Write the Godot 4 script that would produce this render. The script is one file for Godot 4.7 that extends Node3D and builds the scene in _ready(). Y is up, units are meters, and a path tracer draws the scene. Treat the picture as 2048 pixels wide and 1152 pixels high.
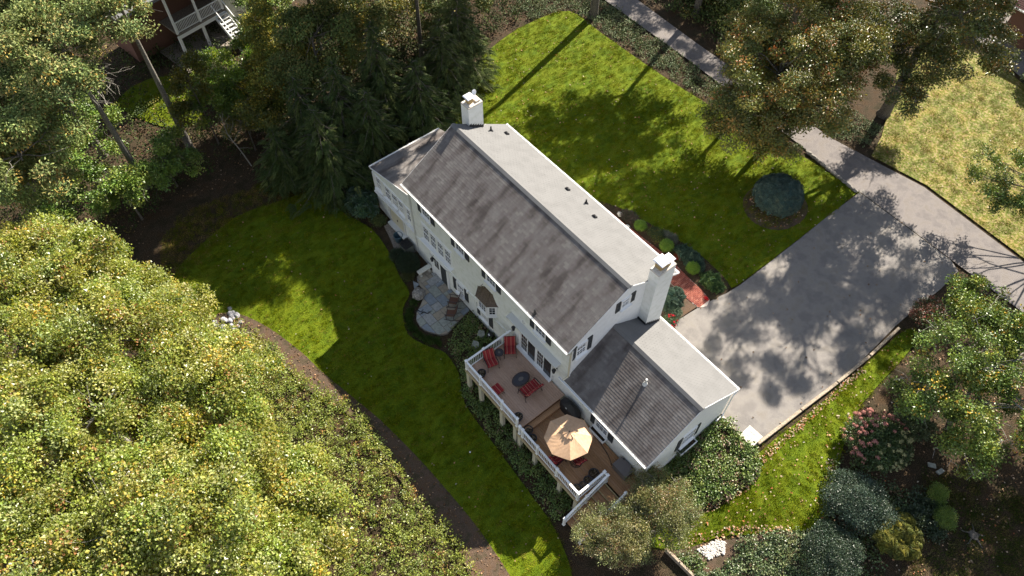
extends Node3D
# A white colonial house on a wooded lot, seen from a drone in autumn light.

var rng := RandomNumberGenerator.new()
var taken := {}
var m := {}
const UP := Vector3.UP


func _ready():
	rng.seed = 4711
	# camera
	var cam := Camera3D.new()
	cam.name = "camera"
	add_child(cam)
	var fwd := Vector3(-0.4396195, -0.82450284, -0.35627204)
	var up := Vector3(-0.63938473, 0.56585683, -0.52057008)
	cam.transform = Transform3D(Basis(fwd.cross(up).normalized(), up, -fwd), Vector3(27.42938, 39.8642, 21.75437))
	cam.fov = 42.35
	cam.near = 0.5
	cam.far = 600.0
	# sky, exposure
	var env := Environment.new()
	env.background_mode = Environment.BG_SKY
	var sky := Sky.new()
	var psm := ProceduralSkyMaterial.new()
	psm.sky_top_color = Color(0.50, 0.56, 0.66)
	psm.sky_horizon_color = Color(0.97, 0.96, 0.94)
	psm.sky_curve = 0.2
	psm.ground_bottom_color = Color(0.10, 0.11, 0.08)
	psm.ground_horizon_color = Color(0.30, 0.32, 0.26)
	psm.sky_energy_multiplier = 1.0
	sky.sky_material = psm
	env.sky = sky
	env.background_energy_multiplier = 0.54
	env.tonemap_mode = Environment.TONE_MAPPER_LINEAR
	env.tonemap_exposure = 3.25
	env.sdfgi_enabled = true
	env.ssao_enabled = true
	env.ssil_enabled = true
	var we := WorldEnvironment.new()
	we.name = "world_environment"
	we.environment = env
	add_child(we)
	# sun
	var sun := DirectionalLight3D.new()
	sun.name = "sun"
	sun.light_energy = 1.6
	sun.light_color = Color(1.0, 0.965, 0.91)
	sun.light_angular_distance = 0.5
	sun.shadow_enabled = true
	add_child(sun)
	sun.look_at_from_position(Vector3.ZERO, Vector3(0.32, -1.0, 1.21), UP)
	make_materials()
	make_leaf_meshes()
	build_setting()
	build_house()
	build_deck()
	build_deck_things()
	build_patio()
	build_front_beds()
	build_neighbour()
	build_trees()
	build_shrubs()
	build_small_things()


# ------------------------------------------------------------------ helpers: names and nodes

func numbered(n: String) -> String:
	if not taken.has(n):
		taken[n] = 0
		return n
	taken[n] += 1
	return "%s_%03d" % [n, taken[n]]


func tag(o: Node, label: String, category: String, group := "") -> Node:
	o.set_meta("label", label)
	o.set_meta("category", category)
	if group != "":
		o.set_meta("group", group)
	return o


func thing(called: String, label: String, category: String, at := Vector3.ZERO, turn := 0.0, group := "") -> Node3D:
	var o := Node3D.new()
	o.name = numbered(called)
	add_child(o)
	o.position = at
	o.rotation.y = turn
	tag(o, label, category, group)
	return o


func structure(o: Node) -> Node:
	o.set_meta("kind", "structure")
	return o


func part(called: String, mesh: Mesh, mat: Material, parent: Node, xf := Transform3D.IDENTITY) -> MeshInstance3D:
	var o := MeshInstance3D.new()
	o.name = called if parent != self else numbered(called)
	o.mesh = mesh
	o.material_override = mat
	o.transform = xf
	parent.add_child(o, true)
	return o


func copy(src: Node3D, at: Vector3, turn: float, label: String, base := "") -> Node3D:
	var r: Node3D = src.duplicate()
	var s := String(src.name)
	if s.length() > 4 and s.substr(s.length() - 4, 1) == "_" and s.substr(s.length() - 3).is_valid_int():
		s = s.substr(0, s.length() - 4)
	r.name = numbered(s)
	add_child(r)
	r.position = at
	r.rotation.y = turn
	if label != "":
		r.set_meta("label", label)
	return r


# ------------------------------------------------------------------ helpers: terrain

func smooth(t: float) -> float:
	t = clampf(t, 0.0, 1.0)
	return t * t * (3.0 - 2.0 * t)


func gy(x: float, z: float) -> float:
	var s := smooth((z - 0.5) / 8.5)
	var b := smooth((1.0 - x) / 6.0)
	var y := 1.2 - (1.35 - 0.9 * b) * s
	if z > 9.0:
		y -= 0.045 * (z - 9.0)
	if z < -4.0:
		y += 0.02 * (-4.0 - z)
	return y


func gp(x: float, z: float, d := 0.0) -> Vector3:
	return Vector3(x, gy(x, z) + d, z)


# ------------------------------------------------------------------ helpers: mesh building

func st_new() -> SurfaceTool:
	var st := SurfaceTool.new()
	st.begin(Mesh.PRIMITIVE_TRIANGLES)
	return st


func tri(st: SurfaceTool, a: Vector3, b: Vector3, c: Vector3, n: Vector3) -> void:
	var k := (c - a).cross(b - a)
	if k.length_squared() < 1e-14:
		return
	if k.dot(n) < 0.0:
		var t := b
		b = c
		c = t
		k = -k
	k = k.normalized()
	for p in [a, b, c]:
		st.set_normal(k)
		st.add_vertex(p)


func quad(st: SurfaceTool, a: Vector3, b: Vector3, c: Vector3, d: Vector3, n: Vector3) -> void:
	tri(st, a, b, c, n)
	tri(st, a, c, d, n)


func hexa(st: SurfaceTool, p: Array, skip_bottom := false) -> void:
	# p: four bottom corners in a ring, then the four top corners above them
	var mid := Vector3.ZERO
	for q in p:
		mid += q
	mid /= 8.0
	if not skip_bottom:
		quad(st, p[0], p[1], p[2], p[3], (p[0] + p[2]) * 0.5 - mid)
	quad(st, p[4], p[5], p[6], p[7], (p[4] + p[6]) * 0.5 - mid)
	for i in 4:
		var j := (i + 1) % 4
		quad(st, p[i], p[j], p[j + 4], p[i + 4], (p[i] + p[j + 4]) * 0.5 - mid)


func box(st: SurfaceTool, c: Vector3, s: Vector3, xf := Transform3D.IDENTITY) -> void:
	var h := s * 0.5
	var p := []
	for y in [-h.y, h.y]:
		for q in [Vector2(-1, -1), Vector2(1, -1), Vector2(1, 1), Vector2(-1, 1)]:
			p.append(xf * (c + Vector3(q.x * h.x, y, q.y * h.z)))
	hexa(st, p)


func slab(st: SurfaceTool, c: Vector3, s: Vector3, e: float, xf := Transform3D.IDENTITY) -> void:
	# a box whose upper edges are chamfered by e
	var h := s * 0.5
	var r := []
	for lv in [[-h.y, 0.0], [h.y - e, 0.0], [h.y, e]]:
		for q in [Vector2(-1, -1), Vector2(1, -1), Vector2(1, 1), Vector2(-1, 1)]:
			r.append(xf * (c + Vector3(q.x * (h.x - lv[1]), lv[0], q.y * (h.z - lv[1]))))
	var mid: Vector3 = xf * c
	for k in [0, 4]:
		for i in 4:
			var j := (i + 1) % 4
			quad(st, r[k + i], r[k + j], r[k + j + 4], r[k + i + 4], (r[k + i] + r[k + j + 4]) * 0.5 - mid)
	quad(st, r[8], r[9], r[10], r[11], xf.basis * UP)
	quad(st, r[0], r[1], r[2], r[3], xf.basis * Vector3.DOWN)


func bar(st: SurfaceTool, a: Vector3, b: Vector3, w: float, h: float, up := Vector3.UP) -> void:
	# a rectangular bar from a to b, h along up
	var d := (b - a).normalized()
	var s := d.cross(up)
	if s.length() < 0.01:
		s = d.cross(Vector3.RIGHT)
	s = s.normalized() * w * 0.5
	var u := s.cross(d).normalized() * h * 0.5
	hexa(st, [a - s - u, a + s - u, b + s - u, b - s - u, a - s + u, a + s + u, b + s + u, b - s + u])


func tube(st: SurfaceTool, pts: Array, radii: Array, sides := 6, cap := true) -> void:
	var rings := []
	var ref := Vector3.RIGHT
	for i in pts.size():
		var d: Vector3 = (pts[mini(i + 1, pts.size() - 1)] - pts[maxi(i - 1, 0)]).normalized()
		var s := d.cross(ref)
		if s.length() < 0.05:
			ref = Vector3.BACK
			s = d.cross(ref)
		s = s.normalized()
		ref = s.cross(d).normalized()
		var r: float = radii[mini(i, radii.size() - 1)]
		var ring := []
		for k in sides:
			var a := TAU * k / sides
			ring.append([pts[i] + (s * cos(a) + ref * sin(a)) * r, s * cos(a) + ref * sin(a)])
		rings.append(ring)
		ref = ref
	for i in rings.size() - 1:
		for k in sides:
			var j := (k + 1) % sides
			smooth_quad(st, rings[i][k], rings[i][j], rings[i + 1][j], rings[i + 1][k])
	if cap:
		for e in [0, rings.size() - 1]:
			var c: Vector3 = pts[e]
			var n: Vector3 = pts[e] - pts[1 if e == 0 else e - 1]
			for k in sides:
				tri(st, c, rings[e][k][0], rings[e][(k + 1) % sides][0], n)


func smooth_quad(st: SurfaceTool, a: Array, b: Array, c: Array, d: Array) -> void:
	smooth_tri(st, a, b, c)
	smooth_tri(st, a, c, d)


func smooth_tri(st: SurfaceTool, a: Array, b: Array, c: Array) -> void:
	var k: Vector3 = (c[0] - a[0]).cross(b[0] - a[0])
	if k.length_squared() < 1e-14:
		return
	var o := [a, b, c]
	if k.dot(a[1] + b[1] + c[1]) < 0.0:
		o = [a, c, b]
	for v in o:
		st.set_normal(v[1])
		st.add_vertex(v[0])


func lathe(st: SurfaceTool, prof: Array, sides := 16, xf := Transform3D.IDENTITY) -> void:
	# prof: Vector2(radius, height) from bottom to top
	var n := prof.size()
	var nr := []
	for i in n:
		var d: Vector2 = prof[mini(i + 1, n - 1)] - prof[maxi(i - 1, 0)]
		nr.append(Vector2(d.y, -d.x).normalized())
	for i in n - 1:
		for k in sides:
			var q := []
			for e in [[i, k], [i, k + 1], [i + 1, k + 1], [i + 1, k]]:
				var a = TAU * e[1] / sides
				var p: Vector2 = prof[e[0]]
				var w: Vector2 = nr[e[0]]
				q.append([xf * Vector3(p.x * cos(a), p.y, p.x * sin(a)), xf.basis * Vector3(w.x * cos(a), w.y, w.x * sin(a))])
			smooth_quad(st, q[0], q[1], q[2], q[3])


func prism(st: SurfaceTool, poly: PackedVector2Array, y0: float, y1: float, xf := Transform3D.IDENTITY, e := 0.0) -> void:
	# poly in x,z; from y0 up to y1, upper edge drawn in by e
	var tris := Geometry2D.triangulate_polygon(poly)
	var top := poly
	if e > 0.0:
		var off := Geometry2D.offset_polygon(poly, -e)
		if off.size() == 1 and off[0].size() == poly.size():
			top = off[0]
			# offset_polygon may start at another corner: line the rings up
			var best := 0
			var bd := 1e9
			for k in top.size():
				var dd := top[k].distance_to(poly[0])
				if dd < bd:
					bd = dd
					best = k
			var t2 := PackedVector2Array()
			for k in top.size():
				t2.append(top[(best + k) % top.size()])
			top = t2
	var tt := Geometry2D.triangulate_polygon(top)
	for i in range(0, tt.size(), 3):
		var q := []
		for k in 3:
			var v := top[tt[i + k]]
			q.append(xf * Vector3(v.x, y1, v.y))
		tri(st, q[0], q[1], q[2], xf.basis * UP)
	for i in range(0, tris.size(), 3):
		var q := []
		for k in 3:
			var v := poly[tris[i + k]]
			q.append(xf * Vector3(v.x, y0, v.y))
		tri(st, q[0], q[1], q[2], xf.basis * Vector3.DOWN)
	var cw := Geometry2D.is_polygon_clockwise(poly)
	for i in poly.size():
		var a := poly[i]
		var b := poly[(i + 1) % poly.size()]
		var n2 := Vector2(b.y - a.y, a.x - b.x) * (-1.0 if cw else 1.0)
		var n := xf.basis * Vector3(n2.x, 0, n2.y)
		var a1 := top[i]
		var b1 := top[(i + 1) % top.size()]
		quad(st, xf * Vector3(a.x, y0, a.y), xf * Vector3(b.x, y0, b.y), xf * Vector3(b1.x, y1, b1.y), xf * Vector3(a1.x, y1, a1.y), n)


func lump(st: SurfaceTool, c: Vector3, r: Vector3, seed_: int, rough := 0.25, rings := 6, sides := 9) -> void:
	# an uneven rounded stone
	var g := RandomNumberGenerator.new()
	g.seed = seed_
	var grid := []
	for i in rings + 1:
		var row := []
		for k in sides:
			var ph := PI * i / rings
			var a := TAU * (k + 0.5 * (i % 2)) / sides
			var f := 1.0 + g.randf_range(-rough, rough)
			if i == 0 or i == rings:
				f = 1.0
			row.append(c + Vector3(sin(ph) * cos(a) * r.x, cos(ph) * r.y, sin(ph) * sin(a) * r.z) * f)
		grid.append(row)
	for i in rings:
		for k in sides:
			var j := (k + 1) % sides
			quad(st, grid[i][k], grid[i][j], grid[i + 1][j], grid[i + 1][k], (grid[i][k] + grid[i + 1][j]) * 0.5 - c)


func at_basis(pos: Vector3, turn := 0.0, s := 1.0) -> Transform3D:
	return Transform3D(Basis(UP, turn).scaled(Vector3(s, s, s)), pos)


# a sheet over the terrain within a polygon (x,z), lifted by d
func drape(poly: PackedVector2Array, d: float, cell := 0.6, flat = null) -> ArrayMesh:
	var st := st_new()
	var lo := poly[0]
	var hi := poly[0]
	for p in poly:
		lo = lo.min(p)
		hi = hi.max(p)
	var x := floorf(lo.x / cell) * cell
	while x < hi.x:
		var z := floorf(lo.y / cell) * cell
		while z < hi.y:
			var sq := PackedVector2Array([Vector2(x, z), Vector2(x + cell, z), Vector2(x + cell, z + cell), Vector2(x, z + cell)])
			for pc in Geometry2D.intersect_polygons(sq, poly):
				var ix := Geometry2D.triangulate_polygon(pc)
				for i in range(0, ix.size(), 3):
					var q := []
					for k in 3:
						var v: Vector2 = pc[ix[i + k]]
						var y: float = (gy(v.x, v.y) if flat == null else flat) + d
						var e := 0.05
						var n := Vector3(gy(v.x - e, v.y) - gy(v.x + e, v.y), 2.0 * e, gy(v.x, v.y - e) - gy(v.x, v.y + e)).normalized()
						q.append([Vector3(v.x, y, v.y), n])
					var k2: Vector3 = (q[2][0] - q[0][0]).cross(q[1][0] - q[0][0])
					var o := [0, 1, 2] if k2.y > 0.0 else [0, 2, 1]
					for w in o:
						st.set_normal(q[w][1])
						st.add_vertex(q[w][0])
			z += cell
		x += cell
	st.index()
	return st.commit()


func pv(a: Array) -> PackedVector2Array:
	var r := PackedVector2Array()
	for i in range(0, a.size(), 2):
		r.append(Vector2(a[i], a[i + 1]))
	return r


func curve_poly(poly: PackedVector2Array, n := 4) -> PackedVector2Array:
	# closed Catmull-Rom through the corners
	var r := PackedVector2Array()
	var c := poly.size()
	for i in c:
		for k in n:
			r.append(poly[i].cubic_interpolate(poly[(i + 1) % c], poly[(i - 1 + c) % c], poly[(i + 2) % c], float(k) / n))
	return r


func scatter(mesh: Mesh, mat: Material, called: String, parent: Node, xfs: Array, cols: Array) -> MultiMeshInstance3D:
	var mm := MultiMesh.new()
	mm.transform_format = MultiMesh.TRANSFORM_3D
	mm.use_colors = true
	mm.mesh = mesh
	mm.instance_count = xfs.size()
	for i in xfs.size():
		mm.set_instance_transform(i, xfs[i])
		mm.set_instance_color(i, cols[i])
	var o := MultiMeshInstance3D.new()
	o.name = called if parent != self else numbered(called)
	o.multimesh = mm
	o.material_override = mat
	o.set_meta("kind", "stuff")
	parent.add_child(o, true)
	return o


func tint(pal: Array, spread := 0.2) -> Color:
	# pal: [weight, Color] pairs of linear colours
	var t := 0.0
	for p in pal:
		t += p[0]
	var r := rng.randf() * t
	var c: Color = pal[0][1]
	for p in pal:
		r -= p[0]
		if r <= 0.0:
			c = p[1]
			break
	var f := 1.0 + rng.randf_range(-spread, spread)
	var w := 1.0 + rng.randf_range(-spread, spread) * 0.4
	return Color(c.r * f * w, c.g * f, c.b * f / w)


func in_poly(poly: PackedVector2Array) -> Vector2:
	var lo := poly[0]
	var hi := poly[0]
	for p in poly:
		lo = lo.min(p)
		hi = hi.max(p)
	for i in 200:
		var q := Vector2(rng.randf_range(lo.x, hi.x), rng.randf_range(lo.y, hi.y))
		if Geometry2D.is_point_in_polygon(q, poly):
			return q
	return lo


func area(poly: PackedVector2Array) -> float:
	var a := 0.0
	for i in poly.size():
		a += poly[i].cross(poly[(i + 1) % poly.size()])
	return absf(a) * 0.5


# ------------------------------------------------------------------ materials

func lin(r: float, g: float, b: float) -> Color:
	return Color(r, g, b).linear_to_srgb()


func plain(r: float, g: float, b: float, rough := 0.7, metal := 0.0) -> StandardMaterial3D:
	var k := StandardMaterial3D.new()
	k.albedo_color = lin(r, g, b)
	k.roughness = rough
	k.metallic = metal
	return k


func noise_tex(cols: Array, freq: float, seed_: int, size := 512, oct := 5, type := FastNoiseLite.TYPE_SIMPLEX_SMOOTH) -> NoiseTexture2D:
	# cols: [position, linear colour] pairs of the ramp
	var n := FastNoiseLite.new()
	n.noise_type = type
	n.frequency = freq
	n.seed = seed_
	n.fractal_octaves = oct
	n.fractal_gain = 0.6
	var t := NoiseTexture2D.new()
	t.width = size
	t.height = size
	t.seamless = true
	t.noise = n
	var g := Gradient.new()
	var off := PackedFloat32Array()
	var cc := PackedColorArray()
	for c in cols:
		off.append(c[0])
		cc.append((c[1] as Color).linear_to_srgb())
	g.offsets = off
	g.colors = cc
	t.color_ramp = g
	return t


func grey_tex(freq: float, seed_: int, size := 512, oct := 5, type := FastNoiseLite.TYPE_SIMPLEX_SMOOTH) -> NoiseTexture2D:
	return noise_tex([[0.0, Color(0, 0, 0)], [1.0, Color(1, 1, 1)]], freq, seed_, size, oct, type)


# textured by the world's axes: one tile is size metres; over: a coarser pattern multiplied on top
func ground(tex: Texture2D, size: float, rough := 0.95, over: Texture2D = null, over_size := 7.3, bump: Texture2D = null, bump_cm := 2.0) -> StandardMaterial3D:
	var k := StandardMaterial3D.new()
	k.albedo_texture = tex
	k.roughness = rough
	k.metallic_specular = 0.3
	k.uv1_triplanar = true
	k.uv1_world_triplanar = true
	k.uv1_scale = Vector3.ONE / size
	if over:
		k.detail_enabled = true
		k.detail_albedo = over
		k.detail_blend_mode = BaseMaterial3D.BLEND_MODE_MUL
		k.detail_uv_layer = BaseMaterial3D.DETAIL_UV_2
		k.uv2_triplanar = true
		k.uv2_world_triplanar = true
		k.uv2_scale = Vector3.ONE / over_size
	if bump:
		k.heightmap_enabled = true
		k.heightmap_texture = bump
		k.heightmap_scale = bump_cm
	return k


func leaf_mat(rough: float, back: float, spec := 0.5) -> StandardMaterial3D:
	var k := StandardMaterial3D.new()
	k.vertex_color_use_as_albedo = true
	k.roughness = rough
	k.metallic_specular = spec
	k.cull_mode = BaseMaterial3D.CULL_DISABLED
	if back > 0.0:
		k.backlight_enabled = true
		k.backlight = Color(back, back, back * 0.6)
	return k


func brick_height() -> ImageTexture:
	# courses of painted brick: 8 courses of 67 mm high, 4 bricks of 0.2 m: one tile 0.8 x 0.533 m
	var w := 256
	var h := 170
	var im := Image.create(w, h, false, Image.FORMAT_RGB8)
	var g := RandomNumberGenerator.new()
	g.seed = 5
	var lev := {}
	for y in h:
		var row := int(y * 8.0 / h)
		var fy := fposmod(y * 8.0 / h, 1.0)
		for x in w:
			var u := x * 4.0 / w + (0.5 if row % 2 else 0.0)
			var fx := fposmod(u, 1.0)
			var id := row * 10 + int(fposmod(u, 4.0))
			if not lev.has(id):
				lev[id] = g.randf_range(0.75, 1.0)
			var d := minf(minf(fx, 1.0 - fx) * 3.0, minf(fy, 1.0 - fy))
			var v: float = lev[id] * clampf(d / 0.12, 0.0, 1.0) + g.randf_range(-0.04, 0.04)
			im.set_pixel(x, y, Color(v, v, v))
	return ImageTexture.create_from_image(im)


func stripes_tex(cols: Array, w := 64) -> ImageTexture:
	# cols: [fraction, linear colour] bands along u
	var im := Image.create(w, 4, false, Image.FORMAT_RGB8)
	for x in w:
		var f := (x + 0.5) / w
		var c: Color = cols[0][1]
		for k in cols:
			if f >= k[0]:
				c = k[1]
		for y in 4:
			im.set_pixel(x, y, c.linear_to_srgb())
	return ImageTexture.create_from_image(im)


func make_materials() -> void:
	var fine := grey_tex(0.06, 3, 512, 4)
	m.fine = fine
	# ground covers
	var grass_t := noise_tex([[0.0, Color(0.035, 0.055, 0.003)], [0.4, Color(0.08, 0.115, 0.003)], [0.7, Color(0.125, 0.16, 0.004)], [1.0, Color(0.18, 0.185, 0.015)]], 0.055, 11, 512, 5)
	var patch := noise_tex([[0.2, Color(0.62, 0.72, 0.6)], [0.5, Color(1, 1, 1)], [0.85, Color(1.0, 0.9, 0.75)]], 0.012, 12, 512, 4)
	m.grass_sheet = ground(grass_t, 2.3, 0.95, patch, 9.7, fine, 3.0)
	var dry_t := noise_tex([[0.0, Color(0.08, 0.10, 0.012)], [0.4, Color(0.13, 0.14, 0.025)], [0.6, Color(0.24, 0.195, 0.085)], [1.0, Color(0.35, 0.27, 0.15)]], 0.03, 13, 512, 5)
	m.dry_grass_sheet = ground(dry_t, 4.1, 0.95, patch, 11.0, fine, 3.0)
	var soil_t := noise_tex([[0.0, Color(0.012, 0.009, 0.006)], [0.45, Color(0.04, 0.028, 0.016)], [0.7, Color(0.09, 0.06, 0.035)], [1.0, Color(0.16, 0.11, 0.07)]], 0.05, 14, 512, 5)
	m.soil = ground(soil_t, 1.9, 0.95, patch, 8.1, fine, 4.0)
	var mulch_t := noise_tex([[0.0, Color(0.03, 0.02, 0.014)], [0.45, Color(0.10, 0.068, 0.046)], [0.75, Color(0.19, 0.13, 0.095)], [1.0, Color(0.30, 0.22, 0.17)]], 0.07, 15, 512, 5)
	m.mulch = ground(mulch_t, 1.3, 0.95, patch, 5.7, fine, 4.0)
	var asph := noise_tex([[0.15, Color(0.085, 0.077, 0.070)], [0.45, Color(0.175, 0.160, 0.145)], [0.65, Color(0.225, 0.207, 0.188)], [0.9, Color(0.36, 0.335, 0.305)]], 0.16, 16, 512, 4)
	var asph_o := noise_tex([[0.25, Color(0.80, 0.80, 0.82)], [0.55, Color(1, 1, 1)], [0.9, Color(0.90, 0.88, 0.84)]], 0.012, 17, 512, 5)
	m.asphalt = ground(asph, 1.15, 0.9, asph_o, 9.0, fine, 0.8)
	m.asphalt_lane = ground(asph, 0.97, 0.9, asph_o, 7.1, fine, 0.8)
	m.asphalt_lane.albedo_color = Color(0.95, 0.94, 0.95)
	var conc := noise_tex([[0.1, Color(0.36, 0.32, 0.26)], [0.5, Color(0.52, 0.47, 0.40)], [0.9, Color(0.62, 0.58, 0.50)]], 0.03, 18, 256, 5)
	m.concrete = ground(conc, 1.1, 0.9)
	var conc2 := noise_tex([[0.1, Color(0.12, 0.10, 0.08)], [0.5, Color(0.20, 0.17, 0.14)], [0.9, Color(0.28, 0.25, 0.2)]], 0.03, 19, 256, 5)
	m.old_concrete = ground(conc2, 1.3, 0.9)
	# house
	var paint := noise_tex([[0.1, Color(0.60, 0.615, 0.56)], [0.5, Color(0.69, 0.70, 0.65)], [0.9, Color(0.74, 0.75, 0.71)]], 0.012, 20, 512, 5)
	m.painted_brick = ground(paint, 3.0, 0.75)
	m.painted_brick.heightmap_enabled = true
	var wall_h := brick_height()
	m.painted_brick.heightmap_texture = wall_h
	m.painted_brick.heightmap_scale = 1.0
	# brick relief runs at its own tile size, so the paint's colour stays in the detail layer
	m.painted_brick.albedo_texture = null
	m.painted_brick.albedo_color = lin(0.82, 0.83, 0.79)
	m.painted_brick.uv1_scale = Vector3(1.0 / 0.8, 1.0 / 0.533, 1.0 / 0.8)
	m.painted_brick.detail_enabled = true
	m.painted_brick.detail_albedo = noise_tex([[0.1, Color(0.86, 0.87, 0.83)], [0.5, Color(0.97, 0.97, 0.96)], [0.9, Color(1, 1, 1)]], 0.012, 20, 512, 5)
	m.painted_brick.detail_blend_mode = BaseMaterial3D.BLEND_MODE_MUL
	m.painted_brick.detail_uv_layer = BaseMaterial3D.DETAIL_UV_2
	m.painted_brick.uv2_triplanar = true
	m.painted_brick.uv2_world_triplanar = true
	m.painted_brick.uv2_scale = Vector3.ONE / 3.0
	var siding_t := noise_tex([[0.1, Color(0.70, 0.71, 0.70)], [0.9, Color(0.78, 0.79, 0.78)]], 0.02, 21, 256, 4)
	m.siding = ground(siding_t, 2.0, 0.6)
	m.trim = plain(0.78, 0.78, 0.76, 0.5)
	m.trim_grey = plain(0.55, 0.55, 0.52, 0.55)
	m.shutter = plain(0.020, 0.022, 0.021, 0.55)
	m.glass = plain(0.018, 0.021, 0.024, 0.04)
	m.curtain = plain(0.45, 0.44, 0.41, 0.8)
	m.black_metal = plain(0.015, 0.015, 0.016, 0.45, 0.3)
	m.flashing = plain(0.02, 0.02, 0.022, 0.6)
	m.clay = ground(noise_tex([[0.1, Color(0.30, 0.21, 0.09)], [0.9, Color(0.46, 0.34, 0.17)]], 0.04, 22, 256, 4), 0.7, 0.85)
	m.cap_metal = plain(0.75, 0.76, 0.80, 0.35, 0.3)
	m.copper = ground(noise_tex([[0.1, Color(0.06, 0.045, 0.032)], [0.5, Color(0.115, 0.085, 0.06)], [0.9, Color(0.17, 0.13, 0.095)]], 0.03, 23, 256, 4), 0.9, 0.6)
	m.shingles = []
	for k in [[0.150, 0.137, 0.128], [0.172, 0.158, 0.148], [0.160, 0.147, 0.138], [0.186, 0.172, 0.160], [0.154, 0.140, 0.130]]:
		var t := noise_tex([[0.15, Color(k[0] * 0.72, k[1] * 0.72, k[2] * 0.72)], [0.5, Color(k[0], k[1], k[2])], [0.9, Color(k[0] * 1.3, k[1] * 1.3, k[2] * 1.3)]], 0.11, 24 + m.shingles.size(), 256, 4)
		# dark algae streaks and paler washed patches
		var o := noise_tex([[0.24, Color(0.42, 0.39, 0.38)], [0.44, Color(0.74, 0.71, 0.70)], [0.62, Color(0.92, 0.91, 0.90)], [0.8, Color(1.0, 1.0, 1.0)]], 0.010, 30, 512, 3)
		var sm := ground(t, 0.6, 0.92, o, 6.0)
		sm.uv2_scale = Vector3(0.16, 0.06, 0.06)
		m.shingles.append(sm)
	m.grey_shingle = ground(noise_tex([[0.15, Color(0.115, 0.113, 0.111)], [0.5, Color(0.148, 0.146, 0.143)], [0.9, Color(0.185, 0.182, 0.179)]], 0.11, 33, 256, 4), 0.7, 0.92, noise_tex([[0.2, Color(0.88, 0.88, 0.88)], [0.6, Color(1, 1, 1)]], 0.012, 34, 256, 4), 4.0)
	# timber
	m.deck_boards = []
	for k in [[0.43, 0.285, 0.20], [0.46, 0.31, 0.222], [0.41, 0.27, 0.19], [0.445, 0.30, 0.212]]:
		var t := noise_tex([[0.1, Color(k[0] * 0.8, k[1] * 0.8, k[2] * 0.8)], [0.5, Color(k[0], k[1], k[2])], [0.9, Color(k[0] * 1.15, k[1] * 1.15, k[2] * 1.15)]], 0.02, 40 + m.deck_boards.size(), 256, 4)
		var w := ground(t, 1.0, 0.7)
		w.uv1_scale = Vector3(0.5, 6.0, 9.0)
		m.deck_boards.append(w)
	m.low_boards = []
	for k in [[0.35, 0.195, 0.095], [0.38, 0.215, 0.11], [0.33, 0.18, 0.088], [0.365, 0.208, 0.112]]:
		var t := noise_tex([[0.1, Color(k[0] * 0.75, k[1] * 0.75, k[2] * 0.75)], [0.5, Color(k[0], k[1], k[2])], [0.9, Color(k[0] * 1.2, k[1] * 1.2, k[2] * 1.2)]], 0.02, 50 + m.low_boards.size(), 256, 4)
		var w := ground(t, 1.0, 0.7)
		w.uv1_scale = Vector3(0.5, 6.0, 9.0)
		m.low_boards.append(w)
	m.frame_wood = ground(noise_tex([[0.1, Color(0.30, 0.24, 0.14)], [0.5, Color(0.40, 0.33, 0.20)], [0.9, Color(0.46, 0.39, 0.25)]], 0.03, 56, 256, 4), 1.2, 0.75)
	m.post_cream = plain(0.52, 0.48, 0.36, 0.6)
	m.old_timber = ground(noise_tex([[0.1, Color(0.17, 0.13, 0.09)], [0.5, Color(0.30, 0.245, 0.18)], [0.9, Color(0.40, 0.34, 0.27)]], 0.03, 57, 256, 5), 1.1, 0.9)
	# furniture
	m.iron = plain(0.012, 0.012, 0.013, 0.5, 0.2)
	m.bronze = plain(0.055, 0.042, 0.040, 0.45, 0.4)
	m.cloth_red = plain(0.30, 0.018, 0.020, 0.9)
	m.cloth_dark = plain(0.16, 0.008, 0.012, 0.9)
	m.cloth_coral = plain(0.36, 0.09, 0.065, 0.9)
	m.canvas = ground(noise_tex([[0.1, Color(0.46, 0.29, 0.17)], [0.5, Color(0.53, 0.34, 0.205)], [0.9, Color(0.57, 0.38, 0.24)]], 0.02, 58, 256, 4), 1.1, 0.9)
	m.canvas.rim_enabled = true
	m.canvas.rim = 0.2
	m.grill_cover = plain(0.012, 0.012, 0.013, 0.55)
	m.box_lid = plain(0.115, 0.10, 0.095, 0.6)
	m.box_side = plain(0.16, 0.14, 0.125, 0.65)
	m.pot = plain(0.022, 0.022, 0.028, 0.5)
	m.pot_soil = m.soil
	m.sling = ground(noise_tex([[0.1, Color(0.10, 0.05, 0.033)], [0.9, Color(0.16, 0.085, 0.06)]], 0.05, 59, 256, 3), 0.5, 0.85)
	m.stone_white = ground(noise_tex([[0.1, Color(0.52, 0.50, 0.42)], [0.9, Color(0.68, 0.66, 0.58)]], 0.03, 60, 256, 4), 0.8, 0.85)
	# stone
	m.flags = []
	for k in [[0.25, 0.27, 0.285], [0.30, 0.30, 0.285], [0.31, 0.265, 0.20], [0.28, 0.29, 0.25], [0.21, 0.235, 0.255], [0.34, 0.30, 0.235]]:
		m.flags.append(ground(noise_tex([[0.1, Color(k[0] * 0.8, k[1] * 0.8, k[2] * 0.8)], [0.5, Color(k[0], k[1], k[2])], [0.9, Color(k[0] * 1.15, k[1] * 1.15, k[2] * 1.15)]], 0.02, 61 + m.flags.size(), 256, 5), 1.3, 0.8))
	m.bricks = []
	for k in [[0.21, 0.062, 0.043], [0.26, 0.085, 0.058], [0.17, 0.048, 0.036], [0.30, 0.125, 0.09]]:
		m.bricks.append(ground(noise_tex([[0.1, Color(k[0] * 0.75, k[1] * 0.75, k[2] * 0.75)], [0.9, Color(k[0] * 1.2, k[1] * 1.2, k[2] * 1.2)]], 0.05, 68 + m.bricks.size(), 256, 4), 0.5, 0.9))
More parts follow.
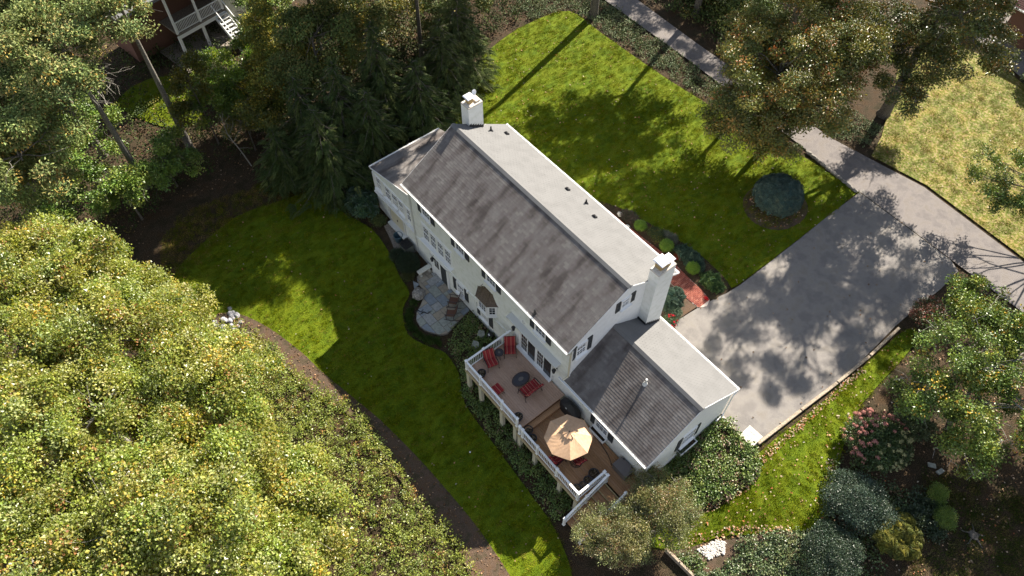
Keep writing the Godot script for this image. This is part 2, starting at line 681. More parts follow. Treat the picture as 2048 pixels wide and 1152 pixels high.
	m.mortar = plain(0.50, 0.42, 0.36, 0.95)
	m.rock = ground(noise_tex([[0.1, Color(0.10, 0.09, 0.085)], [0.45, Color(0.24, 0.22, 0.19)], [0.7, Color(0.36, 0.33, 0.29)], [0.9, Color(0.46, 0.43, 0.40)]], 0.02, 73, 256, 5), 1.0, 0.9, null, 1.0, m.fine, 3.0)
	m.river_stone = ground(noise_tex([[0.1, Color(0.17, 0.17, 0.19)], [0.9, Color(0.38, 0.37, 0.37)]], 0.02, 74, 256, 4), 1.1, 0.8)
	m.pale_stone = ground(noise_tex([[0.1, Color(0.36, 0.33, 0.29)], [0.9, Color(0.62, 0.58, 0.53)]], 0.03, 75, 256, 4), 0.6, 0.85)
	# plants
	m.leaf = leaf_mat(0.42, 0.55)
	m.leaf_dull = leaf_mat(0.65, 0.45, 0.35)
	m.leaf_thin = leaf_mat(0.36, 0.95)
	m.needle = leaf_mat(0.6, 0.25, 0.35)
	m.blade = leaf_mat(0.75, 0.6, 0.15)
	m.litter = leaf_mat(0.8, 0.3, 0.3)
	m.petal = leaf_mat(0.8, 0.4, 0.2)
	m.petal_red = leaf_mat(0.8, 0.3, 0.2)
	m.petal_red.albedo_color = lin(0.45, 0.012, 0.03)
	m.petal_pink = leaf_mat(0.8, 0.4, 0.2)
	m.petal_pink.albedo_color = lin(0.34, 0.15, 0.125)
	m.petal_cream = leaf_mat(0.8, 0.4, 0.2)
	m.petal_cream.albedo_color = lin(0.30, 0.29, 0.14)
	m.bark = ground(noise_tex([[0.1, Color(0.05, 0.042, 0.034)], [0.5, Color(0.13, 0.115, 0.095)], [0.9, Color(0.24, 0.22, 0.19)]], 0.03, 76, 256, 5), 0.8, 0.95, null, 1.0, m.fine, 3.0)
	m.bark_mid = ground(noise_tex([[0.1, Color(0.09, 0.08, 0.067)], [0.5, Color(0.18, 0.165, 0.14)], [0.9, Color(0.28, 0.26, 0.23)]], 0.03, 79, 256, 5), 0.8, 0.95, null, 1.0, m.fine, 3.0)
	m.bark_pale = ground(noise_tex([[0.1, Color(0.14, 0.13, 0.11)], [0.5, Color(0.27, 0.25, 0.215)], [0.9, Color(0.40, 0.38, 0.34)]], 0.03, 77, 256, 5), 0.9, 0.95, null, 1.0, m.fine, 2.0)
	m.neighbour_siding = plain(0.42, 0.42, 0.33, 0.65)
	m.neighbour_brick = ground(noise_tex([[0.1, Color(0.10, 0.05, 0.035)], [0.9, Color(0.22, 0.12, 0.085)]], 0.05, 78, 256, 4), 0.6, 0.9)
	m.blue_plastic = plain(0.05, 0.10, 0.13, 0.5)
	m.green_metal = plain(0.20, 0.21, 0.17, 0.6)


# ------------------------------------------------------------------ leaf clusters (shared by MultiMeshes)

var leafm := {}


func one_leaf(st: SurfaceTool, base: Vector3, dir: Vector3, nrm: Vector3, length: float, width: float, col: Color, fold := 0.18, droop := 0.15) -> void:
	# a leaf folded along its midrib: two halves, bent down towards its tip
	var side := dir.cross(nrm).normalized()
	var n := side.cross(dir).normalized()
	var mid := base + dir * length * 0.45
	var tip := base + dir * length - n * length * droop
	var l := mid + side * width * 0.5 + n * width * fold
	var r := mid - side * width * 0.5 + n * width * fold
	for t in [[base, l, tip], [base, tip, r]]:
		var k: Vector3 = (t[2] - t[0]).cross(t[1] - t[0]).normalized()
		for p in t:
			st.set_color(col)
			st.set_normal(k)
			st.add_vertex(p)


func rdir(g: RandomNumberGenerator) -> Vector3:
	var z := g.randf_range(-1, 1)
	var a := g.randf() * TAU
	var r := sqrt(1.0 - z * z)
	return Vector3(r * cos(a), z, r * sin(a))


func cluster(seed_: int, n: int, length: float, width: float, rad: float, flat := 0.6, tilt := 0.6, dark := 0.25) -> ArrayMesh:
	# leaves held round a few twigs; normals lean upward by (1 - tilt)
	var g := RandomNumberGenerator.new()
	g.seed = seed_
	var st := st_new()
	for i in n:
		var p := rdir(g) * rad * pow(g.randf(), 0.45)
		p.y *= flat
		var nn := (UP * (1.0 - tilt) + rdir(g) * tilt).normalized()
		var d := (p.normalized() + rdir(g) * 0.7)
		d = (d - nn * d.dot(nn)).normalized()
		var f := 1.0 + g.randf_range(-dark, dark)
		var s := g.randf_range(0.7, 1.2)
		one_leaf(st, p, d, nn, length * s, width * s, Color(f * g.randf_range(0.9, 1.1), f, f * g.randf_range(0.85, 1.15)))
	st.index()
	return st.commit()


func frond(seed_: int, length: float, width: float) -> ArrayMesh:
	# a drooping conifer spray along +z: side twigs carrying flat needle sprays
	var g := RandomNumberGenerator.new()
	g.seed = seed_
	var st := st_new()
	for i in 13:
		var t := (i + 0.5) / 13.0
		var c := Vector3(0, -0.35 * length * t * t, length * t)
		for sd in [-1.0, 1.0]:
			var w := width * (1.0 - t * 0.75) * g.randf_range(0.7, 1.15)
			var d := Vector3(sd * 0.85, g.randf_range(-0.3, 0.15), 0.55).normalized()
			var nn := Vector3(g.randf_range(-0.4, 0.4), 1, g.randf_range(-0.4, 0.4)).normalized()
			var f := g.randf_range(0.7, 1.2)
			one_leaf(st, c, d, nn, w, w * 0.22, Color(f, f, f), 0.1, 0.25)
			one_leaf(st, c + d * w * 0.35, (d + Vector3(0, 0, 0.9)).normalized(), nn, w * 0.6, w * 0.16, Color(f, f, f), 0.1, 0.25)
	one_leaf(st, Vector3(0, -0.3 * length, length * 0.9), Vector3(0, -0.5, 1).normalized(), UP, length * 0.2, 0.05, Color(1.1, 1.15, 1.0), 0.1, 0.1)
	st.index()
	return st.commit()


func whorl(seed_: int) -> ArrayMesh:
	# a rhododendron rosette: long leaves radiating and drooping
	var g := RandomNumberGenerator.new()
	g.seed = seed_
	var st := st_new()
	for i in 11:
		var a := TAU * i / 11.0 + g.randf_range(-0.2, 0.2)
		var el := g.randf_range(-0.1, 0.45)
		var d := Vector3(cos(a) * cos(el), sin(el), sin(a) * cos(el))
		var f := g.randf_range(0.75, 1.25)
		var s := g.randf_range(0.8, 1.15)
		one_leaf(st, d * 0.02, d, (UP + d * -0.2).normalized(), 0.21 * s, 0.062 * s, Color(f, f, f), 0.15, 0.22)
	st.index()
	return st.commit()


func tuft(seed_: int, n: int, rad: float, h: float) -> ArrayMesh:
	var g := RandomNumberGenerator.new()
	g.seed = seed_
	var st := st_new()
	for i in n:
		var a := g.randf() * TAU
		var r := rad * sqrt(g.randf())
		var p := Vector3(cos(a) * r, -0.01, sin(a) * r)
		var b := g.randf() * TAU
		var lean := g.randf_range(0.3, 1.1)
		var tip := p + Vector3(cos(b) * lean, 1.0, sin(b) * lean).normalized() * h * g.randf_range(0.6, 1.3)
		var s := Vector3(-sin(b), 0, cos(b)) * 0.011
		var f := g.randf_range(0.7, 1.35)
		var k := (tip - p + s).cross(s * 2.0).normalized()
		for v in [p - s, p + s, tip]:
			st.set_color(Color(f, f, f * 0.9))
			st.set_normal(k)
			st.add_vertex(v)
	st.index()
	return st.commit()


func flower_head(seed_: int) -> ArrayMesh:
	var g := RandomNumberGenerator.new()
	g.seed = seed_
	var st := st_new()
	for i in 26:
		var d := rdir(g)
		if d.y < -0.3:
			d.y = -d.y
		var p := d * 0.1
		p.y *= 0.75
		var t := d.cross(rdir(g)).normalized()
		var f := g.randf_range(0.75, 1.2)
		one_leaf(st, p - t * 0.035, t, d, 0.075, 0.06, Color(f, f, f), 0.05, 0.05)
	st.index()
	return st.commit()


func make_leaf_meshes() -> void:
	leafm.broad = [cluster(1, 16, 0.14, 0.11, 0.36, 0.6, 0.75, 0.35), cluster(2, 16, 0.14, 0.11, 0.36, 0.6, 0.75, 0.35), cluster(3, 16, 0.13, 0.10, 0.36, 0.6, 0.75, 0.35)]
	leafm.big = [cluster(4, 26, 0.105, 0.09, 0.44, 0.55, 0.8, 0.45), cluster(5, 26, 0.115, 0.10, 0.44, 0.55, 0.8, 0.45), cluster(6, 26, 0.13, 0.11, 0.44, 0.55, 0.8, 0.45)]
	leafm.oak = [cluster(7, 18, 0.15, 0.085, 0.38, 0.6, 0.7), cluster(8, 18, 0.16, 0.09, 0.38, 0.6, 0.7)]
	leafm.small = [cluster(9, 34, 0.065, 0.04, 0.25, 0.8, 0.8), cluster(10, 34, 0.07, 0.042, 0.25, 0.8, 0.8)]
	leafm.tiny = [cluster(11, 40, 0.035, 0.024, 0.12, 0.9, 0.9)]
	leafm.ivy = [cluster(12, 16, 0.085, 0.08, 0.26, 0.28, 0.5), cluster(13, 16, 0.09, 0.08, 0.26, 0.28, 0.5)]
	leafm.cover = [cluster(14, 20, 0.10, 0.08, 0.32, 0.5, 0.7, 0.35), cluster(15, 20, 0.10, 0.08, 0.32, 0.5, 0.7, 0.35)]
	leafm.holly = [cluster(16, 26, 0.07, 0.04, 0.25, 0.8, 0.85)]
	leafm.whorl = [whorl(17), whorl(18)]
	leafm.frond = [frond(19, 0.95, 0.42), frond(20, 0.85, 0.40)]
	leafm.spray = [frond(21, 0.3, 0.16)]
	leafm.tuft = [tuft(22, 46, 0.24, 0.075), tuft(23, 46, 0.24, 0.075)]
	leafm.long_tuft = [tuft(24, 40, 0.12, 0.26)]
	leafm.flower = [flower_head(25), flower_head(26)]
	var st := st_new()
	one_leaf(st, Vector3(0, 0.012, -0.05), Vector3.BACK, UP, 0.11, 0.085, Color.WHITE, 0.25, 0.1)
	leafm.fallen = [st.commit()]


# ------------------------------------------------------------------ the setting

const GREEN_GRASS := [[5, Color(0.092, 0.128, 0.002)], [4, Color(0.138, 0.162, 0.002)], [2, Color(0.175, 0.18, 0.006)], [1, Color(0.23, 0.18, 0.04)]]
const DRY_GRASS := [[4, Color(0.12, 0.15, 0.012)], [4, Color(0.25, 0.20, 0.08)], [3, Color(0.17, 0.165, 0.03)], [3, Color(0.34, 0.26, 0.14)]]
const IVY := [[5, Color(0.094, 0.152, 0.029)], [4, Color(0.145, 0.203, 0.043)], [2, Color(0.203, 0.246, 0.065)], [0.8, Color(0.290, 0.189, 0.116)]]
const PALE_IVY := [[4, Color(0.10, 0.13, 0.055)], [4, Color(0.14, 0.165, 0.08)], [2, Color(0.07, 0.10, 0.035)]]
const COVER := [[5, Color(0.270, 0.310, 0.063)], [4, Color(0.190, 0.241, 0.046)], [3, Color(0.356, 0.380, 0.115)], [0.8, Color(0.391, 0.241, 0.092)]]
const FALLEN := [[4, Color(0.28, 0.17, 0.10)], [3, Color(0.40, 0.27, 0.17)], [2, Color(0.20, 0.10, 0.05)], [2, Color(0.45, 0.36, 0.26)], [1, Color(0.35, 0.12, 0.05)]]
const BROWN_FALLEN := [[4, Color(0.13, 0.075, 0.04)], [4, Color(0.20, 0.12, 0.07)], [2, Color(0.28, 0.18, 0.11)], [1, Color(0.10, 0.05, 0.03)]]

var patch_noise := FastNoiseLite.new()


func sheet(called: String, poly: PackedVector2Array, lift: float, mat: Material, cell := 0.6) -> MeshInstance3D:
	return structure(part(called, drape(poly, lift, cell), mat, self))


func leaves_on(called: String, poly: PackedVector2Array, count: int, pal: Array, label: String, lift := 0.01) -> void:
	var xs := []
	var cs := []
	for i in count:
		var q := in_poly(poly)
		var s := rng.randf_range(0.7, 1.35)
		var b := Basis(UP, rng.randf() * TAU) * Basis(Vector3.RIGHT, rng.randf_range(-0.5, 0.5)) * Basis(Vector3.BACK, rng.randf_range(-0.5, 0.5))
		xs.append(Transform3D(b.scaled(Vector3(s, s, s)), gp(q.x, q.y, lift + 0.02)))
		cs.append(tint(pal, 0.3))
	var o := scatter(leafm.fallen[0], m.litter, called, self, xs, cs)
	o.set_meta("label", label)
	o.set_meta("category", "fallen leaves")


func lawn_grass(poly: PackedVector2Array, per_m2: float, pal: Array, label: String, stripe_dir := Vector2.RIGHT, stripe := 0.0) -> void:
	var n := int(area(poly) * per_m2)
	for v in 2:
		var xs := []
		var cs := []
		for i in n / 2:
			var q := in_poly(poly)
			var b := Basis(UP, rng.randf() * TAU)
			var w := patch_noise.get_noise_2d(q.x * 3.0, q.y * 3.0)
			var s := rng.randf_range(0.75, 1.15) * (1.0 + 0.25 * w)
			var k := 0
			# mown bands: the grass lies one way, then the other
			if stripe > 0.0:
				var band := 1.0 if sin(q.dot(stripe_dir) * TAU / 1.1) > 0.0 else -1.0
				b = Basis(Vector3(stripe_dir.x, 0, stripe_dir.y), band * stripe) * b
			xs.append(Transform3D(b.scaled(Vector3(s, s, s)), gp(q.x, q.y, 0.0)))
			var c := tint(pal, 0.2)
			var f := 1.0 + 0.2 * w
			cs.append(Color(c.r * (f + 0.1 * w), c.g * f, c.b * f))
		var o := scatter(leafm.tuft[v], m.blade, "lawn_grass", self, xs, cs)
		o.set_meta("label", label + (" , longer blades" if v else ""))
		o.set_meta("category", "grass")


func cover_bed(called: String, poly: PackedVector2Array, per_m2: float, meshes: Array, mat: Material, pal: Array, height: float, label: String, category: String, size := 1.0) -> void:
	var n := int(area(poly) * per_m2)
	var k := 0
	for me in meshes:
		var xs := []
		var cs := []
		for i in n / meshes.size():
			var q := in_poly(poly)
			var w := patch_noise.get_noise_2d(q.x * 5.0 + 40.0, q.y * 5.0)
			if w < -0.42 and rng.randf() < 0.7:
				continue
			var s := rng.randf_range(0.75, 1.2) * size
			var b := Basis(UP, rng.randf() * TAU) * Basis(Vector3.RIGHT, rng.randf_range(-0.4, 0.4))
			xs.append(Transform3D(b.scaled(Vector3(s, s, s)), gp(q.x, q.y, height * rng.randf_range(0.15, 1.0) * (1.0 + 0.6 * w))))
			cs.append(tint(pal, 0.25))
		var o := scatter(me, mat, called, self, xs, cs)
		o.set_meta("label", label if k == 0 else label + ", between its other leaves")
		o.set_meta("category", category)
		k += 1


func build_setting() -> void:
	patch_noise.seed = 8
	patch_noise.frequency = 0.09
	# bare ground and leaf litter under everything
	structure(part("ground", drape(pv([-80, -80, 80, -80, 80, 80, -80, 80]), -0.09, 2.5), m.soil, self))
	var far := st_new()
	for r in [[-500, -500, 500, -80], [-500, 80, 500, 500], [-500, -80, -80, 80], [80, -80, 500, 80]]:
		var p := []
		for c in [[r[0], r[1]], [r[2], r[1]], [r[2], r[3]], [r[0], r[3]]]:
			p.append(Vector3(c[0], gy(clampf(c[0], -80, 80), clampf(c[1], -80, 80)) - 0.3, c[1]))
		quad(far, p[0], p[1], p[2], p[3], UP)
	structure(part("far_ground", far.commit(), m.soil, self))
	# lawns
	var front := curve_poly(pv([-12.0, -16.4, -8, -16.5, -1, -16.6, 6, -17.2, 10.5, -18.0, 15.2, -18.25, 15.75, -17.8, 15.75, -12, 15.65, -6.3, 15.3, -5.75, 14.5, -5.95, 12.2, -6.05, 9.9, -5.65, 7.2, -5.05, 5.4, -4.2, 3.0, -2.2, 0.0, -1.2, -3.0, 0.2, -6.0, 0.6, -7.9, -1.6, -9.0, -3.2, -11.6, -6.2, -12.7, -9.6, -12.9, -12.9]), 3)
	var rear := curve_poly(pv([-8.0, 8.2, -6.2, 9.9, -3.3, 9.1, -1.2, 9.15, 0.6, 9.6, 2.2, 9.9, 2.9, 10.9, 4.6, 11.7, 6.2, 11.2, 7.2, 10.7, 8.9, 10.9, 10.7, 11.8, 13.8, 12.05, 17.5, 12.3, 19.5, 12.5, 22.0, 13.4, 23.5, 15.5, 22.0, 16.3, 19.9, 15.85, 17, 15.65, 14.5, 15.7, 11.8, 15.85, 8.3, 16.25, 5.8, 16.75, 3.3, 17.25, 1.2, 17.55, -1.3, 18.25, -3.3, 19.35, -4.0, 20.6, -6.5, 22.2, -8.6, 21.0, -9.6, 18.6, -10.2, 15.6, -9.4, 12.6, -8.8, 10.2]), 3)
	var thin := pv([-7.6, 9.6, -8.6, 12.6, -9.2, 15.6, -8.8, 18.2, -7.6, 20.6, -9.0, 21.8, -11.5, 20.6, -13.0, 18.6, -12.4, 15.8, -11.6, 12.6, -9.8, 8.6])
	var side := curve_poly(pv([23.85, 1.4, 24.1, -3.0, 24.2, -7.4, 24.3, -11.4, 25.2, -11.2, 25.6, -5.4, 26.3, -3.0, 27.6, 0.1, 28.4, 2.2, 27.4, 3.6, 26.4, 5.0, 25.5, 6.1, 24.9, 7.6, 24.2, 8.6, 23.2, 9.4, 22.7, 8.6, 23.1, 7.2, 23.9, 6.3, 24.5, 4.9, 24.7, 2.7]), 3)
	var far_lawn := pv([14.3, -21.8, 18.4, -22.4, 26.1, -21.75, 34, -21.4, 55, -21.2, 55, -30, 30, -32.9, 17.4, -36.8, 14.0, -37.6, 9.5, -36.6, 9.8, -31.6, 13.6, -24.0])
	var left_lawn := curve_poly(pv([-26.5, 17.5, -22.0, 16.0, -20.5, 14.0, -22.0, 12.2, -25.5, 12.2, -27.5, 14.5]), 4)
	sheet("lawn", front, 0.0, m.grass_sheet)
	sheet("lawn", rear, 0.0, m.grass_sheet)
	lawn_grass(thin, 26.0, [[4, Color(0.09, 0.115, 0.004)], [3, Color(0.16, 0.12, 0.03)], [2, Color(0.24, 0.17, 0.07)]], "thin browning grass where the back lawn meets the wood")
	sheet("lawn", side, 0.0, m.grass_sheet)
	sheet("lawn", far_lawn, 0.0, m.dry_grass_sheet, 1.0)
	sheet("lawn", left_lawn, 0.0, m.grass_sheet)
	lawn_grass(front, 26.0, GREEN_GRASS, "mown green grass of the front lawn", Vector2(0.0, 1.0), 0.5)
	lawn_grass(rear, 24.0, GREEN_GRASS, "mown green grass of the shaded back lawn", Vector2(0.0, 1.0), 0.5)
	lawn_grass(side, 30.0, GREEN_GRASS, "bright grass beside the driveway and shrub bed", Vector2(1.0, 0.0), 0.3)
	lawn_grass(far_lawn, 12.0, DRY_GRASS, "dry patchy grass beyond the lane")
	lawn_grass(left_lawn, 16.0, GREEN_GRASS, "small sunlit lawn among the left trees")
	leaves_on("fallen_leaves", front, 520, FALLEN, "pale fallen leaves strewn over the front lawn", 0.03)
	leaves_on("fallen_leaves", rear, 130, FALLEN, "few pale leaves on the back lawn", 0.03)
	leaves_on("fallen_leaves", side, 260, FALLEN, "pink brown leaves on the lawn beside the driveway", 0.03)
	leaves_on("fallen_leaves", pv([24.0, 1.3, 24.1, -7.2, 24.45, -7.2, 24.4, 1.8]), 260, FALLEN, "leaves drifted against the driveway's timber kerb", 0.03)
	leaves_on("fallen_leaves", pv([24.5, 2.0, 24.9, 3.0, 24.4, 5.4, 23.6, 6.6, 23.3, 6.2, 24.1, 4.8]), 150, FALLEN, "leaves along the rim of the ivy bed", 0.03)
	leaves_on("fallen_leaves", far_lawn, 420, FALLEN, "brown leaves over the dry grass beyond the lane", 0.03)
	leaves_on("fallen_leaves", pv([24.8, 8.0, 25.3, 7.0, 25.9, 5.8, 27.9, 3.2, 27.6, 3.0, 25.6, 5.2, 24.5, 7.2]), 160, FALLEN, "reddish leaves along the lower bed's rim", 0.03)
	# asphalt
	var lane := pv([-40, -20.2, -11, -19.7, -1.6, -19.5, 11.3, -18.75, 15.85, -18.3, 16.6, -18.45, 23, -18.1, 32, -17.8, 60, -17.3, 60, -20.8, 26, -21.45, 18.4, -22.1, 14.4, -21.5, 11.3, -21.05, -2.7, -21.5, -9.3, -21.85, -40, -22.4])
	var drive := curve_poly(pv([15.85, -18.28, 16.6, -18.43, 23.0, -18.08, 23.9, -16.9, 23.85, -14, 23.75, -11.2, 23.9, -7.46, 23.75, -3.5, 23.5, 0.6, 23.35, 1.38, 22.4, 1.36, 21.0, 1.3, 18, 1.3, 15.3, 1.3, 15.05, -0.2, 15.1, -1.4, 15.25, -3.0, 15.5, -4.6, 15.75, -6.2, 15.8, -12]), 2)
	sheet("lane", lane, 0.012, m.asphalt_lane)
	sheet("driveway", drive, 0.02, m.asphalt)
	var seam := st_new()
	bar(seam, gp(15.9, -18.36, 0.022), gp(19.5, -18.24, 0.022), 0.05, 0.012)
	bar(seam, gp(19.5, -18.24, 0.022), gp(23.05, -18.07, 0.022), 0.05, 0.012)
	structure(part("path_seam", seam.commit(), m.soil, self))
	sheet("street", pv([5, -40.9, 12.3, -38.7, 16.9, -37.3, 30, -33.4, 60, -31.5, 60, -36, 30, -38.0, 14, -43.0, 5, -46]), 0.012, m.asphalt_lane, 1.0)
	leaves_on("fallen_leaves", drive, 60, BROWN_FALLEN, "scattered dry leaves on the asphalt driveway", 0.03)
	# the strip of earth along the back lawn
	var mulch := curve_poly(pv([22.0, 16.3, 19.9, 15.85, 17, 15.65, 14.5, 15.7, 11.8, 15.85, 8.3, 16.25, 5.8, 16.75, 3.3, 17.25, 1.2, 17.55, -1.3, 18.25, -3.3, 19.35, -4.0, 20.6, -3.6, 22.0, -2.6, 20.6, -1.6, 19.6, 0.6, 18.9, 2.6, 18.7, 4.3, 18.4, 6.5, 17.6, 9.1, 17.3, 12.4, 17.4, 14.3, 17.3, 17, 17.1, 19, 17.6, 22, 18.0]), 3)
	sheet("path", mulch, 0.014, m.mulch)
	leaves_on("fallen_leaves", mulch, 500, BROWN_FALLEN, "brown leaves on the mulch strip along the back lawn")
	var bank := curve_poly(pv([-3.0, 20.2, -1.9, 19.1, 0.4, 18.6, 2.4, 18.4, 4.0, 18.1, 6.2, 17.1, 9.1, 16.9, 12.4, 17.05, 14.3, 17.0, 17, 16.7, 19, 17.2, 22, 17.8, 24, 20, 22, 26, 12, 27, 2, 28, -5, 25]), 3)
	cover_bed("ground_cover", bank, 17.0, leafm.cover, m.leaf_thin, COVER, 0.42, "leafy green ground cover on the bank behind the mulch strip", "ground cover")
	# ivy by the lane, under the deck, beside the wing
	var strip := pv([-26, -17.0, -13.2, -13.2, -12.2, -16.7, -8, -16.8, -1, -16.9, 6, -17.5, 10.4, -18.3, 10.9, -18.6, -1.6, -19.35, -11, -19.55, -26, -19.9])
	cover_bed("ivy", strip, 15.0, leafm.ivy, m.leaf_dull, PALE_IVY, 0.2, "grey green ivy strip between front lawn and lane", "ivy", 1.25)
	var strip2 := pv([9.2, -24.5, 13.2, -24.6, 13.6, -22.3, 11.5, -21.4, 6, -21.5, 5, -24])
	cover_bed("ivy", strip2, 15.0, leafm.ivy, m.leaf_dull, PALE_IVY, 0.2, "pale ivy patch across the lane under the orange tree", "ivy", 1.2)
	var deck_ivy := pv([6.2, 9.3, 7.0, 10.2, 8.9, 10.7, 10.5, 11.6, 13.8, 11.9, 17.5, 12.1, 19.3, 12.2, 19.3, 9.6, 10.2, 9.8, 9.9, 7.75, 6.2, 7.75])
	cover_bed("ivy", deck_ivy, 34.0, leafm.ivy, m.leaf, IVY, 0.32, "dark glossy ivy bed at the foot of the deck", "ivy")
	var wing_ivy := curve_poly(pv([21.2, 1.6, 22.6, 1.6, 23.6, 1.55, 24.3, 1.7, 24.6, 2.8, 24.2, 4.9, 23.7, 6.2, 22.8, 7.4, 21.2, 7.4]), 3)
	cover_bed("ivy", wing_ivy, 44.0, leafm.ivy, m.leaf, IVY, 0.34, "sunlit ivy bed beside the wing's end wall", "ivy", 1.1)
	var low_ivy := curve_poly(pv([26.4, 5.3, 27.6, 3.5, 29.2, 2.3, 31.0, 2.6, 31.5, 6.0, 29.0, 7.4, 26.9, 7.6, 26.6, 6.3]), 3)
	cover_bed("ivy", low_ivy, 44.0, leafm.ivy, m.leaf, [[5, Color(0.08, 0.125, 0.04)], [4, Color(0.13, 0.17, 0.065)], [2, Color(0.17, 0.19, 0.075)]], 0.36, "thick ivy in the lower bed behind the pebbles", "ivy")
	var low_ivy2 := pv([24.5, 8.6, 25.2, 7.7, 25.9, 7.6, 26.2, 8.5])
	cover_bed("ivy", low_ivy2, 44.0, leafm.ivy, m.leaf, [[5, Color(0.08, 0.125, 0.03)], [4, Color(0.13, 0.17, 0.05)]], 0.28, "small ivy triangle behind the timber wall", "ivy")
	# leaf litter and undergrowth of the wood
	var wood := pv([-40, -14, -13.4, -14, -13.0, -7, -9, -1.8, -6.2, 1.2, -5.0, 7.6, -9.0, 7.2, -11.8, 11.5, -13.2, 15.4, -14.4, 18.6, -13.5, 21, -7, 23, -5, 34, -40, 34])
	leaves_on("fallen_leaves", wood, 9000, BROWN_FALLEN, "brown leaf litter over the ground of the left wood")
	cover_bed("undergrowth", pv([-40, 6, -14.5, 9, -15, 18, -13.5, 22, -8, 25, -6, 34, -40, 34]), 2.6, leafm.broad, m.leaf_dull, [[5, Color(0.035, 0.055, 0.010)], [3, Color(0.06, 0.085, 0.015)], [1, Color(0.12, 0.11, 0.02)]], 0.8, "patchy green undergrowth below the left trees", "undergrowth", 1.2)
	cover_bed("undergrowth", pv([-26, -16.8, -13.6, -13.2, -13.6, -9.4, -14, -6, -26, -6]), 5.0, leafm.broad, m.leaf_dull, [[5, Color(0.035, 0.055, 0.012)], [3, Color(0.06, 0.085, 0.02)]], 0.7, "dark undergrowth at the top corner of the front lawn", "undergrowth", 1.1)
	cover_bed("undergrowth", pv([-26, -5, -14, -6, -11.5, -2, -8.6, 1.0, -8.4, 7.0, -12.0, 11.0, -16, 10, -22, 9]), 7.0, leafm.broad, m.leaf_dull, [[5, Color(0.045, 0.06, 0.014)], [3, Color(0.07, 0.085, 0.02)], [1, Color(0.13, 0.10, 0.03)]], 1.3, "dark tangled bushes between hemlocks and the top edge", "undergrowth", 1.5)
	cover_bed("undergrowth", pv([-22, -23, -10, -22.6, 4, -22.4, 8.5, -23, 7.5, -34, -22, -34]), 5.0, leafm.broad, m.leaf_dull, [[5, Color(0.05, 0.075, 0.016)], [3, Color(0.08, 0.105, 0.024)], [1, Color(0.15, 0.12, 0.03)]], 0.9, "green bushes along the far side of the upper lane", "undergrowth", 1.5)
	cover_bed("undergrowth", curve_poly(pv([26.6, -1.2, 28.2, -2.0, 30.4, -2.4, 31.6, 1.6, 33.5, 2.4, 34, 7.5, 31.4, 7.6, 31.0, 3.0, 28.6, 2.2]), 3), 16.0, leafm.broad, m.leaf, [[5, Color(0.05, 0.08, 0.022)], [4, Color(0.08, 0.115, 0.03)], [1, Color(0.15, 0.10, 0.05)]], 0.45, "mixed low foliage filling the shaded lower right bed", "undergrowth", 0.9)
	var shade_bed := pv([25.3, -11.5, 25.8, -5.4, 27.6, -3.0, 28.6, 1.0, 30, 7.5, 46, 8, 46, -16, 26, -16])
	sheet("ground_bed", shade_bed, -0.02, m.soil)
	leaves_on("fallen_leaves", shade_bed, 2600, FALLEN, "thick brown leaf litter under the right trees")
	cover_bed("undergrowth", pv([30.2, -4.6, 33, -7, 44, -10, 44, 7, 31.5, 7, 32.5, 1.0]), 16.0, leafm.tuft, m.blade, [[4, Color(0.04, 0.065, 0.01)], [3, Color(0.08, 0.09, 0.02)], [2, Color(0.16, 0.13, 0.05)]], 0.05, "thin shaded grass under the right trees", "grass", 1.2)


# a row of timbers or stones beside a surface, pieces as parts
func kerb(called: String, label: String, pts: Array, w: float, h: float, mats: Array, gap := 0.02) -> Node3D:
	var t := thing(called, label, "kerb", Vector3.ZERO)
	for i in pts.size() - 1:
		var a: Vector3 = pts[i]
		var b: Vector3 = pts[i + 1]
		var d := (b - a).normalized() * gap
		var st := st_new()
		var xf := Transform3D(Basis(UP, atan2(-(b.z - a.z), b.x - a.x)), (a + b) * 0.5)
		slab(st, Vector3(0, h * 0.3, 0), Vector3((b - a).length() - gap * 2.0, h * 1.4, w), 0.02, xf)
		part("timber", st.commit(), mats[i % mats.size()], t)
	return t


# ------------------------------------------------------------------ the house

const FACE_REAR := 0.0
const FACE_END := PI / 2
var shared := {}


func boxmesh(s: Vector3) -> ArrayMesh:
	var k := "b%.3f_%.3f_%.3f" % [s.x, s.y, s.z]
	if not shared.has(k):
		var st := st_new()
		box(st, Vector3.ZERO, s)
		shared[k] = st.commit()
	return shared[k]


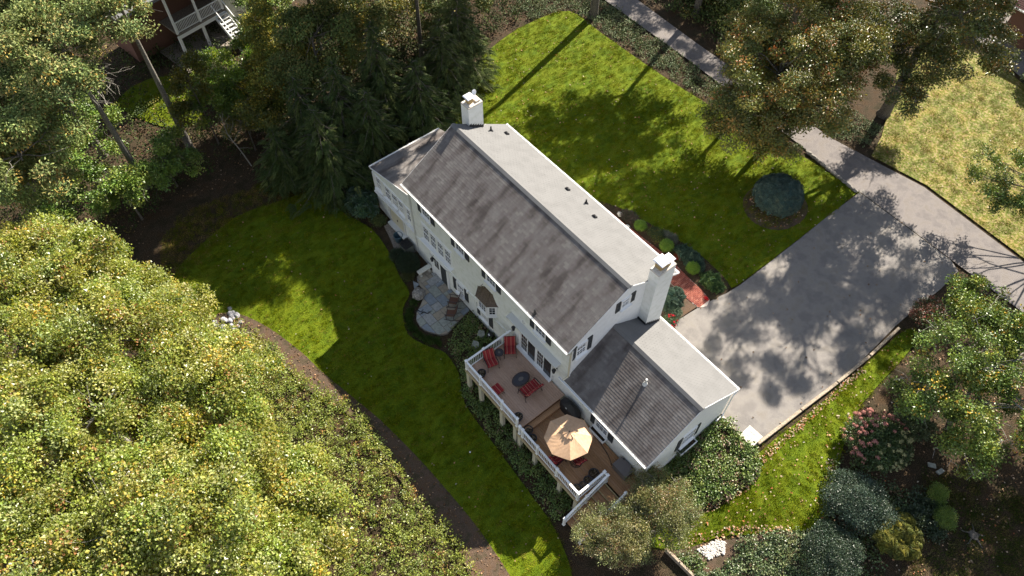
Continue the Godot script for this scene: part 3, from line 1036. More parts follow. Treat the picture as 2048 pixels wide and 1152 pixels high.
# local axes of things on a wall: x to the right as one faces the wall, y up, z out of the wall
func window(parent: Node, pos: Vector3, yaw: float, w: float, h: float, cols: int, rows: int, sill := true, sashes := 2, called := "window", blind := 0.0) -> Node3D:
	var t := Node3D.new()
	t.name = called
	parent.add_child(t, true)
	t.transform = Transform3D(Basis(UP, yaw), pos)
	var c := 0.08
	var st := st_new()
	for sx in [-1, 1]:
		box(st, Vector3(sx * (w + c) * 0.5, 0, 0.03), Vector3(c, h + 2 * c, 0.07))
	box(st, Vector3(0, (h + c) * 0.5, 0.035), Vector3(w, c, 0.08))
	box(st, Vector3(0, -(h + c) * 0.5, 0.03), Vector3(w, c, 0.07))
	part("frame", st.commit(), m.trim, t)
	if sill:
		st = st_new()
		hexa(st, [Vector3(-w * 0.5 - 0.14, -h * 0.5 - 0.12, -0.02), Vector3(w * 0.5 + 0.14, -h * 0.5 - 0.12, -0.02), Vector3(w * 0.5 + 0.14, -h * 0.5 - 0.12, 0.17), Vector3(-w * 0.5 - 0.14, -h * 0.5 - 0.12, 0.17),
			Vector3(-w * 0.5 - 0.14, -h * 0.5 - 0.045, -0.02), Vector3(w * 0.5 + 0.14, -h * 0.5 - 0.045, -0.02), Vector3(w * 0.5 + 0.14, -h * 0.5 - 0.075, 0.18), Vector3(-w * 0.5 - 0.14, -h * 0.5 - 0.075, 0.18)])
		part("sill", st.commit(), m.trim, t)
	st = st_new()
	var rail := 0.032
	var mu := 0.017
	var sh := h / sashes
	var cells := []
	for s in sashes:
		var y0 := -h * 0.5 + s * sh
		var z := 0.012 + 0.014 * (1 - s % 2 if sashes == 2 else 0)
		box(st, Vector3(0, y0 + rail * 0.5, z), Vector3(w, rail, 0.034))
		box(st, Vector3(0, y0 + sh - rail * 0.5, z), Vector3(w, rail, 0.034))
		for sx in [-1, 1]:
			box(st, Vector3(sx * (w - rail) * 0.5, y0 + sh * 0.5, z), Vector3(rail, sh - 2 * rail, 0.034))
		var iw := w - 2 * rail
		var ih := sh - 2 * rail
		for i in range(1, cols):
			box(st, Vector3(-iw * 0.5 + iw * i / cols, y0 + sh * 0.5, z), Vector3(mu, ih, 0.026))
		for j in range(1, rows):
			box(st, Vector3(0, y0 + rail + ih * j / rows, z), Vector3(iw, mu, 0.022))
		for i in cols:
			for j in rows:
				cells.append([Vector3(-iw * 0.5 + iw * (i + 0.5) / cols, y0 + rail + ih * (j + 0.5) / rows, z - 0.012), Vector3(iw / cols - mu, ih / rows - mu, 0.006)])
	part("sash", st.commit(), m.trim, t)
	for k in cells:
		var low: bool = blind > 0.0 and k[0].y < -h * 0.5 + h * blind
		part("pane", boxmesh(k[1]), m.curtain if low else m.glass, t, Transform3D(Basis.IDENTITY, k[0]))
	return t


func shutter(parent: Node, pos: Vector3, yaw: float, w: float, h: float) -> void:
	var k := "s%.2f_%.2f" % [w, h]
	if not shared.has(k):
		var st := st_new()
		for sx in [-1, 1]:
			box(st, Vector3(sx * (w * 0.5 - 0.025), 0, 0.025), Vector3(0.05, h, 0.05))
		for y in [-h * 0.5 + 0.04, 0.0, h * 0.5 - 0.04]:
			box(st, Vector3(0, y, 0.024), Vector3(w - 0.1, 0.08, 0.044))
		box(st, Vector3(0, 0, 0.005), Vector3(w - 0.1, h - 0.02, 0.01))
		var n := int(h / 0.07)
		for i in n:
			var y := -h * 0.5 + (i + 0.5) * h / n
			var xf := Transform3D(Basis(Vector3.RIGHT, 0.7), Vector3(0, y, 0.024))
			box(st, Vector3.ZERO, Vector3(w - 0.1, 0.008, 0.045), xf)
		shared[k] = st.commit()
	part("shutter", shared[k], m.shutter, parent, Transform3D(Basis(UP, yaw), pos))


func lantern(parent: Node, pos: Vector3, yaw: float) -> void:
	var t := Node3D.new()
	t.name = "wall_lantern"
	parent.add_child(t, true)
	t.transform = Transform3D(Basis(UP, yaw), pos)
	var st := st_new()
	box(st, Vector3(0, 0.12, 0.015), Vector3(0.11, 0.24, 0.03))
	tube(st, [Vector3(0, 0.17, 0.02), Vector3(0, 0.25, 0.1), Vector3(0, 0.24, 0.2), Vector3(0, 0.15, 0.22)], [0.014], 6)
	lathe(st, [Vector2(0.0, 0.17), Vector2(0.05, 0.13), Vector2(0.125, 0.06), Vector2(0.13, 0.045), Vector2(0.0, 0.045)], 8, Transform3D(Basis.IDENTITY, Vector3(0, 0, 0.22)))
	for k in 6:
		var a := TAU * k / 6
		tube(st, [Vector3(cos(a) * 0.115, 0.05, 0.22 + sin(a) * 0.115), Vector3(cos(a) * 0.07, -0.2, 0.22 + sin(a) * 0.07)], [0.009], 4)
	lathe(st, [Vector2(0.0, -0.27), Vector2(0.03, -0.24), Vector2(0.085, -0.2), Vector2(0.0, -0.195)], 8, Transform3D(Basis.IDENTITY, Vector3(0, 0, 0.22)))
	part("lantern_frame", st.commit(), m.black_metal, t)
	st = st_new()
	lathe(st, [Vector2(0.062, -0.19), Vector2(0.105, 0.045)], 8, Transform3D(Basis.IDENTITY, Vector3(0, 0, 0.22)))
	part("lantern_glass", st.commit(), m.glass, t)


# courses of shingles on a slope: o the lower left corner, u along the eave, v up the slope
func shingles(parent: Node, o: Vector3, u: Vector3, v: Vector3, length: float, rise: float, singles: int, mats: Array, expo := 0.15, tab := 0.31, skip = null) -> void:
	var n := v.cross(u).normalized()
	if n.y < 0.0:
		n = -n
	var sts := []
	for k in mats:
		sts.append(st_new())
	var rows := int(ceil(rise / expo))
	var done := 0
	var low := 0.0165
	var one := "shingle%.2f" % tab
	if not shared.has(one):
		var st := st_new()
		var w := tab - 0.007
		hexa(st, [Vector3(-w / 2, 0, 0), Vector3(w / 2, 0, 0), Vector3(w / 2, 0, -(expo + 0.03)), Vector3(-w / 2, 0, -(expo + 0.03)),
			Vector3(-w / 2, low, 0), Vector3(w / 2, low, 0), Vector3(w / 2, 0.002, -(expo + 0.03)), Vector3(-w / 2, 0.002, -(expo + 0.03))], true)
		shared[one] = st.commit()
	for r in rows:
		var up := minf(expo + 0.03, rise - r * expo)
		var x := -(fposmod(r * 0.41, 1.0)) * tab
		while x < length:
			var a := maxf(x, 0.0)
			var b := minf(x + tab - 0.007, length)
			x += tab
			if b - a < 0.03:
				continue
			var c := o + u * (a + b) * 0.5 + v * (r * expo)
			if skip != null and skip.call(c):
				continue
			var mi := rng.randi() % mats.size()
			var lift := rng.randf_range(0.0, 0.003)
			if done < singles and b - a > tab - 0.01 and up > expo:
				done += 1
				part("shingle", shared[one], mats[mi], parent, Transform3D(Basis(u, n, -v), c + n * lift))
				continue
			var p0 := o + u * a + v * (r * expo) + n * lift
			var p1 := o + u * b + v * (r * expo) + n * lift
			var q0 := p0 + v * up
			var q1 := p1 + v * up
			hexa(sts[mi], [p0, p1, q1, q0, p0 + n * low, p1 + n * low, q1 + n * 0.002, q0 + n * 0.002], true)
	var am := ArrayMesh.new()
	for k in mats.size():
		sts[k].index()
		sts[k].commit(am)
		am.surface_set_material(am.get_surface_count() - 1, mats[k])
	var rest := MeshInstance3D.new()
	rest.name = "shingle_courses"
	rest.mesh = am
	rest.set_meta("kind", "stuff")
	parent.add_child(rest, true)


func slope(parent: Node, o: Vector3, u: Vector3, v: Vector3, length: float, rise: float, singles: int, mats: Array, skip = null) -> Node3D:
	var n := v.cross(u).normalized()
	if n.y < 0.0:
		n = -n
	var st := st_new()
	var d := n * 0.1
	var a := o
	var b := o + u * length
	var c := b + v * rise
	var e := a + v * rise
	hexa(st, [a - d, b - d, c - d, e - d, a, b, c, e])
	var t := part("roof_slope", st.commit(), m.flashing, parent)
	shingles(t, o, u, v, length, rise, singles, mats, 0.15, 0.31, skip)
	# white rake boards at both ends
	for x in [-0.012, length + 0.012]:
		st = st_new()
		bar(st, o + u * x - n * 0.07, o + u * x + v * rise - n * 0.07, 0.024, 0.13, n)
		part("rake_board", st.commit(), m.trim, t)
	return t


func gutter(parent: Node, a: Vector3, b: Vector3, out: Vector3) -> void:
	var st := st_new()
	bar(st, a + out * 0.05, b + out * 0.05, 0.10, 0.012)
	bar(st, a + out * 0.004 + UP * 0.05, b + out * 0.004 + UP * 0.05, 0.01, 0.1)
	bar(st, a + out * 0.10 + UP * 0.045, b + out * 0.10 + UP * 0.045, 0.012, 0.1)
	bar(st, a + out * 0.103 + UP * 0.098, b + out * 0.103 + UP * 0.098, 0.02, 0.01)
	for p in [a, b]:
		var d := (b - a).normalized() * (0.006 if p == a else -0.006)
		bar(st, p + d + out * 0.002 + UP * 0.045, p + d + out * 0.1 + UP * 0.045, 0.012, 0.09)
	var g := part("gutter", st.commit(), m.trim, parent)
	var length := (b - a).length()
	var u := (b - a) / length
	var n := int(length / 0.75)
	for i in n + 1:
		var p := a + u * (0.1 + (length - 0.2) * i / n)
		part("gutter_strap", boxmesh(Vector3(0.028, 0.012, 0.17)), m.trim, g, Transform3D(Basis(UP, atan2(out.x, out.z)), p + out * 0.035 + UP * 0.106))


func downspout(parent: Node, pts: Array, mat: Material) -> void:
	var st := st_new()
	for i in pts.size() - 1:
		bar(st, pts[i], pts[i + 1], 0.075, 0.055, Vector3(0.3, 0.1, 1).normalized())
	part("downspout", st.commit(), mat, parent)


func gable(parent: Node, x0: float, x1: float, outline: Array, mat: Material) -> void:
	# outline: z,y pairs
	var st := st_new()
	prism(st, pv(outline), x0, x1, Transform3D(Basis(Vector3(0, 0, 1), Vector3(1, 0, 0), Vector3(0, 1, 0)), Vector3.ZERO))
	part("wall", st.commit(), mat, parent)


func wallbox(parent: Node, lo: Vector3, hi: Vector3, mat: Material) -> void:
	var st := st_new()
	box(st, (lo + hi) * 0.5, hi - lo)
	part("wall", st.commit(), mat, parent)


func chimney(parent: Node, lo: Vector3, hi: Vector3, flues: Array) -> Node3D:
	var st := st_new()
	var c := (lo + hi) * 0.5
	box(st, c, hi - lo)
	var t := part("chimney", st.commit(), m.painted_brick, parent)
	st = st_new()
	slab(st, Vector3(c.x, hi.y + 0.04, c.z), Vector3(hi.x - lo.x + 0.03, 0.09, hi.z - lo.z + 0.03), 0.03)
	part("chimney_crown", st.commit(), m.concrete, t)
	for f in flues:
		st = st_new()
		box(st, Vector3(f[0], hi.y + f[3] * 0.5, f[1]), Vector3(f[2], f[3], f[2]))
		part("flue", st.commit(), m.clay, t)
		st = st_new()
		var y: float = hi.y + f[3] + 0.13
		for sx in [-1, 1]:
			for sz in [-1, 1]:
				bar(st, Vector3(f[0] + sx * f[2] * 0.48, hi.y + f[3] - 0.04, f[1] + sz * f[2] * 0.48), Vector3(f[0] + sx * f[2] * 0.6, y, f[1] + sz * f[2] * 0.6), 0.02, 0.02)
		var s: float = f[2] * 0.5 + 0.12
		hexa(st, [Vector3(f[0] - s, y, f[1] - s), Vector3(f[0] + s, y, f[1] - s), Vector3(f[0] + s, y, f[1] + s), Vector3(f[0] - s, y, f[1] + s),
			Vector3(f[0] - s + 0.05, y + 0.05, f[1] - s + 0.05), Vector3(f[0] + s - 0.05, y + 0.05, f[1] - s + 0.05), Vector3(f[0] + s - 0.05, y + 0.05, f[1] + s - 0.05), Vector3(f[0] - s + 0.05, y + 0.05, f[1] + s - 0.05)])
		part("chimney_cap", st.commit(), m.cap_metal, t)
	return t


func steps_flashing(parent: Node, a: Vector3, b: Vector3, out: Vector3, n: int) -> void:
	# black stepped flashing that climbs a chimney's side from a up to b
	var st := st_new()
	for i in n:
		var p := a.lerp(b, float(i) / n)
		var q := a.lerp(b, float(i + 1) / n)
		var top := maxf(p.y, q.y) + 0.13
		hexa(st, [p - UP * 0.06 - out * 0.01, q - UP * 0.06 - out * 0.01, q - UP * 0.06 + out * 0.012, p - UP * 0.06 + out * 0.012,
			Vector3(p.x, top, p.z) - out * 0.01, Vector3(q.x, top - 0.02, q.z) - out * 0.01, Vector3(q.x, top - 0.02, q.z) + out * 0.012, Vector3(p.x, top, p.z) + out * 0.012])
	part("flashing", st.commit(), m.flashing, parent)


func build_house() -> void:
	var t := thing("house", "long white painted brick house with grey shingle roofs and black shutters", "house", Vector3.ZERO)
	var L := 14.84
	# walls
	wallbox(t, Vector3(0.06, -0.7, 7.36), Vector3(L - 0.05, 7.0, 7.6), m.painted_brick)
	wallbox(t, Vector3(0.06, 0.4, 0.32), Vector3(L - 0.05, 7.0, 0.56), m.painted_brick)
	var g := [0.56, -0.5, 7.36, -0.5, 7.36, 7.03, 3.958, 9.30, 0.56, 7.03]
	gable(t, L - 0.26, L - 0.05, g, m.siding)
	gable(t, 0.06, 0.27, g, m.painted_brick)
	wallbox(t, Vector3(L - 0.05, -0.7, 7.36), Vector3(20.98, 4.0, 7.6), m.painted_brick)
	wallbox(t, Vector3(L - 0.05, 0.3, 1.38), Vector3(20.98, 4.0, 1.62), m.painted_brick)
	gable(t, 20.78, 20.98, [1.62, -0.5, 7.36, -0.5, 7.36, 4.22, 4.51, 6.13, 1.62, 4.22], m.siding)
	# corner boards and string courses
	var st := st_new()
	box(st, Vector3(L + 0.0, 5.3, 7.615), Vector3(0.1, 3.3, 0.03))
	box(st, Vector3(L - 0.035, 5.5, 7.55), Vector3(0.03, 2.9, 0.16))
	part("corner_board", st.commit(), m.trim, t)
	st = st_new()
	box(st, Vector3(4.9, 1.98, 7.63), Vector3(9.66, 0.09, 0.06))
	part("string_course", st.commit(), m.painted_brick, t)
	st = st_new()
	box(st, Vector3(7.4, 6.98, 7.66), Vector3(14.7, 0.2, 0.12))
	box(st, Vector3(7.4, 7.01, 0.24), Vector3(14.7, 0.16, 0.16))
	box(st, Vector3(17.9, 3.98, 7.66), Vector3(6.1, 0.16, 0.12))
	box(st, Vector3(17.9, 3.98, 1.29), Vector3(6.1, 0.16, 0.18))
	part("frieze", st.commit(), m.trim, t)
	# main roof: u along +x, v up the slope
	var vr := Vector3(0, 9.449 - 7.08, 3.958 - 7.916)
	var vf := Vector3(0, 9.449 - 7.08, 3.958)
	var fronts := [m.grey_shingle]
	slope(t, Vector3(0, 7.08, 7.916), Vector3.RIGHT, vr.normalized(), L, vr.length(), 0, m.shingles)
	var far_chim := func(p: Vector3) -> bool: return p.x < 0.3 and p.z > 1.95 and p.z < 3.0
	slope(t, Vector3(0, 7.08, 0.0), Vector3.RIGHT, vf.normalized(), L, vf.length(), 0, fronts, far_chim)
	# wing roof
	var wr := Vector3(0, 6.291 - 4.078, 4.51 - 7.933)
	var wf := Vector3(0, 6.291 - 4.078, 4.51 - 1.085)
	var w0 := L - 0.04
	slope(t, Vector3(w0, 4.078, 7.933), Vector3.RIGHT, wr.normalized(), 21.07 - w0, wr.length(), 300, m.shingles)
	var near_chim := func(p: Vector3) -> bool: return p.x < 15.4 and p.z > 1.33 and p.z < 2.57
	slope(t, Vector3(w0, 4.078, 1.085), Vector3.RIGHT, wf.normalized(), 21.07 - w0, wf.length(), 0, fronts, near_chim)
	# ridge vents: a raised cap that throws a line of shade down the back slope
	for r in [[-0.02, L + 0.02, 9.449, 3.958, vr.normalized(), vf.normalized()], [w0, 21.09, 6.291, 4.51, wr.normalized(), wf.normalized()]]:
		st = st_new()
		var e := Vector3(0, r[2] + 0.055, r[3])
		for s in [r[4], r[5]]:
			var nn := Vector3(0, absf(s.z), s.y * signf(s.z) * -1.0).normalized()
			var p = e - s * 0.2
			hexa(st, [Vector3(r[0], p.y - 0.055, p.z), Vector3(r[1], p.y - 0.055, p.z), Vector3(r[1], e.y - 0.055, e.z), Vector3(r[0], e.y - 0.055, e.z), Vector3(r[0], p.y, p.z), Vector3(r[1], p.y, p.z), Vector3(r[1], e.y, e.z), Vector3(r[0], e.y, e.z)])
		part("ridge_vent", st.commit(), m.grey_shingle, t)
	# gutters
	gutter(t, Vector3(-0.02, 6.98, 7.93), Vector3(L, 6.98, 7.93), Vector3.BACK)
	gutter(t, Vector3(-0.02, 6.98, -0.015), Vector3(L + 0.05, 6.98, -0.015), Vector3.FORWARD)
	gutter(t, Vector3(w0 - 0.35, 3.975, 7.95), Vector3(21.05, 3.975, 7.95), Vector3.BACK)
	gutter(t, Vector3(15.1, 3.975, 1.07), Vector3(21.1, 3.975, 1.07), Vector3.FORWARD)
	downspout(t, [Vector3(L - 0.02, 6.98, 7.98), Vector3(L - 0.02, 6.6, 7.68), Vector3(L - 0.02, 4.25, 7.68), Vector3(L - 0.1, 4.08, 7.98)], m.post_cream)
	downspout(t, [Vector3(0.1, 6.98, 7.98), Vector3(0.1, 6.6, 7.66), Vector3(0.1, 0.35, 7.66)], m.trim_grey)
	downspout(t, [Vector3(21.06, 3.98, 1.0), Vector3(21.06, 3.6, 1.3), Vector3(21.06, 1.5, 1.3), Vector3(21.12, 1.42, 1.45), Vector3(21.12, 1.42, 2.0)], m.trim)
	# chimneys
	var ch := chimney(t, Vector3(-0.42, 5.5, 1.95), Vector3(0.3, 10.2, 3.0), [[-0.12, 2.62, 0.32, 0.36]])
	st = st_new()
	var dish := Transform3D(Basis(Vector3(1, 0, 0), 0.9) * Basis(UP, 0.3), Vector3(-0.18, 10.72, 2.16))
	lathe(st, [Vector2(0.0, -0.03), Vector2(0.1, -0.01), Vector2(0.17, 0.04)], 14, dish)
	tube(st, [Vector3(-0.18, 10.22, 2.16), Vector3(-0.18, 10.7, 2.16)], [0.02], 6)
	part("antenna_dish", st.commit(), m.trim, ch)
	st = st_new()
	box(st, Vector3(0.05, 10.32, 2.2), Vector3(0.3, 0.14, 0.3))
	part("flue_stub", st.commit(), m.concrete, ch)
	steps_flashing(ch, Vector3(0.3, 8.27, 1.95), Vector3(0.3, 8.9, 3.0), Vector3.RIGHT, 6)
	ch = chimney(t, Vector3(L - 0.06, 3.5, 1.33), Vector3(15.4, 9.58, 2.57), [[15.03, 2.1, 0.42, 0.46], [15.12, 1.72, 0.28, 0.44]])
	steps_flashing(ch, Vector3(15.4, 4.26, 1.33), Vector3(15.4, 5.06, 2.57), Vector3.RIGHT, 7)
	st = st_new()
	box(st, Vector3(15.1, 5.1, 2.6), Vector3(0.6, 0.2, 0.05))
	part("flashing", st.commit(), m.flashing, ch)
	# windows at the back
	for x in [1.83, 5.22, 8.13, 12.4]:
		window(t, Vector3(x, 6.02, 7.6), FACE_REAR, 0.78, 1.16, 3, 2, true, 2, "window", 0.0)
		shutter(t, Vector3(x - 0.66, 5.98, 7.6), FACE_REAR, 0.38, 1.26)
		shutter(t, Vector3(x + 0.66, 5.98, 7.6), FACE_REAR, 0.38, 1.26)
	for i in 4:
		window(t, Vector3(1.5 + i * 0.76, 3.52, 7.6), FACE_REAR, 0.6, 1.3, 3, 2, false, 2)
	st = st_new()
	slab(st, Vector3(2.64, 2.72, 7.74), Vector3(3.3, 0.09, 0.32), 0.02)
	box(st, Vector3(2.64, 4.3, 7.625), Vector3(3.2, 0.12, 0.06))
	part("sill", st.commit(), m.trim, t)
	for x in [4.87, 7.34]:
		window(t, Vector3(x, 1.2, 7.6), FACE_REAR, 0.66, 0.95, 3, 2, true, 2, "window", 0.45)
		shutter(t, Vector3(x - 0.6, 1.2, 7.6), FACE_REAR, 0.34, 1.2)
		shutter(t, Vector3(x + 0.6, 1.2, 7.6), FACE_REAR, 0.34, 1.2)
	# patio door under the string course, with a dark screen leaf
	st = st_new()
	for x in [1.83, 3.56]:
		box(st, Vector3(x, 0.83, 7.66), Vector3(0.16, 2.2, 0.12))
	box(st, Vector3(2.7, 1.9, 7.66), Vector3(1.9, 0.1, 0.12))
	box(st, Vector3(2.75, -0.2, 7.74), Vector3(1.5, 0.12, 0.28))
	part("door_frame", st.commit(), m.trim, t)
	var door := part("door", boxmesh(Vector3(0.8, 1.9, 0.05)), m.trim, t, Transform3D(Basis.IDENTITY, Vector3(2.32, 0.86, 7.63)))
	for i in 2:
		for j in 3:
			part("pane", boxmesh(Vector3(0.22, 0.26, 0.012)), m.glass, door, Transform3D(Basis.IDENTITY, Vector3(-0.13 + i * 0.26, 0.12 + j * 0.3, 0.028)))
	shutter(t, Vector3(3.14, 0.86, 7.62), FACE_REAR, 0.74, 1.9)
	lantern(t, Vector3(2.12, 1.72, 7.6), FACE_REAR)
	st = st_new()
	box(st, Vector3(5.72, 1.98, 7.68), Vector3(0.14, 0.2, 0.14))
	part("flood_light", st.commit(), m.trim, t)
	# bay window with a flared dark roof
	build_bay(t)
	# deck doors
	st = st_new()
	slab(st, Vector3(12.03, 4.62, 7.8), Vector3(4.25, 0.08, 0.44), 0.02)
	box(st, Vector3(12.03, 4.52, 7.74), Vector3(4.15, 0.14, 0.3))
	box(st, Vector3(12.03, 4.36, 7.69), Vector3(4.1, 0.2, 0.18))
	var pent := part("pent_trim", st.commit(), m.trim_grey, t)
	for i in 19:
		part("dentil", boxmesh(Vector3(0.09, 0.11, 0.09)), m.post_cream, pent, Transform3D(Basis.IDENTITY, Vector3(10.15 + i * 0.209, 4.36, 7.82)))
	st = st_new()
	for x in [10.74, 12.17, 13.55]:
		box(st, Vector3(x, 3.1, 7.64), Vector3(0.1, 2.4, 0.1))
	box(st, Vector3(12.15, 4.22, 7.64), Vector3(2.9, 0.12, 0.1))
	box(st, Vector3(12.1, 1.99, 7.72), Vector3(3.0, 0.12, 0.26))
	part("door_frame", st.commit(), m.trim, t)
	for i in 4:
		var dx: float = [11.13, 11.8, 12.53, 13.18][i]
		var dk := i % 2 == 1
		var dd := part("door", boxmesh(Vector3(0.64, 2.1, 0.045)), m.shutter if dk else m.trim, t, Transform3D(Basis.IDENTITY, Vector3(dx, 3.1, 7.635)))
		for a in 3:
			for b in 5:
				part("pane", boxmesh(Vector3(0.135, 0.33, 0.01)), m.glass, dd, Transform3D(Basis.IDENTITY, Vector3(-0.165 + a * 0.165, -0.76 + b * 0.385, 0.026)))
		part("handle", boxmesh(Vector3(0.03, 0.16, 0.05)), m.bronze, dd, Transform3D(Basis.IDENTITY, Vector3(0.27 if i % 2 == 0 else -0.27, -0.05, 0.04)))
	lantern(t, Vector3(10.36, 3.75, 7.6), FACE_REAR)
	lantern(t, Vector3(13.86, 3.7, 7.6), FACE_REAR)
	st = st_new()
	lathe(st, [Vector2(0.0, 0.08), Vector2(0.1, 0.06), Vector2(0.14, 0.0)], 12, Transform3D(Basis(Vector3.RIGHT, PI / 2), Vector3(11.0, 4.95, 7.6)))
	part("vent_cover", st.commit(), m.trim_grey, t)
	for p in [[13.62, 2.45], [10.62, 2.5]]:
		part("outlet_cover", boxmesh(Vector3(0.09, 0.14, 0.04)), m.trim_grey, t, Transform3D(Basis.IDENTITY, Vector3(p[0], p[1], 7.61)))
	# wing windows
	window(t, Vector3(17.66, 2.62, 7.6), FACE_REAR, 0.86, 1.0, 3, 2, true, 2)
	shutter(t, Vector3(17.0, 2.55, 7.6), FACE_REAR, 0.38, 1.1)
	shutter(t, Vector3(18.36, 2.55, 7.6), FACE_REAR, 0.38, 1.1)
	planter_box(t, Vector3(17.64, 1.86, 7.6), FACE_REAR, 1.1)
	window(t, Vector3(20.98, 2.75, 4.5), FACE_END, 0.9, 1.25, 3, 2, true, 2)
	shutter(t, Vector3(20.98, 2.7, 3.86), FACE_END, 0.4, 1.35)
	shutter(t, Vector3(20.98, 2.7, 5.16), FACE_END, 0.4, 1.35)
	planter_box(t, Vector3(20.98, 1.72, 4.5), FACE_END, 1.25)
	# main gable windows above the wing
	window(t, Vector3(L - 0.05, 6.42, 6.93), FACE_END, 0.62, 0.95, 3, 2, true, 2)
	shutter(t, Vector3(L - 0.05, 6.42, 7.44), FACE_END, 0.34, 1.25)
	shutter(t, Vector3(L - 0.05, 6.42, 6.36), FACE_END, 0.34, 1.25)
	window(t, Vector3(L - 0.05, 8.0, 4.03), FACE_END, 0.52, 0.62, 2, 2, true, 2)
	shutter(t, Vector3(L - 0.05, 8.02, 4.56), FACE_END, 0.3, 0.85)
	shutter(t, Vector3(L - 0.05, 8.02, 3.5), FACE_END, 0.3, 0.85)
	# vents and pipes on the roofs
	for p in [[0.65, 8.12, 1.75], [9.56, 7.89, 1.36]]:
		pass
	for p in [[0.75, 1.75], [8.34, 0.83]]:
		var y: float = 7.08 + p[1] * 0.5985
		st = st_new()
		tube(st, [Vector3(p[0], y - 0.05, p[1]), Vector3(p[0], y + 0.36, p[1])], [0.05], 10)
		lathe(st, [Vector2(0.16, -0.06), Vector2(0.13, 0.02), Vector2(0.06, 0.12), Vector2(0.055, 0.2)], 10, Transform3D(Basis.IDENTITY, Vector3(p[0], y, p[1])))
		part("vent_pipe", st.commit(), m.flashing, t)
	for p in [[1.1, 0.83], [6.97, 1.06], [9.56, 1.36]]:
		var y: float = 7.08 + p[1] * 0.5985
		st = st_new()
		var xf := Transform3D(Basis(Vector3.RIGHT, -0.54), Vector3(p[0], y + 0.02, p[1]))
		hexa(st, [xf * Vector3(-0.14, 0, 0.12), xf * Vector3(0.14, 0, 0.12), xf * Vector3(0.14, 0, -0.14), xf * Vector3(-0.14, 0, -0.14), xf * Vector3(-0.1, 0.12, 0.09), xf * Vector3(0.1, 0.12, 0.09), xf * Vector3(0.11, 0.09, -0.12), xf * Vector3(-0.11, 0.09, -0.12)])
		lathe(st, [Vector2(0.06, 0.0), Vector2(0.06, 0.12)], 8, Transform3D(Basis.IDENTITY, Vector3(p[0], y + 0.05, p[1])))
		part("roof_vent", st.commit(), m.flashing, t)
	st = st_new()
	tube(st, [Vector3(18.13, 5.55, 5.43), Vector3(18.13, 6.15, 5.43)], [0.055], 10)
	lathe(st, [Vector2(0.17, -0.1), Vector2(0.12, 0.0), Vector2(0.065, 0.1)], 10, Transform3D(Basis.IDENTITY, Vector3(18.13, 5.72, 5.43)))
	part("vent_pipe", st.commit(), m.trim_grey, t)
	st = st_new()
	tube(st, [Vector3(12.01, 7.1, 7.72), Vector3(12.01, 7.62, 7.72)], [0.045], 8)
	lathe(st, [Vector2(0.15, -0.07), Vector2(0.1, 0.02), Vector2(0.06, 0.12)], 10, Transform3D(Basis.IDENTITY, Vector3(12.01, 7.2, 7.72)))
	part("vent_pipe", st.commit(), m.flashing, t)
	build_sunroom(t)


func planter_box(t: Node, pos: Vector3, yaw: float, w: float) -> void:
	var xf := Transform3D(Basis(UP, yaw), pos)
	var st := st_new()
	for sz in [0.03, 0.35]:
		box(st, Vector3(0, 0, sz), Vector3(w, 0.24, 0.025), xf)
	for sx in [-1, 1]:
		box(st, Vector3(sx * (w * 0.5 - 0.0125), 0, 0.19), Vector3(0.025, 0.236, 0.295), xf)
	box(st, Vector3(0, -0.1, 0.19), Vector3(w - 0.05, 0.03, 0.295), xf)
	bar(st, xf * Vector3(-w * 0.5, 0.125, 0.36), xf * Vector3(w * 0.5, 0.125, 0.36), 0.05, 0.02)
	for sx in [-0.35, 0.35]:
		bar(st, xf * Vector3(sx * w, -0.12, 0.3), xf * Vector3(sx * w, -0.4, 0.02), 0.03, 0.03)
	var b := part("window_box", st.commit(), m.trim, t)
	part("potting_soil", boxmesh(Vector3(w - 0.06, 0.02, 0.28)), m.soil, b, Transform3D(Basis(UP, yaw), xf * Vector3(0, 0.02, 0.19)))


func build_bay(t: Node) -> void:
	var b := Node3D.new()
	b.name = "bay_window"
	t.add_child(b, true)
	b.position = Vector3(7.72, 0, 7.6)
	# plan: angled sides
	var plan := pv([-0.85, -0.02, -0.45, 0.45, 0.45, 0.45, 0.85, -0.02])
	var st := st_new()
	prism(st, Geometry2D.offset_polygon(plan, 0.05)[0], 2.42, 2.52)
	prism(st, plan, 2.52, 2.62)
	prism(st, Geometry2D.offset_polygon(plan, 0.04)[0], 3.56, 3.68)
	prism(st, Geometry2D.offset_polygon(plan, -0.05)[0], 2.62, 3.56)
	part("bay_wall", st.commit(), m.trim, b)
	window(t, b.position + Vector3(0, 3.09, 0.42), 0.0, 0.7, 0.8, 3, 3, false, 1)
	for s in [-1.0, 1.0]:
		window(t, b.position + Vector3(s * 0.635, 3.09, 0.2), s * 0.865, 0.4, 0.8, 2, 3, false, 1)
	# flared roof: rings from the eave up to the wall
	st = st_new()
	var prev := []
	for k in 5:
		var f := k / 4.0
		var y := 3.68 + 0.72 * f * f * 0.8 + 0.2 * f
		var ring := []
		for p in plan:
			var w := 1.16 - 0.62 * f
			ring.append(Vector3(p.x * w, y, (p.y + 0.02) * (1.2 - 1.15 * f) - 0.02))
		if k > 0:
			for i in 3:
				quad(st, prev[i], prev[i + 1], ring[i + 1], ring[i], Vector3(prev[i].x + prev[i + 1].x, 1, 1))
		prev = ring
	part("bay_roof", st.commit(), m.copper, b)
	st = st_new()
	for i in 4:
		var p := plan[i]
		var pts := []
		for k in 5:
			var f := k / 4.0
			pts.append(Vector3(p.x * (1.16 - 0.62 * f), 3.69 + 0.72 * f * f * 0.8 + 0.2 * f, (p.y + 0.02) * (1.2 - 1.15 * f)))
		tube(st, pts, [0.02], 5)
	part("bay_roof_rib", st.commit(), m.copper, b)


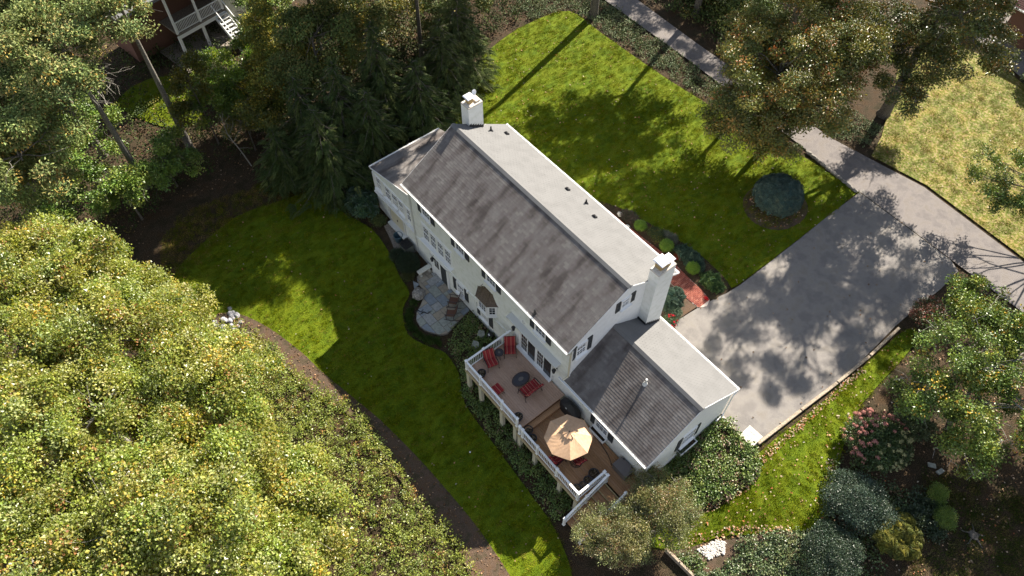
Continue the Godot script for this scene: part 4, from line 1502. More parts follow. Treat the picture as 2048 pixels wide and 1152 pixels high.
func build_sunroom(t: Node) -> void:
	# low side wing whose single slope falls away to the left
	var s := t
	wallbox(s, Vector3(-4.5, 0.0, 7.36), Vector3(0.06, 4.42, 7.6), m.painted_brick)
	wallbox(s, Vector3(-4.5, 0.0, 2.2), Vector3(-4.28, 4.42, 7.36), m.painted_brick)
	wallbox(s, Vector3(-4.28, 0.0, 2.2), Vector3(0.06, 4.42, 2.42), m.painted_brick)
	var st := st_new()
	for z in [[7.36, 7.6], [2.2, 2.42]]:
		hexa(st, [Vector3(-4.5, 4.42, z[0]), Vector3(0.06, 4.42, z[0]), Vector3(0.06, 4.42, z[1]), Vector3(-4.5, 4.42, z[1]), Vector3(-4.5, 4.46, z[0]), Vector3(0.06, 5.76, z[0]), Vector3(0.06, 5.76, z[1]), Vector3(-4.5, 4.46, z[1])])
	part("wall", st.commit(), m.painted_brick, s)
	var v := Vector3(4.66, 1.34, 0).normalized()
	var n := Vector3(-v.y, v.x, 0)
	st = st_new()
	var o := Vector3(-4.64, 4.52, 7.64)
	var rise := 4.85
	hexa(st, [o - n * 0.09, o - n * 0.09 + Vector3(0, 0, -5.6), o - n * 0.09 + Vector3(0, 0, -5.6) + v * rise, o - n * 0.09 + v * rise, o, o + Vector3(0, 0, -5.6), o + Vector3(0, 0, -5.6) + v * rise, o + v * rise])
	var r := part("roof_slope", st.commit(), m.flashing, s)
	var browns := [m.shingles[1], m.shingles[2], m.shingles[1]]
	shingles(r, o, Vector3(0, 0, -1), v, 5.6, rise, 0, browns, 0.15, 0.31)
	gutter(s, Vector3(-4.66, 4.42, 7.64), Vector3(-4.66, 4.42, 2.04), Vector3.LEFT)
	st = st_new()
	bar(st, o - n * 0.05 + Vector3(0, 0, 0.012), o + v * rise - n * 0.05 + Vector3(0, 0, 0.012), 0.024, 0.13, n)
	part("rake_board", st.commit(), m.trim, s)
	# belt course under the windows
	st = st_new()
	box(st, Vector3(-2.25, 2.38, 7.67), Vector3(4.6, 0.12, 0.14))
	box(st, Vector3(-2.25, 2.62, 7.64), Vector3(4.5, 0.07, 0.08))
	for x in [-4.42, -3.3, -0.78, -0.04]:
		box(st, Vector3(x, 3.45, 7.625), Vector3(0.14, 1.6, 0.05))
	part("belt_course", st.commit(), m.trim, s)
	window(s, Vector3(-3.83, 3.62, 7.6), FACE_REAR, 0.6, 1.15, 3, 2, true, 2, "window", 0.4)
	window(s, Vector3(-2.76, 3.62, 7.6), FACE_REAR, 0.62, 1.15, 3, 2, true, 2)
	window(s, Vector3(-1.98, 3.62, 7.6), FACE_REAR, 0.62, 1.15, 3, 2, true, 2, "window", 0.4)
	window(s, Vector3(-1.26, 3.62, 7.6), FACE_REAR, 0.56, 1.15, 3, 2, true, 2, "window", 0.4)
	window(s, Vector3(-0.38, 3.62, 7.6), FACE_REAR, 0.4, 1.15, 2, 2, false, 2)
	# lower door
	st = st_new()
	box(st, Vector3(-2.95, 1.5, 7.64), Vector3(0.12, 1.6, 0.1))
	box(st, Vector3(-1.25, 1.5, 7.64), Vector3(0.12, 1.6, 0.1))
	box(st, Vector3(-2.1, 2.26, 7.64), Vector3(1.8, 0.08, 0.1))
	box(st, Vector3(-2.0, 0.72, 7.78), Vector3(1.9, 0.16, 0.4))
	part("door_frame", st.commit(), m.trim_grey, s)
	part("door", boxmesh(Vector3(0.85, 1.46, 0.05)), m.post_cream, s, Transform3D(Basis.IDENTITY, Vector3(-2.42, 1.5, 7.63)))
	part("door", boxmesh(Vector3(0.72, 1.46, 0.05)), m.post_cream, s, Transform3D(Basis.IDENTITY, Vector3(-1.63, 1.5, 7.63)))
	part("handle", boxmesh(Vector3(0.05, 0.12, 0.07)), m.bronze, s, Transform3D(Basis.IDENTITY, Vector3(-2.06, 1.5, 7.67)))


# ------------------------------------------------------------------ the deck

const DY := 1.897
const LY := 1.32


func rail_run(t: Node, a: Vector3, b: Vector3, first := true, last := true) -> void:
	# a, b: post feet; top rail, bottom rail, balusters, posts with caps
	var up := Vector3(0, 0.92, 0)
	var st := st_new()
	bar(st, a + up, b + up, 0.115, 0.05)
	part("top_rail", st.commit(), m.trim, t)
	st = st_new()
	bar(st, a + UP * 0.09, b + UP * 0.09, 0.05, 0.06)
	part("bottom_rail", st.commit(), m.trim, t)
	var n := int((b - a).length() / 0.115)
	for i in range(1, n):
		var p := a.lerp(b, float(i) / n)
		part("baluster", boxmesh(Vector3(0.025, 0.80, 0.025)), m.trim, t, Transform3D(Basis.IDENTITY, p + UP * 0.5))
	if first:
		rail_post(t, a)
	if last:
		rail_post(t, b)


func rail_post(t: Node, p: Vector3) -> void:
	part("rail_post", boxmesh(Vector3(0.115, 1.0, 0.115)), m.trim, t, Transform3D(Basis.IDENTITY, p + UP * 0.48))
	if not shared.has("postcap"):
		var st := st_new()
		slab(st, Vector3.ZERO, Vector3(0.165, 0.05, 0.165), 0.015)
		lathe(st, [Vector2(0.09, 0.02), Vector2(0.0, 0.07)], 4, Transform3D(Basis(UP, PI / 4), Vector3.ZERO))
		slab(st, Vector3(0, -0.94, 0), Vector3(0.155, 0.07, 0.155), 0.02)
		shared.postcap = st.commit()
	part("post_cap", shared.postcap, m.trim, t, Transform3D(Basis.IDENTITY, p + UP * 1.0))


func boards(t: Node, x0: float, x1: float, z0: float, z1: float, y: float, mats: Array, w := 0.14) -> void:
	var z := z0
	while z < z1 - 0.02:
		var ww := minf(w, z1 - z) - 0.008
		# long runs are made of two lengths that butt at a random joint
		var cut := rng.randf_range(0.3, 0.7) if x1 - x0 > 3.7 else 1.0
		var a := x0
		for k in [cut, 1.0]:
			var b: float = lerpf(x0, x1, k)
			if b - a > 0.05:
				var st := st_new()
				slab(st, Vector3((a + b) * 0.5, y - 0.0145, z + ww * 0.5), Vector3(b - a - 0.004, 0.029, ww), 0.004)
				part("deck_board", st.commit(), mats[rng.randi() % mats.size()], t)
			a = b
		z += w


func build_deck() -> void:
	var t := thing("deck", "two level brown board deck with white railings behind the house", "deck", Vector3.ZERO)
	boards(t, 9.9, 14.6, 7.66, 10.98, DY, m.deck_boards)
	boards(t, 14.66, 21.1, 7.66, 9.1, LY, m.low_boards)
	boards(t, 14.66, 19.62, 9.1, 11.0, LY, m.low_boards)
	# the step between the levels: nosing, tread, two risers
	var st := st_new()
	slab(st, Vector3(14.66, DY - 0.012, 9.3), Vector3(0.14, 0.03, 3.3), 0.006)
	part("nosing", st.commit(), m.deck_boards[2], t)
	st = st_new()
	slab(st, Vector3(14.88, LY + 0.29, 9.28), Vector3(0.32, 0.03, 2.72), 0.006)
	part("step_tread", st.commit(), m.low_boards[1], t)
	st = st_new()
	box(st, Vector3(14.67, LY + 0.28, 9.28), Vector3(0.03, 0.5, 2.7))
	box(st, Vector3(15.0, LY + 0.135, 9.28), Vector3(0.03, 0.27, 2.7))
	part("riser", st.commit(), m.low_boards[3], t)
	# beams and skirt under the boards
	st = st_new()
	box(st, Vector3(12.25, DY - 0.17, 11.0), Vector3(4.8, 0.27, 0.045))
	box(st, Vector3(9.9, DY - 0.17, 9.3), Vector3(0.045, 0.27, 3.36))
	box(st, Vector3(12.3, DY - 0.16, 10.4), Vector3(4.7, 0.24, 0.1))
	part("beam", st.commit(), m.frame_wood, t)
	st = st_new()
	box(st, Vector3(17.1, LY - 0.17, 11.02), Vector3(5.05, 0.27, 0.045))
	box(st, Vector3(19.62, LY - 0.17, 10.05), Vector3(0.045, 0.27, 1.9))
	box(st, Vector3(17.1, LY - 0.16, 10.45), Vector3(4.9, 0.24, 0.1))
	box(st, Vector3(21.1, LY - 0.17, 8.4), Vector3(0.045, 0.27, 1.5))
	part("beam", st.commit(), m.frame_wood, t)
	for x in [10.1, 11.25, 13.2, 14.4]:
		st = st_new()
		var g := gy(x, 10.95) - 0.1
		box(st, Vector3(x, (g + DY - 0.3) * 0.5, 10.94), Vector3(0.24, DY - 0.3 - g, 0.2))
		box(st, Vector3(x, g + 0.2, 10.94), Vector3(0.29, 0.1, 0.25))
		part("post", st.commit(), m.post_cream, t)
	for x in [14.82, 16.12, 18.2, 19.5]:
		st = st_new()
		var g := gy(x, 10.95) - 0.1
		box(st, Vector3(x, (g + LY - 0.3) * 0.5, 10.96), Vector3(0.24, LY - 0.3 - g, 0.2))
		box(st, Vector3(x, g + 0.2, 10.96), Vector3(0.29, 0.1, 0.25))
		part("post", st.commit(), m.post_cream, t)
	# railings
	rail_run(t, Vector3(9.95, DY, 7.7), Vector3(9.95, DY, 9.68), false, true)
	rail_run(t, Vector3(9.95, DY, 9.68), Vector3(9.95, DY, 10.94), false, true)
	rail_run(t, Vector3(9.95, DY, 10.94), Vector3(11.23, DY, 10.94), false, true)
	rail_run(t, Vector3(11.23, DY, 10.94), Vector3(13.18, DY, 10.94), false, true)
	rail_run(t, Vector3(13.18, DY, 10.94), Vector3(14.5, DY, 10.94), false, true)
	rail_run(t, Vector3(14.74, LY, 10.95), Vector3(15.0, LY, 10.95), true, true)
	rail_run(t, Vector3(15.0, LY, 10.95), Vector3(16.24, LY, 10.95), false, true)
	rail_run(t, Vector3(16.24, LY, 10.95), Vector3(17.84, LY, 10.95), false, true)
	rail_run(t, Vector3(17.84, LY, 10.95), Vector3(19.52, LY, 10.95), false, true)
	rail_run(t, Vector3(19.52, LY, 10.95), Vector3(19.52, LY, 9.12), false, true)
	# stairs down along +z
	var n := 7
	var drop := (LY - gy(20.2, 12.1)) / n
	for i in n - 1:
		st = st_new()
		var y := LY - drop * (i + 1)
		var z := 9.12 + 0.44 * i
		slab(st, Vector3(20.36, y - 0.02, z + 0.2), Vector3(1.34, 0.04, 0.2), 0.006)
		slab(st, Vector3(20.36, y - 0.02, z + 0.405), Vector3(1.34, 0.04, 0.2), 0.006)
		part("stair_tread", st.commit(), m.low_boards[i % 4], t)
		part("stair_riser", boxmesh(Vector3(1.3, drop - 0.02, 0.02)), m.frame_wood, t, Transform3D(Basis.IDENTITY, Vector3(20.36, y + drop * 0.5 - 0.02, z + 0.075)))
	var foot := Vector3(19.76, LY - drop * (n - 0.5), 12.0)
	for x in [19.7, 21.02]:
		st = st_new()
		bar(st, Vector3(x, LY - 0.2, 9.1), Vector3(x, gy(x, 12.0), 12.0), 0.04, 0.3)
		part("stringer", st.commit(), m.frame_wood, t)
	rail_run(t, Vector3(19.76, LY, 9.12), Vector3(19.76, (LY + foot.y) * 0.5, 10.5), true, true)
	rail_run(t, Vector3(19.76, (LY + foot.y) * 0.5, 10.5), foot, false, true)
	rail_run(t, Vector3(21.04, LY, 9.05), Vector3(21.04, foot.y, 12.0), true, true)
	# the short link between the two stair-head posts
	st = st_new()
	bar(st, Vector3(19.52, LY + 0.9, 9.12), Vector3(19.76, LY + 0.9, 9.12), 0.1, 0.05)
	part("top_rail", st.commit(), m.trim, t)


# ------------------------------------------------------------------ furniture on the deck

func cushion(st: SurfaceTool, sd: Array, c: Vector3, s: Vector3, stripes: Array, xf: Transform3D) -> void:
	# stripes: [width fraction, index of material] from one side to the other; one SurfaceTool per cloth in sd
	var x := -s.x * 0.5
	for k in stripes:
		var w: float = s.x * k[0]
		slab(sd[k[1]], Vector3(c.x + x + w * 0.5, c.y, c.z), Vector3(w, s.y, s.z), 0.018, xf)
		x += w


const STRIPE := [[0.10, 0], [0.05, 1], [0.13, 2], [0.08, 1], [0.13, 0], [0.05, 1], [0.13, 2], [0.08, 1], [0.10, 0], [0.05, 1], [0.10, 2]]


func cushion_part(called: String, parent: Node, c: Vector3, s: Vector3, xf: Transform3D, stripes := STRIPE) -> void:
	var sd := [st_new(), st_new(), st_new()]
	cushion(null, sd, c, s, stripes, xf)
	var am := ArrayMesh.new()
	var cl := [m.cloth_red, m.cloth_dark, m.cloth_coral]
	for i in 3:
		sd[i].commit(am)
		am.surface_set_material(am.get_surface_count() - 1, cl[i])
	var o := MeshInstance3D.new()
	o.name = called
	o.mesh = am
	parent.add_child(o, true)


# an iron lounge seat with striped cushions; its front looks along +z
func lounge(called: String, label: String, category: String, at: Vector3, turn: float, w: float, arms := true, group := "") -> Node3D:
	var t := thing(called, label, category, at, turn, group)
	var seat := Transform3D(Basis(Vector3.RIGHT, -0.06), Vector3(0, 0.38, 0.02))
	var back := Transform3D(Basis(Vector3.RIGHT, -0.42), Vector3(0, 0.44, -0.27))
	var n := 1 if w < 1.0 else 2
	for i in n:
		var cx := (i - (n - 1) * 0.5) * w / n
		cushion_part("seat_cushion", t, Vector3(cx, 0.06, 0.02), Vector3(w / n - 0.02, 0.13, 0.58), seat)
		cushion_part("back_cushion", t, Vector3(cx, 0.31, 0.05), Vector3(w / n - 0.02, 0.62, 0.12), back)
	var st := st_new()
	for sx in [-1, 1]:
		var x: float = sx * (w * 0.5 + 0.02)
		if arms:
			tube(st, [Vector3(x, 0.95, -0.5), Vector3(x, 0.64, -0.36), Vector3(x, 0.62, 0.0), Vector3(x, 0.60, 0.28), Vector3(x, 0.5, 0.36), Vector3(x, 0.44, 0.3)], [0.018, 0.022, 0.026, 0.024, 0.016, 0.012], 6)
		tube(st, [Vector3(x, 0.98, -0.5), Vector3(x, 0.42, -0.27), Vector3(x, 0.3, -0.26)], [0.017], 6)
	for y in [0.5, 0.72, 0.97]:
		var z = -0.27 - (y - 0.42) * 0.44
		tube(st, [Vector3(-w * 0.5 - 0.02, y, z), Vector3(0, y + (0.05 if y > 0.9 else 0.0), z), Vector3(w * 0.5 + 0.02, y, z)], [0.015], 6)
	for z in [-0.27, 0.3]:
		tube(st, [Vector3(-w * 0.5 - 0.02, 0.36, z), Vector3(w * 0.5 + 0.02, 0.36, z)], [0.016], 6)
	for k in 5:
		var x := lerpf(-w * 0.5, w * 0.5, k / 4.0)
		tube(st, [Vector3(x, 0.365, -0.27), Vector3(x, 0.365, 0.3)], [0.009], 4)
	part("seat_frame", st.commit(), m.iron, t)
	for sx in [-1, 1]:
		var x: float = sx * (w * 0.5 + 0.02)
		st = st_new()
		tube(st, [Vector3(x, 0.5, 0.32), Vector3(x, 0.3, 0.34), Vector3(x, 0.1, 0.33), Vector3(x + sx * 0.02, 0.0, 0.40)], [0.018, 0.016, 0.014, 0.016], 6)
		part("leg", st.commit(), m.iron, t)
		st = st_new()
		tube(st, [Vector3(x, 0.38, -0.27), Vector3(x, 0.12, -0.3), Vector3(x + sx * 0.02, 0.0, -0.38)], [0.016], 6)
		part("leg", st.commit(), m.iron, t)
	return t


func mosaic_table(called: String, label: String, at: Vector3, turn: float, rx: float, rz: float, h: float) -> Node3D:
	var t := thing(called, label, "table", at, turn)
	var st := st_new()
	var xf := Transform3D(Basis.IDENTITY.scaled(Vector3(rx, 1, rz)), Vector3(0, h, 0))
	lathe(st, [Vector2(0.72, -0.02), Vector2(0.99, -0.03), Vector2(1.0, 0.0), Vector2(0.985, 0.018), Vector2(0.80, 0.02), Vector2(0.79, 0.012)], 28, xf)
	var top := part("table_rim", st.commit(), m.bronze, t)
	st = st_new()
	lathe(st, [Vector2(0.28, 0.013), Vector2(0.795, 0.012)], 28, xf)
	part("table_top", st.commit(), plain(0.035, 0.035, 0.045, 0.5), t)
	st = st_new()
	lathe(st, [Vector2(0.0, 0.016), Vector2(0.285, 0.014)], 20, xf)
	part("centre_medallion", st.commit(), plain(0.13, 0.115, 0.10, 0.6), t)
	st = st_new()
	for k in 12:
		var a := TAU * k / 12
		bar(st, xf * Vector3(cos(a) * 0.3, 0.016, sin(a) * 0.3), xf * Vector3(cos(a) * 0.78, 0.016, sin(a) * 0.78), 0.012, 0.006)
	part("spoke", st.commit(), m.bronze, t)
	for k in 4:
		var a := TAU * (k + 0.5) / 4
		var d := Vector3(cos(a) * rx, 0, sin(a) * rz)
		st = st_new()
		tube(st, [d * 0.8 + UP * (h - 0.02), d * 0.55 + UP * h * 0.6, d * 0.6 + UP * h * 0.3, d * 0.92 + UP * 0.02, d * 0.98 + UP * 0.03], [0.016, 0.013, 0.013, 0.012, 0.014], 6)
		part("leg", st.commit(), m.bronze, t)
	return t


func round_pot(at: Vector3, r: float, h: float, label: String, plant := false) -> Node3D:
	var t := thing("planter_pot", label, "planter", at, rng.randf() * TAU, "round dark pots along the deck railing")
	var st := st_new()
	lathe(st, [Vector2(0.0, 0.0), Vector2(r * 0.62, 0.0), Vector2(r * 0.75, 0.03), Vector2(r * 0.95, h * 0.6), Vector2(r * 0.98, h * 0.9), Vector2(r * 1.06, h * 0.93), Vector2(r * 1.06, h), Vector2(r * 0.9, h), Vector2(r * 0.88, h * 0.82)], 22)
	part("pot_body", st.commit(), m.pot, t)
	st = st_new()
	lathe(st, [Vector2(r * 0.88, h * 0.82), Vector2(r * 0.5, h * 0.86), Vector2(0.0, h * 0.88)], 14)
	part("potting_soil", st.commit(), m.soil, t)
	st = st_new()
	for k in 16:
		var a := rng.randf() * TAU
		var b := rng.randf() * TAU
		var p := Vector3(cos(a), 0, sin(a)) * r * rng.randf_range(0.1, 0.7) + UP * h * 0.85
		tube(st, [p, p + Vector3(cos(b) * 0.06, 0.06, sin(b) * 0.06), p + Vector3(cos(b) * 0.14, 0.07, sin(b) * 0.14)], [0.006, 0.005, 0.003], 4)
	part("dry_stems", st.commit(), m.old_timber, t)
	return t


func build_deck_things() -> void:
	lounge("lounge_chair", "red striped lounge chair beside the deck doors, against the left railing", "armchair", Vector3(10.66, DY, 8.32), 0.93, 0.64, true, "red striped seats on the upper deck")
	lounge("lounge_chair", "red striped lounge chair between the round side table and the deck corner", "armchair", Vector3(10.62, DY, 9.68), 1.30, 0.64, true, "red striped seats on the upper deck")
	lounge("loveseat", "red striped two seat bench behind the oval table", "bench", Vector3(13.36, DY, 9.06), -PI / 2, 1.12, true, "red striped seats on the upper deck")
	var t := thing("ottoman", "square red striped footstool by the deck railing", "footstool", Vector3(12.2, DY, 10.52), 0.0, "red striped seats on the upper deck")
	cushion_part("seat_cushion", t, Vector3(0, 0.37, 0), Vector3(0.62, 0.13, 0.58), Transform3D(Basis(UP, PI / 2), Vector3.ZERO))
	var st := st_new()
	for s in [-1, 1]:
		tube(st, [Vector3(s * 0.26, 0.3, -0.26), Vector3(s * 0.26, 0.3, 0.26)], [0.015], 6)
		tube(st, [Vector3(-0.26, 0.3, s * 0.26), Vector3(0.26, 0.3, s * 0.26)], [0.015], 6)
	part("seat_frame", st.commit(), m.iron, t)
	for sx in [-1, 1]:
		for sz in [-1, 1]:
			st = st_new()
			tube(st, [Vector3(sx * 0.26, 0.3, sz * 0.26), Vector3(sx * 0.25, 0.12, sz * 0.25), Vector3(sx * 0.31, 0.01, sz * 0.31)], [0.016, 0.013, 0.015], 6)
			part("leg", st.commit(), m.iron, t)
	mosaic_table("side_table", "small round mosaic side table between the two red chairs", Vector3(10.48, DY, 8.98), 0.4, 0.27, 0.27, 0.5)
	mosaic_table("coffee_table", "oval mosaic fire table in the middle of the upper deck", Vector3(12.57, DY, 9.08), 0.0, 0.40, 0.58, 0.45)
	round_pot(Vector3(10.82, DY, 10.52), 0.24, 0.36, "dark round pot alone by the deck railing near the red footstool")
	round_pot(Vector3(14.22, DY, 10.62), 0.25, 0.36, "dark round pot on the upper deck, last before the step down")
	round_pot(Vector3(14.66 + 0.32, LY, 10.52), 0.25, 0.36, "dark round pot on the lower deck against the step")
	round_pot(Vector3(15.5, LY, 10.66), 0.24, 0.36, "dark round pot on the lower deck, second after the step")
	round_pot(Vector3(19.1, LY, 9.42), 0.29, 0.36, "largest dark pot at the stair end of the lower railing")
	round_pot(Vector3(19.16, LY, 9.88), 0.24, 0.30, "dark pot next to the largest pot by the stair railing")
	round_pot(Vector3(19.16, LY, 10.26), 0.19, 0.26, "smallest dark pot in the row by the stair railing")
	round_pot(Vector3(19.14, LY, 10.66), 0.27, 0.30, "sunlit dark pot in the corner of the lower railing")
	build_grill()
	build_parasol()
	# table and chairs beneath the parasol
	t = thing("dining_table", "round dark metal table under the tan parasol", "table", Vector3(17.2, LY, 9.68))
	st = st_new()
	lathe(st, [Vector2(0.0, 0.69), Vector2(0.58, 0.69), Vector2(0.6, 0.7), Vector2(0.6, 0.715), Vector2(0.58, 0.72), Vector2(0.04, 0.72)], 28)
	part("table_top", st.commit(), m.bronze, t)
	for k in 4:
		var a := TAU * (k + 0.5) / 4
		var d := Vector3(cos(a), 0, sin(a))
		st = st_new()
		tube(st, [d * 0.45 + UP * 0.69, d * 0.3 + UP * 0.35, d * 0.5 + UP * 0.0], [0.02], 6)
		part("leg", st.commit(), m.bronze, t)
	var c := lounge("dining_chair", "red cushioned dining chair on a round swivel base below the parasol's edge", "chair", Vector3(17.95, LY, 9.62), -PI / 2 - 0.1, 0.52, true, "red chairs round the parasol table")
	for k in c.get_children():
		if String(k.name).begins_with("leg"):
			c.remove_child(k)
			k.free()
	st = st_new()
	tube(st, [Vector3(0, 0.34, 0.0), Vector3(0, 0.06, 0.0)], [0.03], 8)
	var ring := []
	for k in 21:
		ring.append(Vector3(cos(TAU * k / 20) * 0.31, 0.02, sin(TAU * k / 20) * 0.31))
	tube(st, ring, [0.017], 6, false)
	for k in 4:
		var a := TAU * k / 4
		tube(st, [Vector3(0, 0.08, 0), Vector3(cos(a) * 0.31, 0.02, sin(a) * 0.31)], [0.014], 6)
	part("swivel_base", st.commit(), m.iron, c)
	lounge("dining_chair", "red cushioned dining chair half hidden under the parasol by the railing", "chair", Vector3(17.3, LY, 10.38), PI, 0.52, true, "red chairs round the parasol table")
	# storage chest with a grey lid
	t = thing("deck_box", "grey brown storage chest against the wing wall on the lower deck", "storage chest", Vector3(19.88, LY, 8.03))
	part("chest_body", boxmesh(Vector3(0.96, 0.5, 0.62)), m.box_side, t, Transform3D(Basis.IDENTITY, Vector3(0, 0.25, 0)))
	st = st_new()
	hexa(st, [Vector3(-0.51, 0.5, -0.34), Vector3(0.51, 0.5, -0.34), Vector3(0.51, 0.5, 0.34), Vector3(-0.51, 0.5, 0.34), Vector3(-0.5, 0.62, -0.33), Vector3(0.5, 0.62, -0.33), Vector3(0.5, 0.57, 0.33), Vector3(-0.5, 0.57, 0.33)])
	part("lid", st.commit(), m.box_lid, t)
	for x in [-0.3, 0.3]:
		part("hinge", boxmesh(Vector3(0.1, 0.02, 0.05)), m.black_metal, t, Transform3D(Basis.IDENTITY, Vector3(x, 0.626, -0.3)))
	# hose along the wall
	t = thing("garden_hose", "thin dark hose lying along the foot of the wing wall", "hose", Vector3.ZERO)
	st = st_new()
	tube(st, [Vector3(16.5, LY + 0.02, 7.72), Vector3(17.4, LY + 0.02, 7.78), Vector3(18.2, LY + 0.02, 7.9), Vector3(18.8, LY + 0.02, 8.02), Vector3(19.2, LY + 0.02, 8.2), Vector3(19.32, LY + 0.05, 8.3)], [0.018], 6)
	part("hose", st.commit(), m.black_metal, t)


func build_grill() -> void:
	var t := thing("grill", "barbecue grill under a black cover beside the wing wall", "grill", Vector3(15.6, LY, 7.99))
	var st := st_new()
	# rounded body: superellipse rings
	var rings := []
	for lv in [[0.02, 0.70, 0.27], [0.10, 0.72, 0.28], [0.5, 0.73, 0.285], [0.78, 0.72, 0.28], [0.88, 0.69, 0.26], [0.98, 0.5, 0.235], [1.08, 0.42, 0.18], [1.12, 0.32, 0.10], [1.13, 0.0, 0.0]]:
		var ring := []
		for k in 28:
			var a := TAU * k / 28
			var c := cos(a)
			var s := sin(a)
			var w = 0.02 * sin(a * 7.0 + lv[0] * 3.0) * (1.0 - lv[0] * 0.6)
			var p := Vector3(signf(c) * pow(absf(c), 0.55) * lv[1] * (1.0 + w), lv[0], signf(s) * pow(absf(s), 0.55) * lv[2] * (1.0 + w))
			ring.append([p, Vector3(c, 0.25 if lv[0] < 0.85 else 1.0, s).normalized()])
		rings.append(ring)
	for i in rings.size() - 1:
		for k in 28:
			var j := (k + 1) % 28
			smooth_quad(st, rings[i][k], rings[i][j], rings[i + 1][j], rings[i + 1][k])
	part("cover", st.commit(), m.grill_cover, t)
	part("cover_badge", boxmesh(Vector3(0.1, 0.05, 0.012)), m.trim_grey, t, Transform3D(Basis(Vector3.RIGHT, -0.45), Vector3(-0.1, 0.9, 0.268)))


func build_parasol() -> void:
	var t := thing("parasol", "tan eight sided market parasol over the lower deck", "parasol", Vector3(17.2, LY, 9.68), 0.0)
	var st := st_new()
	tube(st, [Vector3(0, 0.0, 0), Vector3(0, 2.82, 0)], [0.022], 8)
	part("pole", st.commit(), m.bronze, t)
	st = st_new()
	lathe(st, [Vector2(0, 0.0), Vector2(0.26, 0.0), Vector2(0.25, 0.05), Vector2(0.05, 0.09), Vector2(0.04, 0.25)], 18)
	part("base", st.commit(), m.iron, t)
	var ph := -0.13
	var rim := 2.14
	var top := 2.72
	var R := 1.29
	# main canopy panels sag a little between the ribs
	for k in 8:
		st = st_new()
		var a0 := ph + TAU * k / 8
		var a1 := ph + TAU * (k + 1) / 8
		var g := []
		for i in 9:
			var f := 0.14 + (1.0 - 0.14) * i / 8.0
			var row := []
			for j in 7:
				var q := j / 6.0
				var d0 := Vector3(cos(a0), 0, sin(a0))
				var d1 := Vector3(cos(a1), 0, sin(a1))
				var p := d0.lerp(d1, q) * R * f
				p.y = lerpf(top, rim, pow(f, 1.12)) - 0.03 * sin(PI * q) * f + 0.003 * sin(q * 19.0 + f * 23.0 + k)
				row.append(p)
			g.append(row)
		for i in 8:
			for j in 6:
				var n := UP
				quad(st, g[i][j], g[i][j + 1], g[i + 1][j + 1], g[i + 1][j], n)
		# hem
		for j in 6:
			quad(st, g[8][j], g[8][j + 1], g[8][j + 1] - UP * 0.05, g[8][j] - UP * 0.05, g[8][j] * Vector3(1, 0, 1))
		part("canopy_panel", st.commit(), m.canvas, t)
		st = st_new()
		var d := Vector3(cos(a0), 0, sin(a0))
		tube(st, [d * 0.05 + UP * (top - 0.05), d * R * 0.5 + UP * (lerpf(top, rim, pow(0.5, 1.12)) - 0.02), d * R * 0.99 + UP * (rim - 0.02)], [0.011], 5)
		part("rib", st.commit(), m.bronze, t)
		st = st_new()
		tube(st, [Vector3(0, 1.9, 0), d * R * 0.5 + UP * (lerpf(top, rim, pow(0.5, 1.12)) - 0.03)], [0.008], 5)
		part("strut", st.commit(), m.bronze, t)
	# the vent cap: a smaller tier above the hole, with a ruffled edge
	st = st_new()
	for k in 32:
		var a0 := ph + TAU * k / 32
		var a1 := ph + TAU * (k + 1) / 32
		var w0 := 0.33 + 0.035 * sin(k * 2.4)
		var w1 := 0.33 + 0.035 * sin((k + 1) * 2.4)
		var p0 := Vector3(cos(a0) * w0, top - 0.055 + 0.02 * sin(k * 1.7), sin(a0) * w0)
		var p1 := Vector3(cos(a1) * w1, top - 0.055 + 0.02 * sin((k + 1) * 1.7), sin(a1) * w1)
		tri(st, Vector3(0, top + 0.1, 0), p0, p1, UP)
	part("vent_cap", st.commit(), m.canvas, t)
	st = st_new()
	lathe(st, [Vector2(0.0, 0.0), Vector2(0.04, 0.02), Vector2(0.03, 0.06), Vector2(0.0, 0.09)], 10, Transform3D(Basis.IDENTITY, Vector3(0, top + 0.09, 0)))
	part("finial", st.commit(), m.bronze, t)


# ------------------------------------------------------------------ the patio

